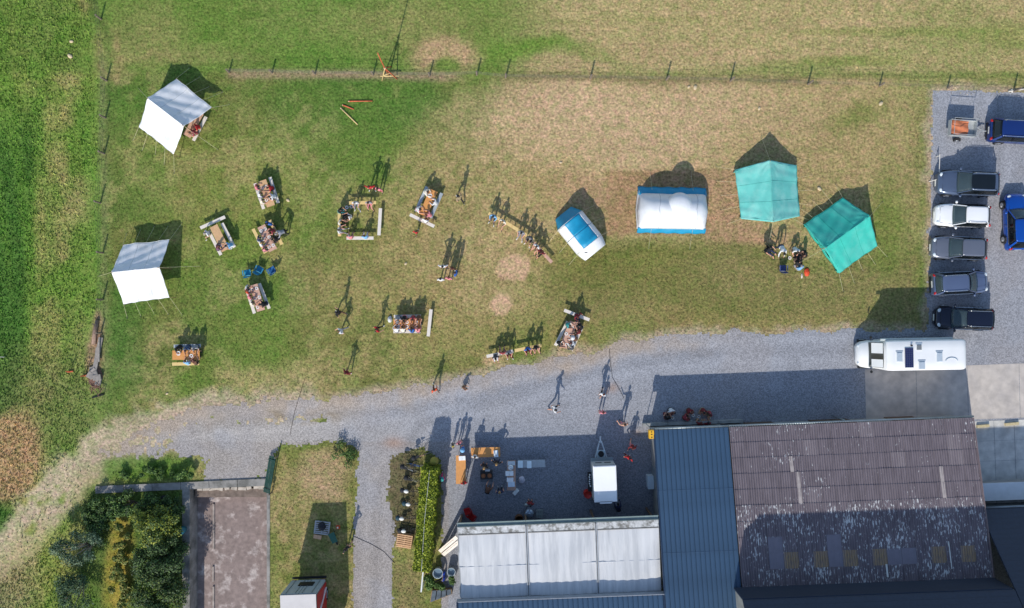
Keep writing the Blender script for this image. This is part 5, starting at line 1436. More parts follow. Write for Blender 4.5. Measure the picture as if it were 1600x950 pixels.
# ================================================================ vehicles
def glass_mat(name, tint, body, fac):
    m = M(name, body, .05, .1, 2, spec=.9)
    n = m.node_tree.nodes; l = m.node_tree.links
    tr_ = n.new('ShaderNodeBsdfTransparent'); tr_.inputs[0].default_value = (*tint, 1)
    mx = n.new('ShaderNodeMixShader'); mx.inputs[0].default_value = fac
    l.new(n['Principled BSDF'].outputs[0], mx.inputs[1]); l.new(tr_.outputs[0], mx.inputs[2]); l.new(mx.outputs[0], n['Material Output'].inputs['Surface'])
    return m
GLASS = glass_mat('car_glass', (.82, .88, .88), lin(78, 94, 100), .5)
GLASS_D = glass_mat('side_glass', (.45, .5, .52), lin(24, 30, 34), .4)
TYRE = M('tyre_rubber', lin(34, 34, 36), .85, .1)
RIM = M('alloy_rim', lin(190, 192, 196), .3, metal=.8)
CHROME = M('chrome_trim', lin(206, 208, 210), .2, metal=.9)
BLACKP = M('black_plastic', lin(28, 29, 32), .5)
TAILRED = M('tail_lamp', lin(170, 18, 24), .25)
HEADL = M('head_lamp', lin(214, 222, 226), .15)
PLATE = M('number_plate', lin(226, 224, 214), .5)
def paint(name, rgb): return M('paint_' + name, lin(*rgb), .22, .03, 1, coat=.6, metal=.25 if name != 'white' else 0)
WHEEL = {}
def wheel_meshes(r):
    if r not in WHEEL:
        ty = MB(); n = 20
        prof = [(r * .62, -.10), (r * .94, -.11), (r, -.08), (r, .08), (r * .94, .11), (r * .62, .10)]
        ty.loft([[V3((q * math.cos(2 * PI * k / n), y, q * math.sin(2 * PI * k / n))) for k in range(n)] for q, y in prof], True)
        ri = MB(); ri.loft([[V3((q * math.cos(2 * PI * k / n), y, q * math.sin(2 * PI * k / n))) for k in range(n)] for q, y in ((r * .63, .085), (r * .55, .112), (r * .2, .104), (r * .03, .12))], True)
        for k in range(5):
            a = 2 * PI * k / 5; ri.bar((.06 * math.cos(a), .115, .06 * math.sin(a)), (r * .56 * math.cos(a), .118, r * .56 * math.sin(a)), .03, .05, up=(0, 1, 0))
        WHEEL[r] = (ty.mesh('tyre', TYRE, True), ri.mesh('rim', RIM, False))
    return WHEEL[r]
def add_wheel(parent, x, y, r):
    a, b = wheel_meshes(r)
    t = link('wheel', a, parent, (x, y, r), 0 if y > 0 else PI)
    t.name = 'wheel'
    link('rim', b, t)
    return t
def car(label, px0, px1, py, face_, L, Wd, H, col, colname, style='hatch', rails=False, sunroof=False, zref=.8, vertical=None, boot=None):
    c = W((px0 + px1) / 2, py, zref); c.z = 0
    t = thing('parked_car', label, 'car', c, R(face_), 'cars parked on the gravel')
    P_ = paint(colname, col); w = Wd / 2; h = L / 2; belt = H * .60; hood = H * .60
    # lower body: stations (x, half width, top height)
    if style == 'van': st = [(-h, .78, .56), (-h * .985, .9, .60), (-h * .9, .98, belt / H), (-h * .4, 1, belt / H), (h * .28, 1, belt / H), (h * .5, .99, .60), (h * .75, .95, .555), (h * .9, .86, .50), (h * .97, .74, .45), (h, .6, .38)]
    else: st = [(-h, .74, .52), (-h * .98, .86, .59), (-h * .9, .95, belt / H + .02), (-h * .5, .995, belt / H), (0, 1, belt / H), (h * .30, 1, belt / H), (h * .45, .99, .615), (h * .68, .96, .585), (h * .86, .88, .53), (h * .95, .78, .47), (h, .62, .38)]
    rings = []
    for x, wf, zt in st:
        ww = w * wf; z = H * zt
        half = [(ww * .86, .20), (ww * .97, .30), (ww, .46), (ww * .985, max(.5, z - .16)), (ww * .94, z - .06), (ww * .80, z - .01), (ww * .4, z + .02), (0, z + .03)]
        ring = [V3((x, y, zz)) for y, zz in half] + [V3((x, -y, zz)) for y, zz in reversed(half[:-1])] + [V3((x, 0, .19))]
        rings.append(ring)
    body = MB().loft(rings).build('body', P_, t, True)
    # bonnet creases and shut lines
    GAP = M('shut_line', lin(26, 28, 32), .8)
    for s in (-1, 1):
        for x in (h * .34, -h * .08, -h * .5):
            MB().bar((x, s * (w * .995 + .004), .36), (x - .04, s * (w * .985 + .004), belt - .07), .014, .012, up=(0, 1, 0)).build('door_gap', GAP, body)
        MB().bar((h * .44, s * w * .80, H * .612 + .004), (h * .86, s * w * .66, H * .525 + .012), .016, .014).build('bonnet_gap', GAP, body)
    MB().bar((h * .87, -w * .6, H * .522 + .02), (h * .87, w * .6, H * .522 + .02), .016, .014).build('bonnet_gap', GAP, body)
    for s in (-1, 1):
        MB().bar((h * .42, s * w * .45, H * .625 + .018), (h * .88, s * w * .30, H * .53 + .018), .02, .018).build('bonnet_crease', P_, body)
    xb0, xb1 = (-h * .93, h * .42) if style != 'van' else (-h * .955, h * .50)
    xr0, xr1 = (-h * .74, h * .06) if style != 'van' else (-h * .84, h * .10)
    if style == 'suv': xb0, xr0, xr1 = -h * .95, -h * .78, h * .08
    wb, wt = w * .93, w * .70
    zb, zt = belt - .02, H
    def sh_pt(x, s, q):
        return V3((x, s * (wb + (wt - wb) * q), zb + (zt - zb) * q))
    core = MB(); core.add([(xb0 + .03, -wb + .03, zb), (xb1 - .03, -wb + .03, zb), (xb1 - .03, wb - .03, zb), (xb0 + .03, wb - .03, zb), (xr0 + .03, -wt + .03, zt - .05), (xr1 - .03, -wt + .03, zt - .05), (xr1 - .03, wt - .03, zt - .05), (xr0 + .03, wt - .03, zt - .05)],
                          [(0, 3, 2, 1), (4, 5, 6, 7), (0, 1, 5, 4), (1, 2, 6, 5), (2, 3, 7, 6), (3, 0, 4, 7)])
    INT = M('cabin_trim', lin(58, 60, 64), .8, .2, 6); SEAT = M('seat_cloth', lin(92, 94, 100), .9, .15, 8)
    it = MB().box(((xb0 + xb1) / 2 - .03, 0, belt + .045), (xb1 - xb0 - .25, wb * 1.72, .02)).build('interior', INT, t)
    MB().loft([[V3((xb1 - .12 - q, y, belt + .05 + z)) for y, z in ((-wb * .8, 0), (-wb * .78, .08), (wb * .78, .08), (wb * .8, 0))] for q in (0, .25, .42)]).build('dashboard', BLACKP, it)
    MB().tube([(xb1 - .62 + .05 * math.sin(2 * PI * k / 14), w * .36 + .17 * math.cos(2 * PI * k / 14), belt + .13 + .16 * math.sin(2 * PI * k / 14)) for k in range(15)], .018, 5).build('steering_wheel', BLACKP, it)
    for sx_ in (xr1 - .35, xr1 - 1.25):
        for s in (-1, 1):
            sb_ = MB(); sb_.loft([[V3((sx_ - q * .12 + dx, s * w * .38 + y * (1 - .25 * q), belt + .05 + q * .30)) for dx, y in ((-.05, -.22), (.06, -.2), (.06, .2), (-.05, .22))] for q in (0, .6, 1)])
            sb_.box((sx_ - .14, s * w * .38, belt + .40), (.09, .22, .13)); sb_.build('seat', SEAT, it)
    m = MB()
    def roof_fn(s, q):
        a = s * 2 - 1; b = q * 2 - 1
        x = (xr0 + xr1) / 2 + (xr1 - xr0) / 2 * a * (1 + .03 * (1 - b * b)) * (1 - .035 * b ** 6 * (1 if a > 0 else 1))
        y = b * wt * (1.02 - .06 * a * a * a * a)
        return V3((x, y, H - .05 + .055 * (1 - a * a * .8) * (1 - b * b * .7)))
    m.grid(roof_fn, 12, 10); ro = m.build('roof', P_, t, True)
    md = ro.modifiers.new('thickness', 'SOLIDIFY'); md.thickness = .03
    def glass(name, a, b, c_, d, mat, bulge, out):
        g = MB(); a, b, c_, d = map(V3, (a, b, c_, d)); out = V3(out).normalized()
        g.grid(lambda s, q: a.lerp(b, s).lerp(d.lerp(c_, s), q) + out * (bulge * 4 * s * (1 - s) + .012), 8, 4)
        o_ = g.build(name, mat, t, True); md_ = o_.modifiers.new('thickness', 'SOLIDIFY'); md_.thickness = .006
        return o_
    glass('windscreen', (xb1, wb * .9, zb + .02), (xb1, -wb * .9, zb + .02), (xr1, -wt * .95, zt - .04), (xr1, wt * .95, zt - .04), GLASS, .09, (1, 0, .7))
    glass('rear_window', (xb0, -wb * .88, zb + .06), (xb0, wb * .88, zb + .06), (xr0, wt * .92, zt - .05), (xr0, -wt * .92, zt - .05), GLASS_D if style != 'van' else GLASS, .05, (-1, 0, .5))
    for s in (-1, 1):
        xm = (xb0 + xb1) * .5 - .1; xm2 = (xr0 + xr1) * .5 - .05
        o1 = [(xb1 - .12, s * wb, zb + .03), (xm + .04, s * wb, zb + .03), (xm2 + .04, s * wt, zt - .07), (xr1 - .08, s * wt, zt - .07)]
        o2 = [(xm - .04, s * wb, zb + .03), (xb0 + .22, s * wb, zb + .05), (xr0 + .16, s * wt, zt - .07), (xm2 - .04, s * wt, zt - .07)]
        for q in (o1, o2):
            if s > 0: q = [q[1], q[0], q[3], q[2]]
            glass('side_window', *q, GLASS_D, .0, (0, s, .35))
        MB().bar((xb1 + .02, s * wb * .95, zb), (xr1, s * wt, zt - .03), .06, .05).build('pillar', P_, t)
        MB().bar((xb0 + .06, s * wb * .97, zb + .02), (xr0, s * wt, zt - .03), .14, .06).build('pillar', P_, t)
        MB().bar((xm, s * (wb + .015), zb), (xm2, s * (wt + .015), zt - .04), .05, .03).build('pillar', BLACKP, t)
        MB().bar((xb0 + .25, s * (wb + .03), zb + .01), (xb1 - .05, s * (wb + .03), zb + .01), .03, .025).build('belt_trim', CHROME if col != (238, 238, 238) else BLACKP, t)
        mm = MB().ball((xb1 - .22, s * (w + .09), zb + .09), (.10, .12, .08), 10, 6); mm.bar((xb1 - .2, s * w * .95, zb + .05), (xb1 - .2, s * (w + .05), zb + .08), .05, .04)
        mm.build('mirror', P_, t, True)
        for x in (xm + .25, xm - .7): MB().bar((x, s * (w * .99 + .012), belt - .17), (x + .16, s * (w * .99 + .012), belt - .17), .02, .03).build('door_handle', CHROME, t)
        MB().ball((h * .885, s * w * .62, H * .475), (.17, .17, .07), 10, 6, rot=Matrix.Rotation(-s * .55, 3, 'Z')).build('headlight', HEADL, t, True)
        MB().ball((-h * .955, s * w * .70, H * .54), (.10, .2, .12), 10, 6, rot=Matrix.Rotation(s * .5, 3, 'Z')).build('tail_light', TAILRED, t, True)
        if rails:
            MB().tube([(xr0 + .1, s * wt * .93, H - .02), (xr0 + .25, s * wt * .95, H + .04), (xr1 - .3, s * wt * .95, H + .045), (xr1 - .12, s * wt * .93, H - .01)], .02, 6).build('roof_rail', CHROME, t, True)
        for x in (-h * .60, h * .62):
            add_wheel(t, x, s * (w - .07), .33 if H < 1.6 else .36)
            MB().tube([(x + .4 * math.cos(PI * k / 8), s * (w * .975), .33 + .4 * math.sin(PI * k / 8)) for k in range(9)], .03, 6).build('wheel_arch', BLACKP, t, True)
    if sunroof:
        m = MB(); m.grid(lambda s, q: roof_fn(.13 + .87 * s, .1 + .8 * q) + V3((0, 0, .008)), 8, 6); m.build('glass_roof', GLASS_D, t, True)
    MB().bar((h * .985, -w * .5, .42), (h * .985, w * .5, .42), .06, .2).build('grille', BLACKP, t)
    MB().bar((h * 1.0, -.26, .40), (h * 1.0, .26, .40), .08, .11).build('number_plate', PLATE, t)
    MB().bar((-h * 1.0, -.26, .62), (-h * 1.0, .26, .62), .05, .11).build('number_plate', PLATE, t)
    MB().bar((-h * .985, -w * .7, .36), (-h * .985, w * .7, .36), .1, .2).build('bumper', BLACKP, t)
    MB().tube([(xb1 + .03, w * .5, zb + .06), (xb1 - .25, -w * .2, zb + .25)], .01, 5).build('wiper', BLACKP, t)
    return t
GREYB = (96, 108, 128)
car('grey blue SUV with a black glass roof, parked northmost of the row', 1465, 1561, 286, 180 - 2, 4.65, 1.92, 1.68, (84, 98, 122), 'slate', 'suv', True, True)
car('white hatchback parked between the SUV and the plain grey car', 1463, 1548, 336.5, 180 - 2, 4.15, 1.80, 1.48, (238, 238, 238), 'white', 'hatch', True)
car('plain grey hatchback third in the parked row', 1457, 1543, 387.5, 180 - 2, 4.2, 1.80, 1.48, (108, 114, 128), 'grey', 'hatch')
car('blue grey people carrier parked with its red tail lamps toward the grass', 1457, 1546, 442, 3, 4.3, 1.80, 1.64, (92, 106, 136), 'bluegrey', 'van', True)
car('dark navy car parked nearest the motorhome', 1463, 1551, 497.5, 180 - 2, 4.3, 1.76, 1.60, (22, 28, 48), 'navy', 'van', True)
car('blue car with roof rails at the upper right edge beside the small trailer', 1545, 1642, 205, -3, 4.6, 1.85, 1.6, (24, 52, 116), 'royal', 'suv', True)
t_ = car('bright blue car cut off by the right edge, parked across the others', 1570, 1612, 346, 92, 4.35, 1.82, 1.5, (12, 78, 170), 'bright', 'hatch')

# ---- motorhome
MHW = M('motorhome_white', lin(236, 236, 234), .35, .03, 1, coat=.3)
c = W(1434, 555, 2.8); c.z = 0
mh = thing('motorhome', 'long white motorhome with a solar panel on its roof, parked beside the apron', 'motorhome', c, R(181))
Lm, Wm, Hm = 7.35, 2.28, 2.85
x0, x1 = -Lm / 2, Lm / 2 - 1.35
rings = []
for x, wf, zz in ((x0, .80, Hm - .25), (x0 + .06, .93, Hm - .1), (x0 + .25, .99, Hm - .02), (x0 + .5, 1, Hm), (x1 - .5, 1, Hm), (x1 - .1, .98, Hm - .03), (x1, .93, Hm - .1)):
    ww = Wm / 2 * wf
    half = [(ww * .97, .42), (ww, .6), (ww, zz - .16), (ww * .97, zz - .05), (ww * .9, zz), (ww * .4, zz + .015), (0, zz + .02)]
    rings.append([V3((x, y, z)) for y, z in half] + [V3((x, -y, z)) for y, z in reversed(half[:-1])] + [V3((x, 0, .4))])
MB().loft(rings).build('living_body', MHW, mh, True)
rings = []
for x, wf, zt in ((x1 - .05, .90, 2.25), (x1 + .25, .93, 1.62), (x1 + .6, .93, 1.25), (x1 + 1.0, .86, 1.08), (x1 + 1.25, .7, .9), (x1 + 1.36, .5, .7)):
    ww = Wm / 2 * wf
    half = [(ww * .97, .35), (ww, .6), (ww * .98, zt - .12), (ww * .88, zt - .01), (0, zt + .03)]
    rings.append([V3((x, y, z)) for y, z in half] + [V3((x, -y, z)) for y, z in reversed(half[:-1])] + [V3((x, 0, .33))])
cab_ = MB().loft(rings).build('cab', MHW, mh, True)
g = MB(); g.grid(lambda s, q: V3((x1 - .02 + .66 * q + .03, (s * 2 - 1) * Wm / 2 * .84, 2.3 - 1.02 * q + .09 * (1 - (s * 2 - 1) ** 2))), 8, 5); o_ = g.build('windscreen', GLASS_D, mh, True)
sun_ = MB(); sun_.grid(lambda s, q: V3((x1 + .06 + .5 * q, -Wm / 2 * .8 + Wm * .34 * s, 2.26 - .8 * q + .10)), 4, 4); sun_.build('sun_blind', MHW, mh, True)
sun_ = MB(); sun_.grid(lambda s, q: V3((x1 + .06 + .5 * q, Wm / 2 * .8 - Wm * .26 * s, 2.26 - .8 * q + .10)), 4, 4); sun_.build('sun_blind', MHW, mh, True)
for s in (-1, 1):
    MB().ball((x1 + .55, s * (Wm / 2 + .16), 1.5), (.07, .12, .18), 8, 6).build('mirror', BLACKP, mh, True)
    MB().tube([(x1 + .5, s * Wm / 2 * .92, 1.3), (x1 + .55, s * (Wm / 2 + .12), 1.48)], .02, 6).build('mirror_arm', BLACKP, mh)
    MB().ball((x1 + 1.2, s * Wm / 2 * .58, .82), (.14, .16, .1), 8, 6).build('headlight', HEADL, mh, True)
    MB().box((x0 + .01, s * .85, .95), (.06, .12, .5)).build('tail_light', TAILRED, mh)
    for x in (x0 + 1.6, x1 + .75): add_wheel(mh, x, s * (Wm / 2 - .14), .34)
    for x, wd_ in ((x0 + 1.0, 1.0), (x0 + 3.2, 1.1)): MB().box((x, s * (Wm / 2 + .005), 1.7), (wd_, .03, .5)).build('side_window', GLASS_D, mh)
MB().box((x0 + 4.6, Wm / 2 + .01, 1.3), (.62, .03, 1.7)).build('door', MHW, mh)
HATCH = M('hatch_grey', lin(176, 188, 198), .3, .08, 3)
FRAME = M('hatch_frame', lin(226, 228, 228), .5)
for (px, py, lx, ly, mt) in ((1405.5, 558, .38, .62, HATCH), (1436, 543, .34, .34, M('hatch_dark', lin(118, 122, 124), .4)), (1440.5, 571, .40, .50, HATCH), (1468, 558, .38, .64, HATCH)):
    p = W(px, py, Hm + .05) - c; p.z = 0; p = Matrix.Rotation(-R(181), 3, 'Z') @ p
    h_ = MB().box((p.x, p.y, Hm + .06), (lx, ly, .08)).build('roof_hatch', mt, mh)
    MB().box((p.x, p.y, Hm + .025), (lx + .1, ly + .1, .05)).build('frame', FRAME, h_)
    MB().box((p.x, p.y - ly / 2 - .12, Hm + .03), (lx + .16, .05, .05)).build('wind_deflector', HATCH, h_)
p = W(1420.5, 559, Hm + .05) - c; p.z = 0; p = Matrix.Rotation(-R(181), 3, 'Z') @ p
so = MB().box((p.x, p.y, Hm + .06), (.64, 1.46, .035)).build('solar_panel', M('solar_frame', lin(150, 150, 160), .4, metal=.5), mh)
cell = MB().box((0, 0, 0), (.14, .155, .008)).mesh('solar_cell', M('solar_blue', lin(40, 48, 86), .15, .15, 5))
for i in range(4):
    for j in range(9): link('solar_cell', cell, so, (p.x - .225 + i * .15, p.y - .64 + j * .16, Hm + .082))
p = W(1486.5, 562, Hm) - c; p.z = 0; p = Matrix.Rotation(-R(181), 3, 'Z') @ p
MB().tube([(p.x + .44 * math.cos(a), p.y + .1 - .26 * math.sin(a) , Hm + .04) for a in [PI * k / 12 for k in range(13)]], .03, 6).build('roof_rail_arc', HATCH, mh, True)
MB().tube([(x0 + .9, -Wm / 2 - .06, 2.5), (x1 + .3, -Wm / 2 - .06, 2.5)], .085, 8).build('awning', M('awning_grey', lin(190, 198, 198), .5), mh, True)
MB().lathe([(.05, Hm), (.05, Hm + .12), (.08, Hm + .13), (.08, Hm + .16)], (p.x + 3.0, -.75, 0), 8).build('roof_vent', BLACKP, mh)

# ---- white box trailer in the courtyard
BXW = M('trailer_white', lin(246, 246, 246), .4, .03, 1)
Ht = 2.66
c = W(945.5, 755.5, Ht); c.z = 0
tr = thing('box_trailer', 'white box trailer with a grey front standing in the courtyard', 'trailer', c, R(90 + 2.2))
LT, WT_ = 2.72, 1.68
MB().box((0, 0, 1.5), (LT, WT_, 2.0)).build('box_body', M('trailer_grey_side', lin(170, 178, 180), .5, .08, 2), tr)
m = MB(); m.box((-.03, 0, Ht - .02), (LT - .02, WT_ + .04, .06)); m.box((-.03, 0, Ht + .02), (LT - .12, WT_ - .06, .04)); m.build('roof', BXW, tr)
MB().box((-LT / 2 - .06, .0, Ht - .02), (.16, .9, .06)).build('roof_lip', BXW, tr)
MB().box((LT / 2 + .13, 0, 1.0), (.26, WT_ + .02, .1)).build('front_shelf', ZINC, tr)
MB().box((LT / 2 + .02, .35, 1.7), (.03, .5, .12)).build('vent', BLACKP, tr)
MB().box((LT / 2 + .02, -.35, 1.7), (.03, .5, .12)).build('vent', BLACKP, tr)
for s in (-1, 1):
    MB().bar((LT / 2, s * .5, .52), (LT / 2 + 1.45, s * .06, .52), .09, .1).build('drawbar', M('pale_galvanised', lin(206, 212, 214), .5), tr)
    add_wheel(tr, -.1, s * (WT_ / 2 + .02), .3)
    MB().tube([(-.1 + .38 * math.cos(PI * k / 8), s * (WT_ / 2 + .05), .32 + .38 * math.sin(PI * k / 8)) for k in range(9)], .09, 6).build('mudguard', BLACKP, tr)
MB().box((LT / 2 + .45, 0, .62), (.6, .62, .2)).build('hitch_box', M('hitch_box_steel', lin(186, 204, 210), .4), tr)
a, b = wheel_meshes(.3); sp = link('spare_wheel', a, tr, (LT / 2 + .5, .02, .82)); sp.rotation_euler = (R(90), 0, 0); sp.scale = (.75, .75, .75)
MB().tube([(LT / 2 + 1.3, 0, .5), (LT / 2 + 1.8, 0, .52)], [.05, .06], 8).build('coupling', MATS['pale_galvanised'], tr)
MB().tube([(LT / 2 + 1.3, .1, .75), (LT / 2 + 1.3, .1, 0)], .03, 8).build('jockey_wheel_post', ZINC, tr)
MB().box((-.2, WT_ / 2 + .16, 1.0), (1.5, .3, .04)).build('serving_flap', BLACKP, tr)
rr = random.Random(3)
for i in range(6):
    q = Matrix.Rotation(R(92.2), 3, 'Z') @ V3((.35 - i * .17, WT_ / 2 + .17 + rr.uniform(-.05, .05), 1.025))
    t = thing('jar', ('first', 'second', 'third', 'fourth', 'fifth', 'last')[i] + ' pale jar from the front on the white trailer flap', 'jar', c + q, 0, 'jars on the trailer flap')
    MB().lathe([(.055, 0), (.06, .02), (.06, .13), (.045, .15)], n=10).build('glass', M('jar_pale', lin(196, 204, 204), .2), t, True)
    MB().lathe([(.05, .15), (.05, .18)], n=10).build('lid', BXW, t)

# ---- small open trailer beside the blue car
c = W(1503, 201, .7); c.z = 0
ot = thing('open_trailer', 'small open trailer with a rusty orange load beside the blue car', 'trailer', c, R(-4))
GALV = M('galvanised', lin(186, 190, 190), .45, .12, 4, metal=.4)
MB().box((0, 0, .55), (1.95, 1.2, .05)).build('floor', GALV, ot)
for s in (-1, 1):
    MB().box((0, s * .6, .78), (2.0, .03, .42)).build('side_board', GALV, ot)
    MB().box((s * .99, 0, .78), (.03, 1.16, .42)).build('end_board', GALV, ot)
    MB().tube([(-.98, s * .62, 1.0), (-.98, s * .62, 1.45), (.9, s * .62, 1.45), (.9, s * .62, 1.0)], .02, 6).build('side_rail', GALV, ot)
    add_wheel(ot, -.1, s * .78, .27)
    MB().bar((1.0, s * .4, .45), (1.75, 0, .45), .05, .08).build('drawbar', GALV, ot)
MB().tube([(-.98, -.62, 1.45), (-.98, .62, 1.45)], .02, 6).build('end_rail', GALV, ot); MB().tube([(.9, .62, 1.45), (.9, .62, 1.9)], .02, 6).build('corner_post', GALV, ot)
m = MB(); m.grid(lambda s, q: (-.9 + 1.35 * s, -.55 + 1.1 * q, .84 + .08 * math.sin(s * 5) + .05 * math.sin(q * 9 + s * 4)), 12, 10); m.build('load_cover', M('rusty_orange_cover', lin(196, 116, 78), .8, .2, 4, bump=.3), ot, True)
MB().tube([(1.7, 0, .5), (2.0, 0, .48)], .045, 8).build('coupling', GALV, ot)
MB().tube([(1.55, .1, .7), (1.55, .1, 0)], .03, 6).build('prop_stand', GALV, ot)

# ---- box lorry at the bottom edge
Hl = 4.0
pa, pb = W(437.5, 931, Hl), W(493.5, 928, Hl)
c = (pa + pb) / 2; c.z = 0
lo = thing('box_lorry', 'tall lorry with pale roof and red side at the bottom edge of the field', 'lorry', c, R(2))
LW = (pb - pa).length
MB().box((0, -3.5, Hl - .03), (LW, 7.0, .08)).build('roof', M('lorry_roof', lin(206, 200, 196), .6, .06, 1.5), lo)
MB().box((0, -3.5, 2.45), (LW - .05, 6.96, 2.95)).build('box_body', M('lorry_grey', lin(168, 176, 182), .6), lo)
GD = M('lorry_door_grey', lin(150, 164, 172), .5, .08, 2)
for s in (-1, 1):
    d_ = MB().box((s * LW / 4, .02, 2.45), (LW / 2 - .04, .05, 2.85)).build('rear_door', GD, lo)
    for x in (.25, .95): MB().tube([(s * x, .07, 1.05), (s * x, .07, 3.8)], .025, 6).build('locking_bar', ZINC, d_)
    for y in (-1.3, -5.0): add_wheel(lo, 0, 1, .5).matrix_local = Matrix.Translation((s * (LW / 2 - .18), y, .5)) @ Matrix.Rotation(R(90) if s < 0 else R(-90), 4, 'Z')
    MB().box((s * (LW / 2 - .2), -.02, .95), (.3, .08, .14)).build('tail_light', TAILRED, lo)
MB().box((0, -3.5, .85), (1.0, 6.8, .25)).build('chassis', BLACKP, lo)
MB().box((.1, .08, 2.0), (1.1, .08, .7)).build('rear_hatch', BLACKP, lo)
MB().box((0, .14, .75), (LW, .14, .16)).build('bumper', BLACKP, lo)
cur = MB(); cur.grid(lambda s, q: (LW / 2 + .02 + .02 * math.sin(s * 60), -.12 - 6.7 * s, 1.0 + 2.85 * q), 60, 3); cu = cur.build('red_side', M('red_tarpaulin', lin(170, 24, 34), .5, .1, 2), lo, True)
for i in range(4):
    MB().bar((LW / 2 + .055, -.5 - i * 1.7, 1.2), (LW / 2 + .055, -1.5 - i * 1.7, 3.2), .01, .16, up=(1, 0, 0)).build('white_stripe', M('white_print', lin(222, 220, 224), .5), cu)

# ================================================================ bicycles beside the hedge
def bicycle(label, px, py, face_, frame_rgb, nm, saddle='dark', bag=None):
    c = W(px, py, .6); c.z = 0
    t = thing('bicycle', label, 'bicycle', c, R(face_), 'bicycles parked along the hedge')
    F = M('bike_' + nm, lin(*frame_rgb), .3)
    for x in (-.52, .52):
        w_ = MB(); w_.tube([(x + .33 * math.cos(2 * PI * k / 20), 0, .34 + .33 * math.sin(2 * PI * k / 20)) for k in range(21)], .018, 6)
        wo = w_.build('wheel', TYRE, t, True)
        sp_ = MB()
        for k in range(8): sp_.tube([(x, 0, .34), (x + .32 * math.cos(PI * k / 4), 0, .34 + .32 * math.sin(PI * k / 4))], .004, 4)
        sp_.build('spokes', RIM, wo)
    fr = MB(); bb = (-.06, 0, .30); st_ = (-.22, 0, .78); hd_ = (.34, 0, .82); rw, fw_ = (-.52, 0, .34), (.52, 0, .34)
    for a, b, r_ in ((bb, st_, .016), (st_, hd_, .015), (bb, hd_, .018), (rw, bb, .012), (rw, st_, .01), (hd_, fw_, .014)): fr.tube([a, b], r_, 6)
    fr.build('frame', F, t)
    hb_ = MB(); hb_.tube([(.34, 0, .82), (.31, 0, 1.0)], .013, 6); hb_.tube([(.20, -.28, 1.02), (.30, -.2, 1.0), (.33, 0, 1.0), (.30, .2, 1.0), (.20, .28, 1.02)], .014, 6)
    hb_.build('handlebar', BLACKP, t)
    sd_ = MB(); sd_.tube([(-.22, 0, .78), (-.25, 0, .92)], .013, 6)
    sd_.loft([[V3((x, y * q, .94 + zz)) for y, zz in ((-1, -.02), (-.7, .02), (.7, .02), (1, -.02))] for x, q in ((-.40, .09), (-.33, .10), (-.22, .06), (-.08, .025))])
    sd_.build('saddle', M('white_saddle_cover', lin(226, 226, 220), .6) if saddle == 'white' else BLACKP, t)
    if saddle == 'white':
        MB().ball((-.27, 0, .965), (.2, .14, .06), 10, 6).build('saddle_cover', MATS['white_saddle_cover'], t, True)
    pd = MB(); pd.tube([(-.06, -.12, .30), (-.06, .12, .30)], .012, 6); pd.box((-.02, .16, .22), (.09, .07, .02)); pd.box((-.1, -.16, .38), (.09, .07, .02)); pd.build('pedals', BLACKP, t)
    MB().tube([(-.2, 0, .7), (-.55, 0, .72)], .012, 6).build('carrier', BLACKP, t)
    if bag:
        MB().ball((-.58, 0, .80), (.2, .2, .14), 10, 7).build('carrier_bag', M('bag_' + bag, lin(*{'k': (30, 32, 38), 'tl': (36, 66, 78), 'br': (88, 62, 44)}[bag]), .8, .2, 8), t, True)
    return t
bicycle('pale framed bicycle northmost along the hedge', 658, 712, 15, (170, 130, 116), 'copper', 'dark', 'k')
bicycle('bright blue bicycle at the north end of the hedge', 650, 727, -8, (20, 90, 170), 'blue')
bicycle('silver bicycle below the bright blue bicycle', 640, 733, -22, (176, 178, 176), 'silver', 'dark', 'k')
bicycle('bicycle with pale frame bar below the silver bicycle', 646, 750, -20, (160, 156, 150), 'grey', 'dark', 'k')
bicycle('white saddled bicycle with black bag, upper of four', 641, 767, -8, (60, 58, 60), 'dark1', 'white', 'k')
bicycle('white saddled bicycle with teal and brown bag', 644, 787, -6, (60, 48, 40), 'dark2', 'white', 'tl')
bicycle('bicycle with teal bag and white saddle in the lower half of the row', 634, 809, -3, (50, 50, 56), 'dark3', 'white', 'tl')
bicycle('white saddled bicycle just above the pallet', 637, 828, 0, (64, 60, 60), 'dark4', 'white', 'k')
# sack over the hedge end
c = W(678, 722, 1.2); c.z = 0
t = thing('covered_stand', 'post with an olive yellow cover at the north end of the hedge', 'cover', c)
MB().tube([(0, 0, 0), (0, 0, 1.3)], .04, 8).build('post', POST, t)
m = MB(); m.lathe([(.34, .75), (.32, 1.0), (.26, 1.25), (.14, 1.38), (.02, 1.4)], n=12); m.build('cover', M('olive_cover', lin(150, 142, 60), .8, .15, 5), t, True)

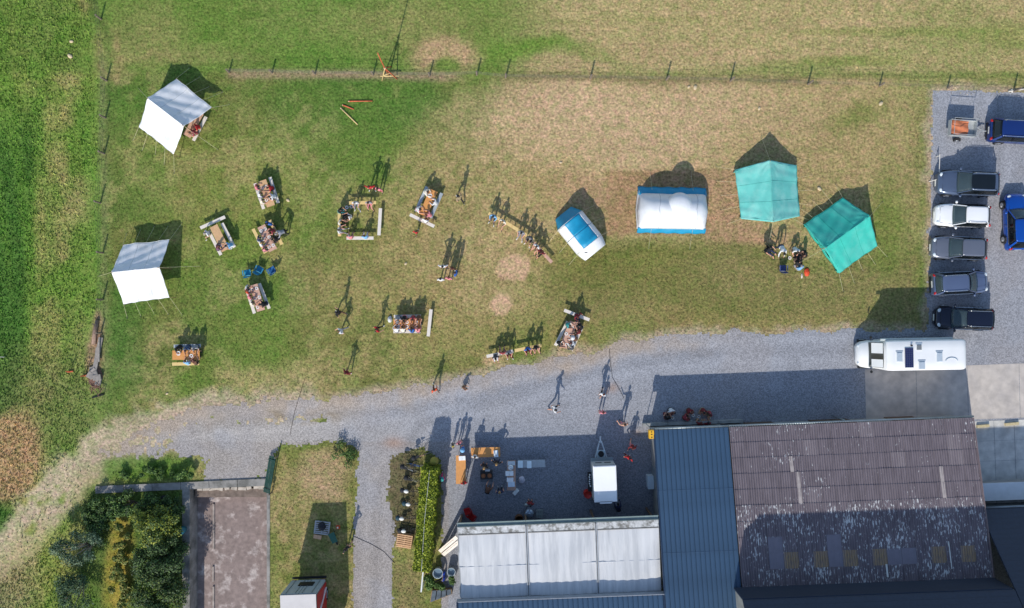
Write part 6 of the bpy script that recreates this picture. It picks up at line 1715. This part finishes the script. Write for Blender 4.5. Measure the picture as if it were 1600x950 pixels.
# ================================================================ camping chairs and small things
def camp_chair(label, px, py, face_, rgb, nm, group, h=.0):
    c = W(px, py, .5); c.z = 0
    t = thing('camp_chair', label, 'chair', c, R(face_), group)
    F = M('chair_cloth_' + nm, lin(*rgb), .8, .1, 6)
    m = MB(); m.grid(lambda s, q: (-.24 + .48 * s, (q * 2 - 1) * .25, .44 - .07 * (1 - (q * 2 - 1) ** 2) - .03 * (1 - s)), 6, 6); o_ = m.build('seat', F, t, True); o_.modifiers.new('t', 'SOLIDIFY').thickness = .012
    m = MB(); m.grid(lambda s, q: (-.24 - .14 * s - .05 * (1 - (q * 2 - 1) ** 2), (q * 2 - 1) * .27, .42 + .48 * s), 6, 6); o_ = m.build('backrest', F, t, True); o_.modifiers.new('t', 'SOLIDIFY').thickness = .012
    for s in (-1, 1):
        MB().box((.0, s * .29, .62), (.42, .07, .02)).build('armrest', F, t)
        MB().tube([(.24, s * .27, .0), (-.26, s * .25, .44), (-.4, s * .27, .92)], .012, 6).build('leg', BLACKP, t)
        MB().tube([(-.26, s * .27, .0), (.22, s * .26, .42), (.2, s * .29, .62)], .012, 6).build('leg', BLACKP, t)
    MB().tube([(.24, -.27, .01), (.0, 0, .2), (.24, .27, .01)], .01, 6).build('cross_brace', BLACKP, t)
    return t
BC = 'blue camp chairs in a row'
camp_chair('teal camp chair, leftmost of three in a row', 386, 426, 100, (30, 140, 176), 'teal', BC)
camp_chair('teal camp chair, middle of three in a row', 405, 421, 60, (34, 126, 166), 'teal2', BC)
camp_chair('darker blue camp chair, rightmost of three in a row', 424, 422, 120, (34, 96, 150), 'blue', BC)
RC = 'red chairs at the annex corner'
camp_chair('red chair at the annex corner, upper of two', 730, 800, 200, (196, 30, 30), 'red', RC)
camp_chair('red chair at the annex corner, lower of two', 737, 809, 230, (186, 26, 28), 'red2', RC)
camp_chair('folding chair with black seat and pale frame left of the seated group', 1201, 391, 320, (24, 26, 34), 'black', 'chairs by the sea green tent')
camp_chair('blue folding chair below the person in dark jeans', 1224, 419, 90, (66, 78, 124), 'bluegrey', 'chairs by the sea green tent')

CER = M('white_plate', lin(230, 230, 226), .3, .03); FOOD = M('food_brown', lin(150, 96, 60), .8, .25, 20)
pm1 = MB().lathe([(.03, .0), (.07, .004), (.12, .018), (.125, .022), (.118, .022), (.07, .010), (.02, .008)], n=18).mesh('plate', CER, True)
pm2 = MB().ball((0, 0, .016), (.06, .055, .016), 8, 5).mesh('food', FOOD, True)
def plate(px, py, z, label, group, big=1.0):
    c = W(px, py, z); t = thing('plate', label, 'plate', (c.x, c.y, z), 0, group)
    t.scale = (big,) * 3
    link('dish', pm1, t); link('food', pm2, t)
PG = 'white plates on the shaded gravel'
for px, py, lb in ((1083, 649, 'white plate beside the maroon sitter, upper left in the eating circle'), (1080, 659, 'white plate at the lower left in the eating circle'), (1092, 651, 'white plate in the centre of the eating circle'), (1103, 657, 'white plate in front of the ledge sitters in the eating circle'), (1108, 653, 'white plate at the right of the eating circle'), (1051, 653, 'white plate beside the person in black in the ledge corner'), (1048, 643, 'white plate in front of the person in white on the shaded gravel')):
    plate(px, py, .012, lb, PG, 1.05)
plate(1234, 403, .01, 'pale plate on the grass in the group by the sea green tent', 'plates on the grass', 1.1)
plate(542, 324, .01, 'pale plate on the grass at the north bench of the square, left of two', 'plates on the grass', 1.1)
plate(549, 323, .01, 'pale plate on the grass at the north bench of the square, right of two', 'plates on the grass', 1.1)
plate(279, 552, .762, 'white plate on the left half of the lone orange table', 'plates on tables', 1.4)
plate(299, 556, .762, 'white plate on the right half of the lone orange table', 'plates on tables', 1.2)
plate(672, 306, .762, 'large white plate on the bright orange mid field table', 'plates on tables', 1.4)
for (a, b, n_, nm) in (((409.8, 283), (423, 321), 4, 'the northmost left cluster table'), ((408, 353), (427, 391), 6, 'the crowded table above the blue chairs'), ((395.7, 444.5), (408, 486), 5, 'the table below the blue chairs'), ((614, 507), (658, 507), 6, 'the crowded orange table'), ((897, 502), (879, 544), 6, 'the table nearest the gravel'), ((345, 378), (352, 390), 2, 'the half empty tan table')):
    for i in range(n_):
        s = (i // 2 + .5) / max(1, (n_ + 1) // 2) if n_ > 2 else .3 + .4 * i
        p = W(*a, .76).lerp(W(*b, .76), s); d = (W(*b, .76) - W(*a, .76)).normalized(); q = V3((-d.y, d.x, 0)) * (.17 if i % 2 else -.17)
        sd_ = (('south' if i % 2 == 0 else 'north') if nm == 'the crowded orange table' else ('right' if i % 2 else 'left'))
        t = thing('plate', 'white plate, ' + ('first', 'second', 'third')[i // 2] + ' on the ' + sd_ + ' side of ' + nm, 'plate', (p.x + q.x, p.y + q.y, .762), 0, 'plates on ' + nm)
        link('dish', pm1, t); link('food', pm2, t)
# courtyard cooking gear
def boxy(px, py, z, size, rz, rgb, nm, name, label, cat, lid=None):
    c = W(px, py, z + size[2]); t = thing(name, label, cat, (c.x, c.y, z), R(rz))
    mt = M(nm, lin(*[min(246, c_ + 32) for c_ in rgb]), .7, .06, 5)
    m = MB(); w_ = .012
    m.box((0, 0, .006), (size[0], size[1], .012))
    for s in (-1, 1):
        m.box((s * (size[0] / 2 - w_ / 2), 0, size[2] / 2 + .006), (w_, size[1], size[2] - .012)); m.box((0, s * (size[1] / 2 - w_ / 2), size[2] / 2 + .006), (size[0] - 2 * w_ - .004, w_, size[2] - .012))
    m.build('crate', mt, t)
    lm_ = M(lid[0], lin(*lid[1]), .6, .15, 8) if lid else mt
    m = MB()
    for s in (-1, 1): m.box((s * size[0] * .26, 0, size[2] + .008), (size[0] * .49, size[1] * 1.02, .012))
    m.build('lid', lm_, t)
    return t
TZ = .765
boxy(720, 707, TZ, (.42, .3, .12), 0, (206, 212, 216), 'grey_tray', 'food_tray', 'pale tray at the north end of the orange table beside the lit gravel', 'tray') if False else None
boxy(722, 716, TZ, (.5, .32, .08), 3, (206, 212, 216), 'grey_tray', 'food_tray', 'pale tray at the north end of the orange table beside the lit gravel', 'tray')
boxy(775, 709, TZ, (.34, .5, .08), 5, (196, 206, 212), 'grey_tray2', 'food_tray', 'pale tray at the right end of the orange courtyard table', 'tray')
boxy(799, 724, TZ, (.56, .3, .1), 2, (170, 180, 184), 'grey_tray3', 'food_tray', 'grey tray at the north end of the box covered kitchen table', 'tray')
boxy(796, 740, TZ, (.6, .34, .22), 2, (210, 214, 214), 'carton_white', 'carton', 'white carton below the white pot on the kitchen table', 'box')
boxy(797, 750, TZ, (.5, .32, .18), -2, (214, 218, 220), 'carton_white2', 'carton', 'white carton in the middle of the kitchen table', 'box')
boxy(799, 757, TZ, (.52, .36, .16), 3, (186, 200, 210), 'carton_blue', 'carton', 'pale blue carton near the south end of the kitchen table', 'box')
boxy(806, 769, .01, (.5, .26, .2), 48, (206, 210, 208), 'carton_white3', 'carton', 'white carton on the ground at the foot of the kitchen table', 'box')
boxy(813, 725.5, TZ, (.38, .52, .08), 0, (186, 204, 210), 'tray_a', 'food_tray', 'pale tray at the left end of the grey serving table', 'tray')
boxy(827, 726, TZ, (.34, .52, .1), 0, (196, 210, 214), 'tray_b', 'food_tray', 'pale tray in the middle of the grey serving table', 'tray')
boxy(1025 - 8, 754, .01, (.46, 1.0, .8), 2, (168, 184, 192), 'cabinet_grey', 'storage_box', 'grey storage box against the west wall of the blue roofed building', 'box')
def pot(px, py, z, r, h, label, rgb, nm, lid=True):
    c = W(px, py, z + h); t = thing('cooking_pot', label, 'pot', (c.x, c.y, z))
    mt = M(nm, lin(*rgb), .3, .1, 4, metal=.5)
    MB().lathe([(r * .95, 0), (r, .02), (r, h), (r * .94, h), (r * .92, .03), (.01, .02)], n=20).build('pot', mt, t, True)
    if lid: MB().lathe([(r * 1.03, h), (r * 1.03, h + .015), (r * .5, h + .05), (.03, h + .055), (.03, h + .09), (.01, h + .09)], n=20).build('lid', mt, t, True)
    for s in (-1, 1): MB().tube([(s * r, -.06, h * .7), (s * (r + .05), 0, h * .7), (s * r, .06, h * .7)], .01, 6).build('handle', mt, t)
pot(798, 731, TZ, .21, .2, 'white lidded pot on the kitchen table between tray and carton', (216, 222, 224), 'enamel')
pot(827, 803, .36, .33, .34, 'big steel pot on the ring burner in front of the annex', (168, 182, 196), 'pot_steel')
pot(822, 789, .012, .12, .14, 'small pale pot on the ground above the big steel pot', (206, 212, 208), 'pot_small')
def burner(px, py, label):
    c = W(px, py, .35); t = thing('ring_burner', label, 'stove', (c.x, c.y, 0))
    MB().tube([(.34 * math.cos(2 * PI * k / 20), .34 * math.sin(2 * PI * k / 20), .33) for k in range(21)], .022, 6).build('ring', BLACKP, t)
    for k in range(3): a = 2 * PI * k / 3; MB().tube([(.32 * math.cos(a), .32 * math.sin(a), .33), (.42 * math.cos(a), .42 * math.sin(a), .0)], .02, 6).build('leg', BLACKP, t)
    MB().lathe([(.14, .2), (.18, .22), (.18, .25), (.05, .26)], n=14).build('burner_head', BLACKP, t)
burner(827, 803, 'black three legged ring burner under the big steel pot')
c = W(760, 743, .85); c.z = 0
t = thing('field_stove', 'black field stove with two pans between the cooks', 'stove', c, R(2))
MB().box((0, 0, .62), (.95, .62, .3)).build('firebox', M('stove_black', lin(40, 38, 38), .6, .2, 5), t)
for x in (-.42, .42):
    for y in (-.26, .26): MB().box((x, y, .235), (.05, .05, .47)).build('leg', BLACKP, t)
for x in (-.24, .24):
    p_ = MB().lathe([(.19, .775), (.21, .80), (.21, .86), (.19, .86), (.18, .79), (.01, .785)], (x, -.03, 0), 18).build('pan', M('pan_iron', lin(62, 48, 42), .5, .2, 5), t, True)
    MB().lathe([(.17, .80), (.1, .815), (.01, .82)], (x, -.03, 0), 14).build('stew', FOOD, p_)
MB().box((0, -.42, .66), (.95, .2, .03)).build('shelf', M('stove_shelf', lin(86, 92, 98), .5), t); MB().box((.1, .38, .8), (.36, .14, .05)).build('tray', M('stove_tray', lin(180, 186, 190), .4), t)
c = W(843, 803, .5); c.z = 0
t = thing('gas_stove', 'grey two row gas stove right of the big steel pot', 'stove', c)
MB().box((0, 0, .43), (.52, .62, .12)).build('hob', M('hob_grey', lin(150, 158, 156), .4), t)
for y in (-.16, .16):
    for i in range(4): MB().tube([(-.2 + i * .13, y - .1, .5), (-.2 + i * .13, y + .1, .5)], .01, 5).build('grate_bar', BLACKP, t)
for x in (-.22, .22):
    for y in (-.26, .26): MB().box((x, y, .185), (.04, .04, .37)).build('leg', BLACKP, t)
c = W(811, 812, .5); c.z = 0
t = thing('wooden_tub', 'open brown wooden tub beside the big steel pot', 'tub', c)
for k in range(14):
    a = 2 * PI * k / 14; MB().box((.3 * math.cos(a), .3 * math.sin(a), .3), (.03, .13, .58), Matrix.Rotation(a, 3, 'Z')).build('stave', M('tub_wood', lin(120, 84, 56), .8, .2, 6), t)
MB().lathe([(.28, .02), (.01, .03)], n=14).build('bottom', MATS['tub_wood'], t)
c = W(918.5, 773, .7); c.z = 0
t = thing('red_drum', 'round red drum beside the white box trailer', 'drum', c)
MB().lathe([(.29, 0), (.30, .02), (.29, .22), (.305, .24), (.29, .26), (.29, .5), (.305, .52), (.29, .54), (.30, .72), (.28, .72), (.27, .70), (.01, .70)], n=20).build('drum', M('red_plastic', lin(196, 44, 34), .5, .1, 4), t, True)
MB().lathe([(.04, .70), (.04, .73), (.01, .73)], (.15, .05, 0), 10).build('bung', BLACKP, t)
def cloth_lump(px, py, sx, sy, h, rgb, nm, name, label, cat, extra=None):
    c = W(px, py, h / 2); t = thing(name, label, cat, (c.x, c.y, .0))
    m = MB(); rn = random.Random(len(label))
    rings = []
    for i in range(6):
        q = i / 5; rr_ = [1, 1.04, .96, .8, .5, .1][i]
        rings.append([V3((sx * rr_ * math.cos(2 * PI * k / 14) * (1 + .14 * math.sin(k * 3 + i)), sy * rr_ * math.sin(2 * PI * k / 14) * (1 + .12 * math.cos(k * 2 + i)), .012 + h * q)) for k in range(14)])
    m.loft(rings); m.build('bag', M(nm, lin(*rgb), .7, .15, 8, bump=.3), t, True)
    for s in (-1, 1): MB().tube([(s * sx * .3, -.1, h * .7), (s * sx * .3, 0, h * 1.25), (s * sx * .3, .1, h * .7)], .014, 5).build('handle', MATS[nm], t)
    return t
cloth_lump(815, 750, .24, .28, .2, (206, 204, 214), 'white_plastic_bag', 'carrier_bag', 'white plastic bag on the ground right of the kitchen table', 'bag')
cloth_lump(1261, 425, .2, .33, .17, (214, 74, 36), 'orange_bag', 'duffel_bag', 'orange bag on the grass below the seated group', 'bag')
cloth_lump(609, 499, .17, .25, .25, (206, 208, 210), 'white_bag', 'carrier_bag', 'white bag on the grass at the left end of the crowded orange table', 'bag')
cloth_lump(503, 822, .28, .34, .3, (26, 30, 40), 'black_bag', 'rubbish_bag', 'black bag lying on the grey pallet', 'bag').location.z = .145
cloth_lump(1253, 431, .06, .2, .1, (222, 210, 204), 'pale_wrap', 'carrier_bag', 'small pale wrapper on the grass below the orange bag', 'wrapper')
c = W(1246, 403, .3); c.z = 0
t = thing('fire_bowl', 'dark fire bowl in the middle of the group by the sea green tent', 'grill', c)
MB().lathe([(.1, .12), (.3, .2), (.36, .3), (.34, .3), (.28, .22), (.01, .15)], n=18).build('bowl', M('bowl_iron', lin(48, 42, 40), .7, .2, 6), t, True)
for k in range(3): a = 2 * PI * k / 3; MB().tube([(.2 * math.cos(a), .2 * math.sin(a), .18), (.28 * math.cos(a), .28 * math.sin(a), 0)], .015, 6).build('leg', BLACKP, t)

# pallets
PWOOD = M('pallet_wood', lin(214, 172, 130), .8, .2, 5, stretch=(1, 6, 1)); PGREY = M('pallet_grey_wood', lin(176, 176, 176), .85, .2, 5, stretch=(1, 6, 1))
def pallet(px, py, rz, mat, label, layers, slats=7, L=1.2, Wd=1.0):
    c = W(px, py, layers * .145); c.z = 0
    t = thing('pallet', label, 'pallet', c, R(rz))
    sl = MB().box((0, 0, 0), (L, .085, .022)).mesh('slat', mat); bl = MB().box((0, 0, 0), (.1, Wd, .09)).mesh('bearer', mat)
    for l_ in range(layers):
        z = .145 * l_
        for x in (-L / 2 + .05, 0, L / 2 - .05): link('bearer', bl, t, (x, 0, z + .067))
        for i in range(slats): link('slat', sl, t, (0, -Wd / 2 + .04 + i * (Wd - .08) / (slats - 1), z + .124))
        for y in (-Wd / 2 + .04, 0, Wd / 2 - .04): link('slat', sl, t, (0, y, z + .0115))
    return t
pallet(631.5, 846, -9, PWOOD, 'stack of pale wooden pallets below the bicycles', 4)
pallet(503, 825, -7, PGREY, 'weathered grey pallet with a black bag on the shaded grass', 1, 7)
boxy(496, 839, .01, (.6, .3, .12), -10, (176, 132, 96), 'cardboard_brown', 'cardboard_box', 'flattened brown cardboard box below the grey pallet', 'box')
c = W(528, 824, .1)
t = thing('traffic_cone', 'small orange cone with a white top beside the grey pallet', 'cone', (c.x, c.y, 0))
MB().box((0, 0, .015), (.3, .3, .03)).build('base', M('cone_orange', lin(206, 84, 44), .6), t); MB().lathe([(.12, .03), (.075, .18)], n=14).build('cone', MATS['cone_orange'], t, True); MB().lathe([(.075, .181), (.03, .32), (.01, .32)], n=14).build('white_tip', CER, t, True)
c = W(521, 839, .3); c.z = 0
t = thing('wheelbarrow', 'dark green wheelbarrow beside the grey pallet', 'wheelbarrow', c, R(-65))
m = MB(); m.loft([[V3((x * q, y * q, z)) for x, y in ((-.38, -.26), (.42, -.22), (.42, .22), (-.38, .26))] for q, z in ((.6, .22), (1, .5))], True); m.build('tray', M('barrow_green', lin(36, 92, 76), .5, .1, 5), t)
for s in (-1, 1): MB().tube([(.55, s * .04, .2), (-.4, s * .24, .3), (-.85, s * .28, .5)], .018, 6).build('handle', BLACKP, t); MB().tube([(-.3, s * .22, .3), (-.35, s * .24, 0)], .018, 6).build('leg', BLACKP, t)
w_ = MB(); w_.tube([(.55 + .14 * math.cos(2 * PI * k / 14), 0, .18 + .14 * math.sin(2 * PI * k / 14)) for k in range(15)], .04, 6); w_.build('wheel', TYRE, t)

# tubs, cold frame and clutter west of the annex
for (px, py, r, rgb, nm, lb) in ((684, 896, .38, (176, 190, 198), 'tub_pale', 'round pale tub with a blue tarp west of the annex'), (705, 894, .32, (186, 196, 202), 'tub_pale2', 'round pale tub against the annex wall')):
    c = W(px, py, .6); t = thing('water_tub', lb, 'tub', (c.x, c.y, 0), 0, 'tubs beside the annex')
    MB().lathe([(r * .9, 0), (r, .6), (r * 1.06, .62), (r * .96, .62), (r * .86, .3), (.01, .3)], n=20).build('tub', M(nm, lin(*rgb), .5, .1, 4), t, True)
    MB().lathe([(r * .88, .4), (.01, .41)], n=18).build('water', M('tub_water', lin(110, 130, 146), .1), t)
c = W(692, 901, .5)
t = thing('blue_tarp', 'bright blue tarp hanging over the side of the round tub', 'tarp', (c.x, c.y, 0))
m = MB(); m.grid(lambda s, q: (.16 * math.sin(q * 2.6) + .03 * math.sin(s * 12), .35 - .7 * s, .62 - .6 * q + .03 * math.sin(s * 9)), 10, 8); o_ = m.build('sheet', M('tarp_blue', lin(14, 70, 190), .5, .1, 4), t, True); o_.modifiers.new('t', 'SOLIDIFY').thickness = .02
MB().bar((0, .36, .62), (0, -.36, .62), .03, .03).build('hem_batten', POLE, t)
a, b, d_ = W(672, 941, .4), W(706, 928, .4), W(675, 923, .4)
c = (a + b) / 2; c.z = 0
t = thing('cold_frame', 'wooden cold frame with grey glass panes at the foot of the annex', 'cold frame', c)
pts = [a - c, b - c, W(705, 921, .4) - c, d_ - c]
for p, q in zip(pts, pts[1:] + pts[:1]): MB().bar((p.x, p.y, .2), (q.x, q.y, .2), .05, .4).build('frame_board', POLE, t)
for i in range(4):
    s0, s1 = i / 4 + .02, (i + 1) / 4 - .02
    v4 = [pts[0].lerp(pts[1], s0), pts[0].lerp(pts[1], s1), pts[3].lerp(pts[2], s1), pts[3].lerp(pts[2], s0)]
    m = MB(); m.add([(v.x, v.y, .42) for v in v4] + [(v.x, v.y, .405) for v in v4], [(0, 1, 2, 3), (7, 6, 5, 4), (0, 4, 5, 1), (1, 5, 6, 2), (2, 6, 7, 3), (3, 7, 4, 0)]); m.build('pane', M('frame_glass', lin(96, 104, 110), .1, .3, 3), t)
# yellow box on the roof corner
c = W(1018, 679, 2.7); c.z = 0
t = thing('yellow_box', 'yellow box with dark symbols on a bracket at the blue roof corner', 'sign', (c.x, c.y, 0), A_B)
MB().tube([(0, .45, 0), (0, .45, 2.35)], .03, 8).build('post', ZINC, t)
MB().bar((0, .45, 2.35), (0, -.2, 2.35), .06, .05).build('bracket', ZINC, t)
yb = MB().box((0, 0, 2.5), (.36, .62, .5)).build('housing', M('sign_yellow', lin(232, 176, 40), .5, .05, 4), t)
for y, s in ((.2, .10), (.02, .12), (-.2, .1)): MB().box((.0, y, 2.755), (s, .07, .012)).build('symbol', BLACKP, yb)

# clothes line pole group: tripod mast
ORW = M('stained_pole', lin(196, 96, 62), .7, .2, 6); YLW = M('peeled_pole', lin(210, 184, 128), .7, .15, 6)
c = W(608, 119)
t = thing('tripod_mast', 'tall orange flag mast on a tripod of poles at the north fence', 'flagpole', c)
MB().tube([(0, 0, 0), (.02, -.01, 3.4), (.06, .02, 5.6)], [.05, .045, .03], 8).build('mast', ORW, t, True)
for k, (x, y) in enumerate(((-.55, -.35), (.62, -.22), (.15, .75))):
    MB().tube([(x, y, 0), (-x * .08, -y * .08, 2.25)], [.045, .035], 8).build('leg', ORW if k else YLW, t, True)
MB().tube([(-.62, -.12, .38), (.82, -.08, .36)], .045, 8).build('crossbar', YLW, t, True)
MB().tube([(-.3, -.25, 1.0), (.35, .0, .95)], .03, 8).build('crossbar', YLW, t, True)
MB().ball((0, 0, 2.12), (.1, .1, .1), 8, 6).build('lashing', ROPE, t, True)
for (a, b, mt, lb) in (((544, 158.5), (582, 158), ORW, 'orange pole lying flat on the grass, longest of three'), ((535, 164), (553, 171), ORW, 'short orange pole lying on the grass'), ((532, 168.5), (559, 195), YLW, 'peeled yellow pole lying on the grass')):
    p, q = W(*a), W(*b); t = thing('wooden_pole', lb, 'pole', p, 0, 'poles lying on the grass')
    d = q - p
    MB().tube([(0, 0, .05), (d.x * .5, d.y * .5, .055), (d.x, d.y, .05)], [.05, .048, .042], 8).build('shaft', mt, t, True)
    MB().tube([(d.x * .02, d.y * .02, .05), (d.x * .05, d.y * .05, .05)], .055, 8).build('cord_wrap', ROPE, t)
# parking rope and stakes
STK = M('stake_white', lin(222, 216, 206), .7)
def stake(px, py, lb, h, tx, ty):
    c = W(px, py); t = thing('wooden_stake', lb, 'stake', c)
    MB().tube([(0, 0, -.05), (tx, ty, h)], .03, 7).build('shaft', STK, t); MB().ball((tx, ty, h), .045, 7, 5).build('cap', STK, t)
stake(1451, 284, 'white leaning stake in front of the grey blue SUV', .75, .45, .12)
stake(1449, 387.5, 'white leaning stake in front of the plain grey hatchback', .75, .5, .1)
stake(8, 558, 'pale stake at the far left edge of the meadow', .75, -.2, .08)
c = W(1462, 275)
t = thing('parking_rail', 'thin pale rail in front of the grey blue SUV', 'rail', c)
MB().tube([(.05, 1.6, .5), (0, .3, .52), (-.02, -.9, .52), (.08, -1.25, .5)], .03, 6).build('rail', STK, t)
for y in (1.5, -1.1): MB().tube([(0.03, y, 0), (.03, y, .5)], .03, 6).build('post', STK, t)
c = W(1575, 143)
t = thing('fence_rail', 'fallen pale rail at the upper right corner of the parking', 'rail', c, R(8))
MB().tube([(0, 0, .06), (2.5, 0, .09)], .05, 7).build('rail', STK, t); MB().box((.3, 0, .03), (.1, .3, .05)).build('chock', STK, t)
# south-west debris
for (px, py, lb, tx, ty) in ((109, 581, 'rusty stake leaning in the meadow, left of two', .25, .1), (133, 587, 'rusty stake leaning in the meadow beside the rubble', .2, .05)):
    c = W(px, py); t = thing('rusty_stake', lb, 'stake', c)
    MB().tube([(0, 0, -.05), (tx * .5, ty, .5), (tx, ty, .95)], .04, 7).build('shaft', ORW, t); MB().bar((-.15, 0, .06), (.3, .04, .08), .1, .1).build('foot', ORW, t)
c = W(148, 587)
t = thing('rubble_heap', 'heap of grey boards and brushwood south of the west fence', 'rubble', c)
GB_ = M('weathered_board', lin(150, 142, 134), .9, .2, 5); BR_ = M('brush_brown', lin(120, 90, 76), .9, .25, 8)
MB().bar((.1, .5, .2), (.55, 3.0, .12), .34, .06).build('board', GB_, t); MB().bar((.05, .6, .12), (.2, 2.2, .08), .12, .1).build('board', GB_, t); MB().bar((.45, 1.1, .22), (.5, 2.9, .3), .1, .08).build('board', GB_, t)
rn = random.Random(8)
for i in range(7):
    MB().box((.05 + rn.uniform(-.3, .3), -.1 + rn.uniform(-.6, .6), .1 + .03 * i), (rn.uniform(.35, .7), rn.uniform(.3, .6), .12), Matrix.Rotation(rn.uniform(0, 3), 3, 'Z') @ Matrix.Rotation(rn.uniform(-.2, .2), 3, 'X')).build('stone_slab', GB_, t)
m = MB()
m.loft([[V3((.05 + q * .52 * math.cos(2 * PI * k / 12) * (1 + .2 * rn.random()), -.1 + q * .8 * math.sin(2 * PI * k / 12) * (1 + .15 * rn.random()), z)) for k in range(12)] for q, z in ((1, 0), (.95, .06), (.7, .1), (.2, .12))]); m.build('soil_mound', BR_, t)
for i in range(12):
    x, y = rn.uniform(-.2, .6), rn.uniform(-1.4, -.75); a_ = rn.uniform(0, PI)
    MB().tube([(x - .4 * math.cos(a_), y - .3 * math.sin(a_), .08 + .02 * i), (x + .4 * math.cos(a_), y + .3 * math.sin(a_), .14 + .02 * i)], .022, 5).build('branch', BR_, t)
c = W(150, 520)
t = thing('fallen_log', 'split log lying end on above the rubble heap', 'log', c, R(82))
MB().tube([(-.9, 0, .13), (0, .03, .14), (1.0, -.02, .12)], [.15, .16, .13], 9).build('trunk', M('log_pale', lin(150, 124, 108), .9, .25, 5), t, True); MB().tube([(.5, 0, .2), (.75, .25, .3)], [.05, .03], 6).build('stub', BARK, t)
c = W(153, 619)
t = thing('angle_iron', 'dark iron bar lying below the rubble heap', 'bar', c, R(16))
MB().bar((-.45, 0, .05), (.5, 0, .06), .1, .06).build('bar', BLACKP, t); MB().tube([(.5, 0, .05), (.55, .1, .5)], .03, 6).build('upright', BLACKP, t)
# green gate by the sunken yard
ga, gb = W(427, 716, .9), W(420, 771, .5)
c = (ga + gb) / 2; c.z = 0; d = gb - ga
t = thing('green_gate', 'dark green slatted gate leaf propped at the corner of the sunken yard', 'gate', c, math.atan2(d.y, d.x))
GG = M('gate_green', lin(34, 72, 62), .6, .2, 5); GL = d.length / 2
rx_ = Matrix.Rotation(R(28), 3, 'X')
for i in range(5): MB().box(rx_ @ V3((0, -.28 + i * .14, .45 + .0 * i)), (2 * GL, .10, .03), rx_).build('slat', GG, t)
for x in (-GL * .8, GL * .8): MB().box(rx_ @ V3((x, 0, .49)), (.08, .72, .04), rx_).build('ledge', GG, t)
for x in (-GL, GL): MB().tube([(x, .1, 0), (x, .1, .85)], .05, 8).build('post', POST, t)
# tyre and barrel in the weeds
c = W(256, 784, .2)
t = thing('old_tyre', 'old black tyre in the shade below the coping', 'tyre', (c.x, c.y, 0))
m = MB(); m.lathe([(.24, 0), (.44, .0), (.48, .06), (.48, .18), (.44, .24), (.24, .24), (.22, .18), (.22, .06), (.24, 0)], n=22, caps=False); m.build('tread', TYRE, t, True); MB().lathe([(.23, .08), (.18, .1)], n=22, caps=False).build('bead', BLACKP, t)
c = W(281, 831, .8)
t = thing('water_barrel', 'teal barrel squeezed between the shrub and the yard wall', 'barrel', (c.x, c.y, 0))
MB().lathe([(.25, 0), (.29, .3), (.29, .6), (.25, .9), (.23, .9), (.22, .84), (.01, .84)], n=18).build('barrel', M('barrel_teal', lin(30, 104, 120), .5, .1, 4), t, True); MB().lathe([(.295, .3), (.295, .34)], n=18, caps=False).build('hoop', BLACKP, t)
# cables on the ground
def cable(label, pts):
    c = W(*pts[0]); t = tag(MB().tube([(W(*p) - c) + V3((0, 0, .02)) for p in pts], .016, 5).build('cable', BLACKP), label, 'cable', 'cables on the ground'); t.location = c
cable('dark cable running across the gravel toward the trailer', [(952, 545), (954, 570), (957, 590), (966, 605), (975, 622)])
cable('dark cable lying across the drive below the pallet', [(553, 838), (580, 850), (600, 862), (617, 880)])
cable('thin cable across the gravel track left of the drive', [(477, 590), (470, 612), (460, 645), (453, 680)])
# mole hills and pale stones on the sward
rn = random.Random(31)
for i, (px, py) in enumerate(((876, 254), (1280, 295), (1076, 136), (1086, 137), (1376, 162), (634, 412), (112, 65), (110, 88), (261, 615), (450, 313), (1186, 170))):
    c = W(px, py); t = thing('pale_stone', 'small pale stone on the ' + ('worn grass above the tunnel tent', 'grass between the two turquoise tents', 'dry grass under the north fence, left of a pair', 'dry grass under the north fence, right of a pair', 'dry grass left of the parking corner', 'grass left of the standing group mid field', 'meadow in the upper left, upper of two', 'meadow in the upper left, lower of two', 'grass below the lone orange table', 'grass right of the northmost left cluster table', 'dry grass above the pale turquoise tent')[i], 'stone', c, rn.uniform(0, 6), 'pale stones on the grass')
    r_ = rn.uniform(.1, .2)
    m = MB(); m.ball((0, 0, r_ * .25), (r_ * 1.2, r_ * .8, r_ * .45), 9, 6); m.build('stone', M('stone_pale', lin(206, 186, 150), .9, .2, 6, bump=.3), t, True)
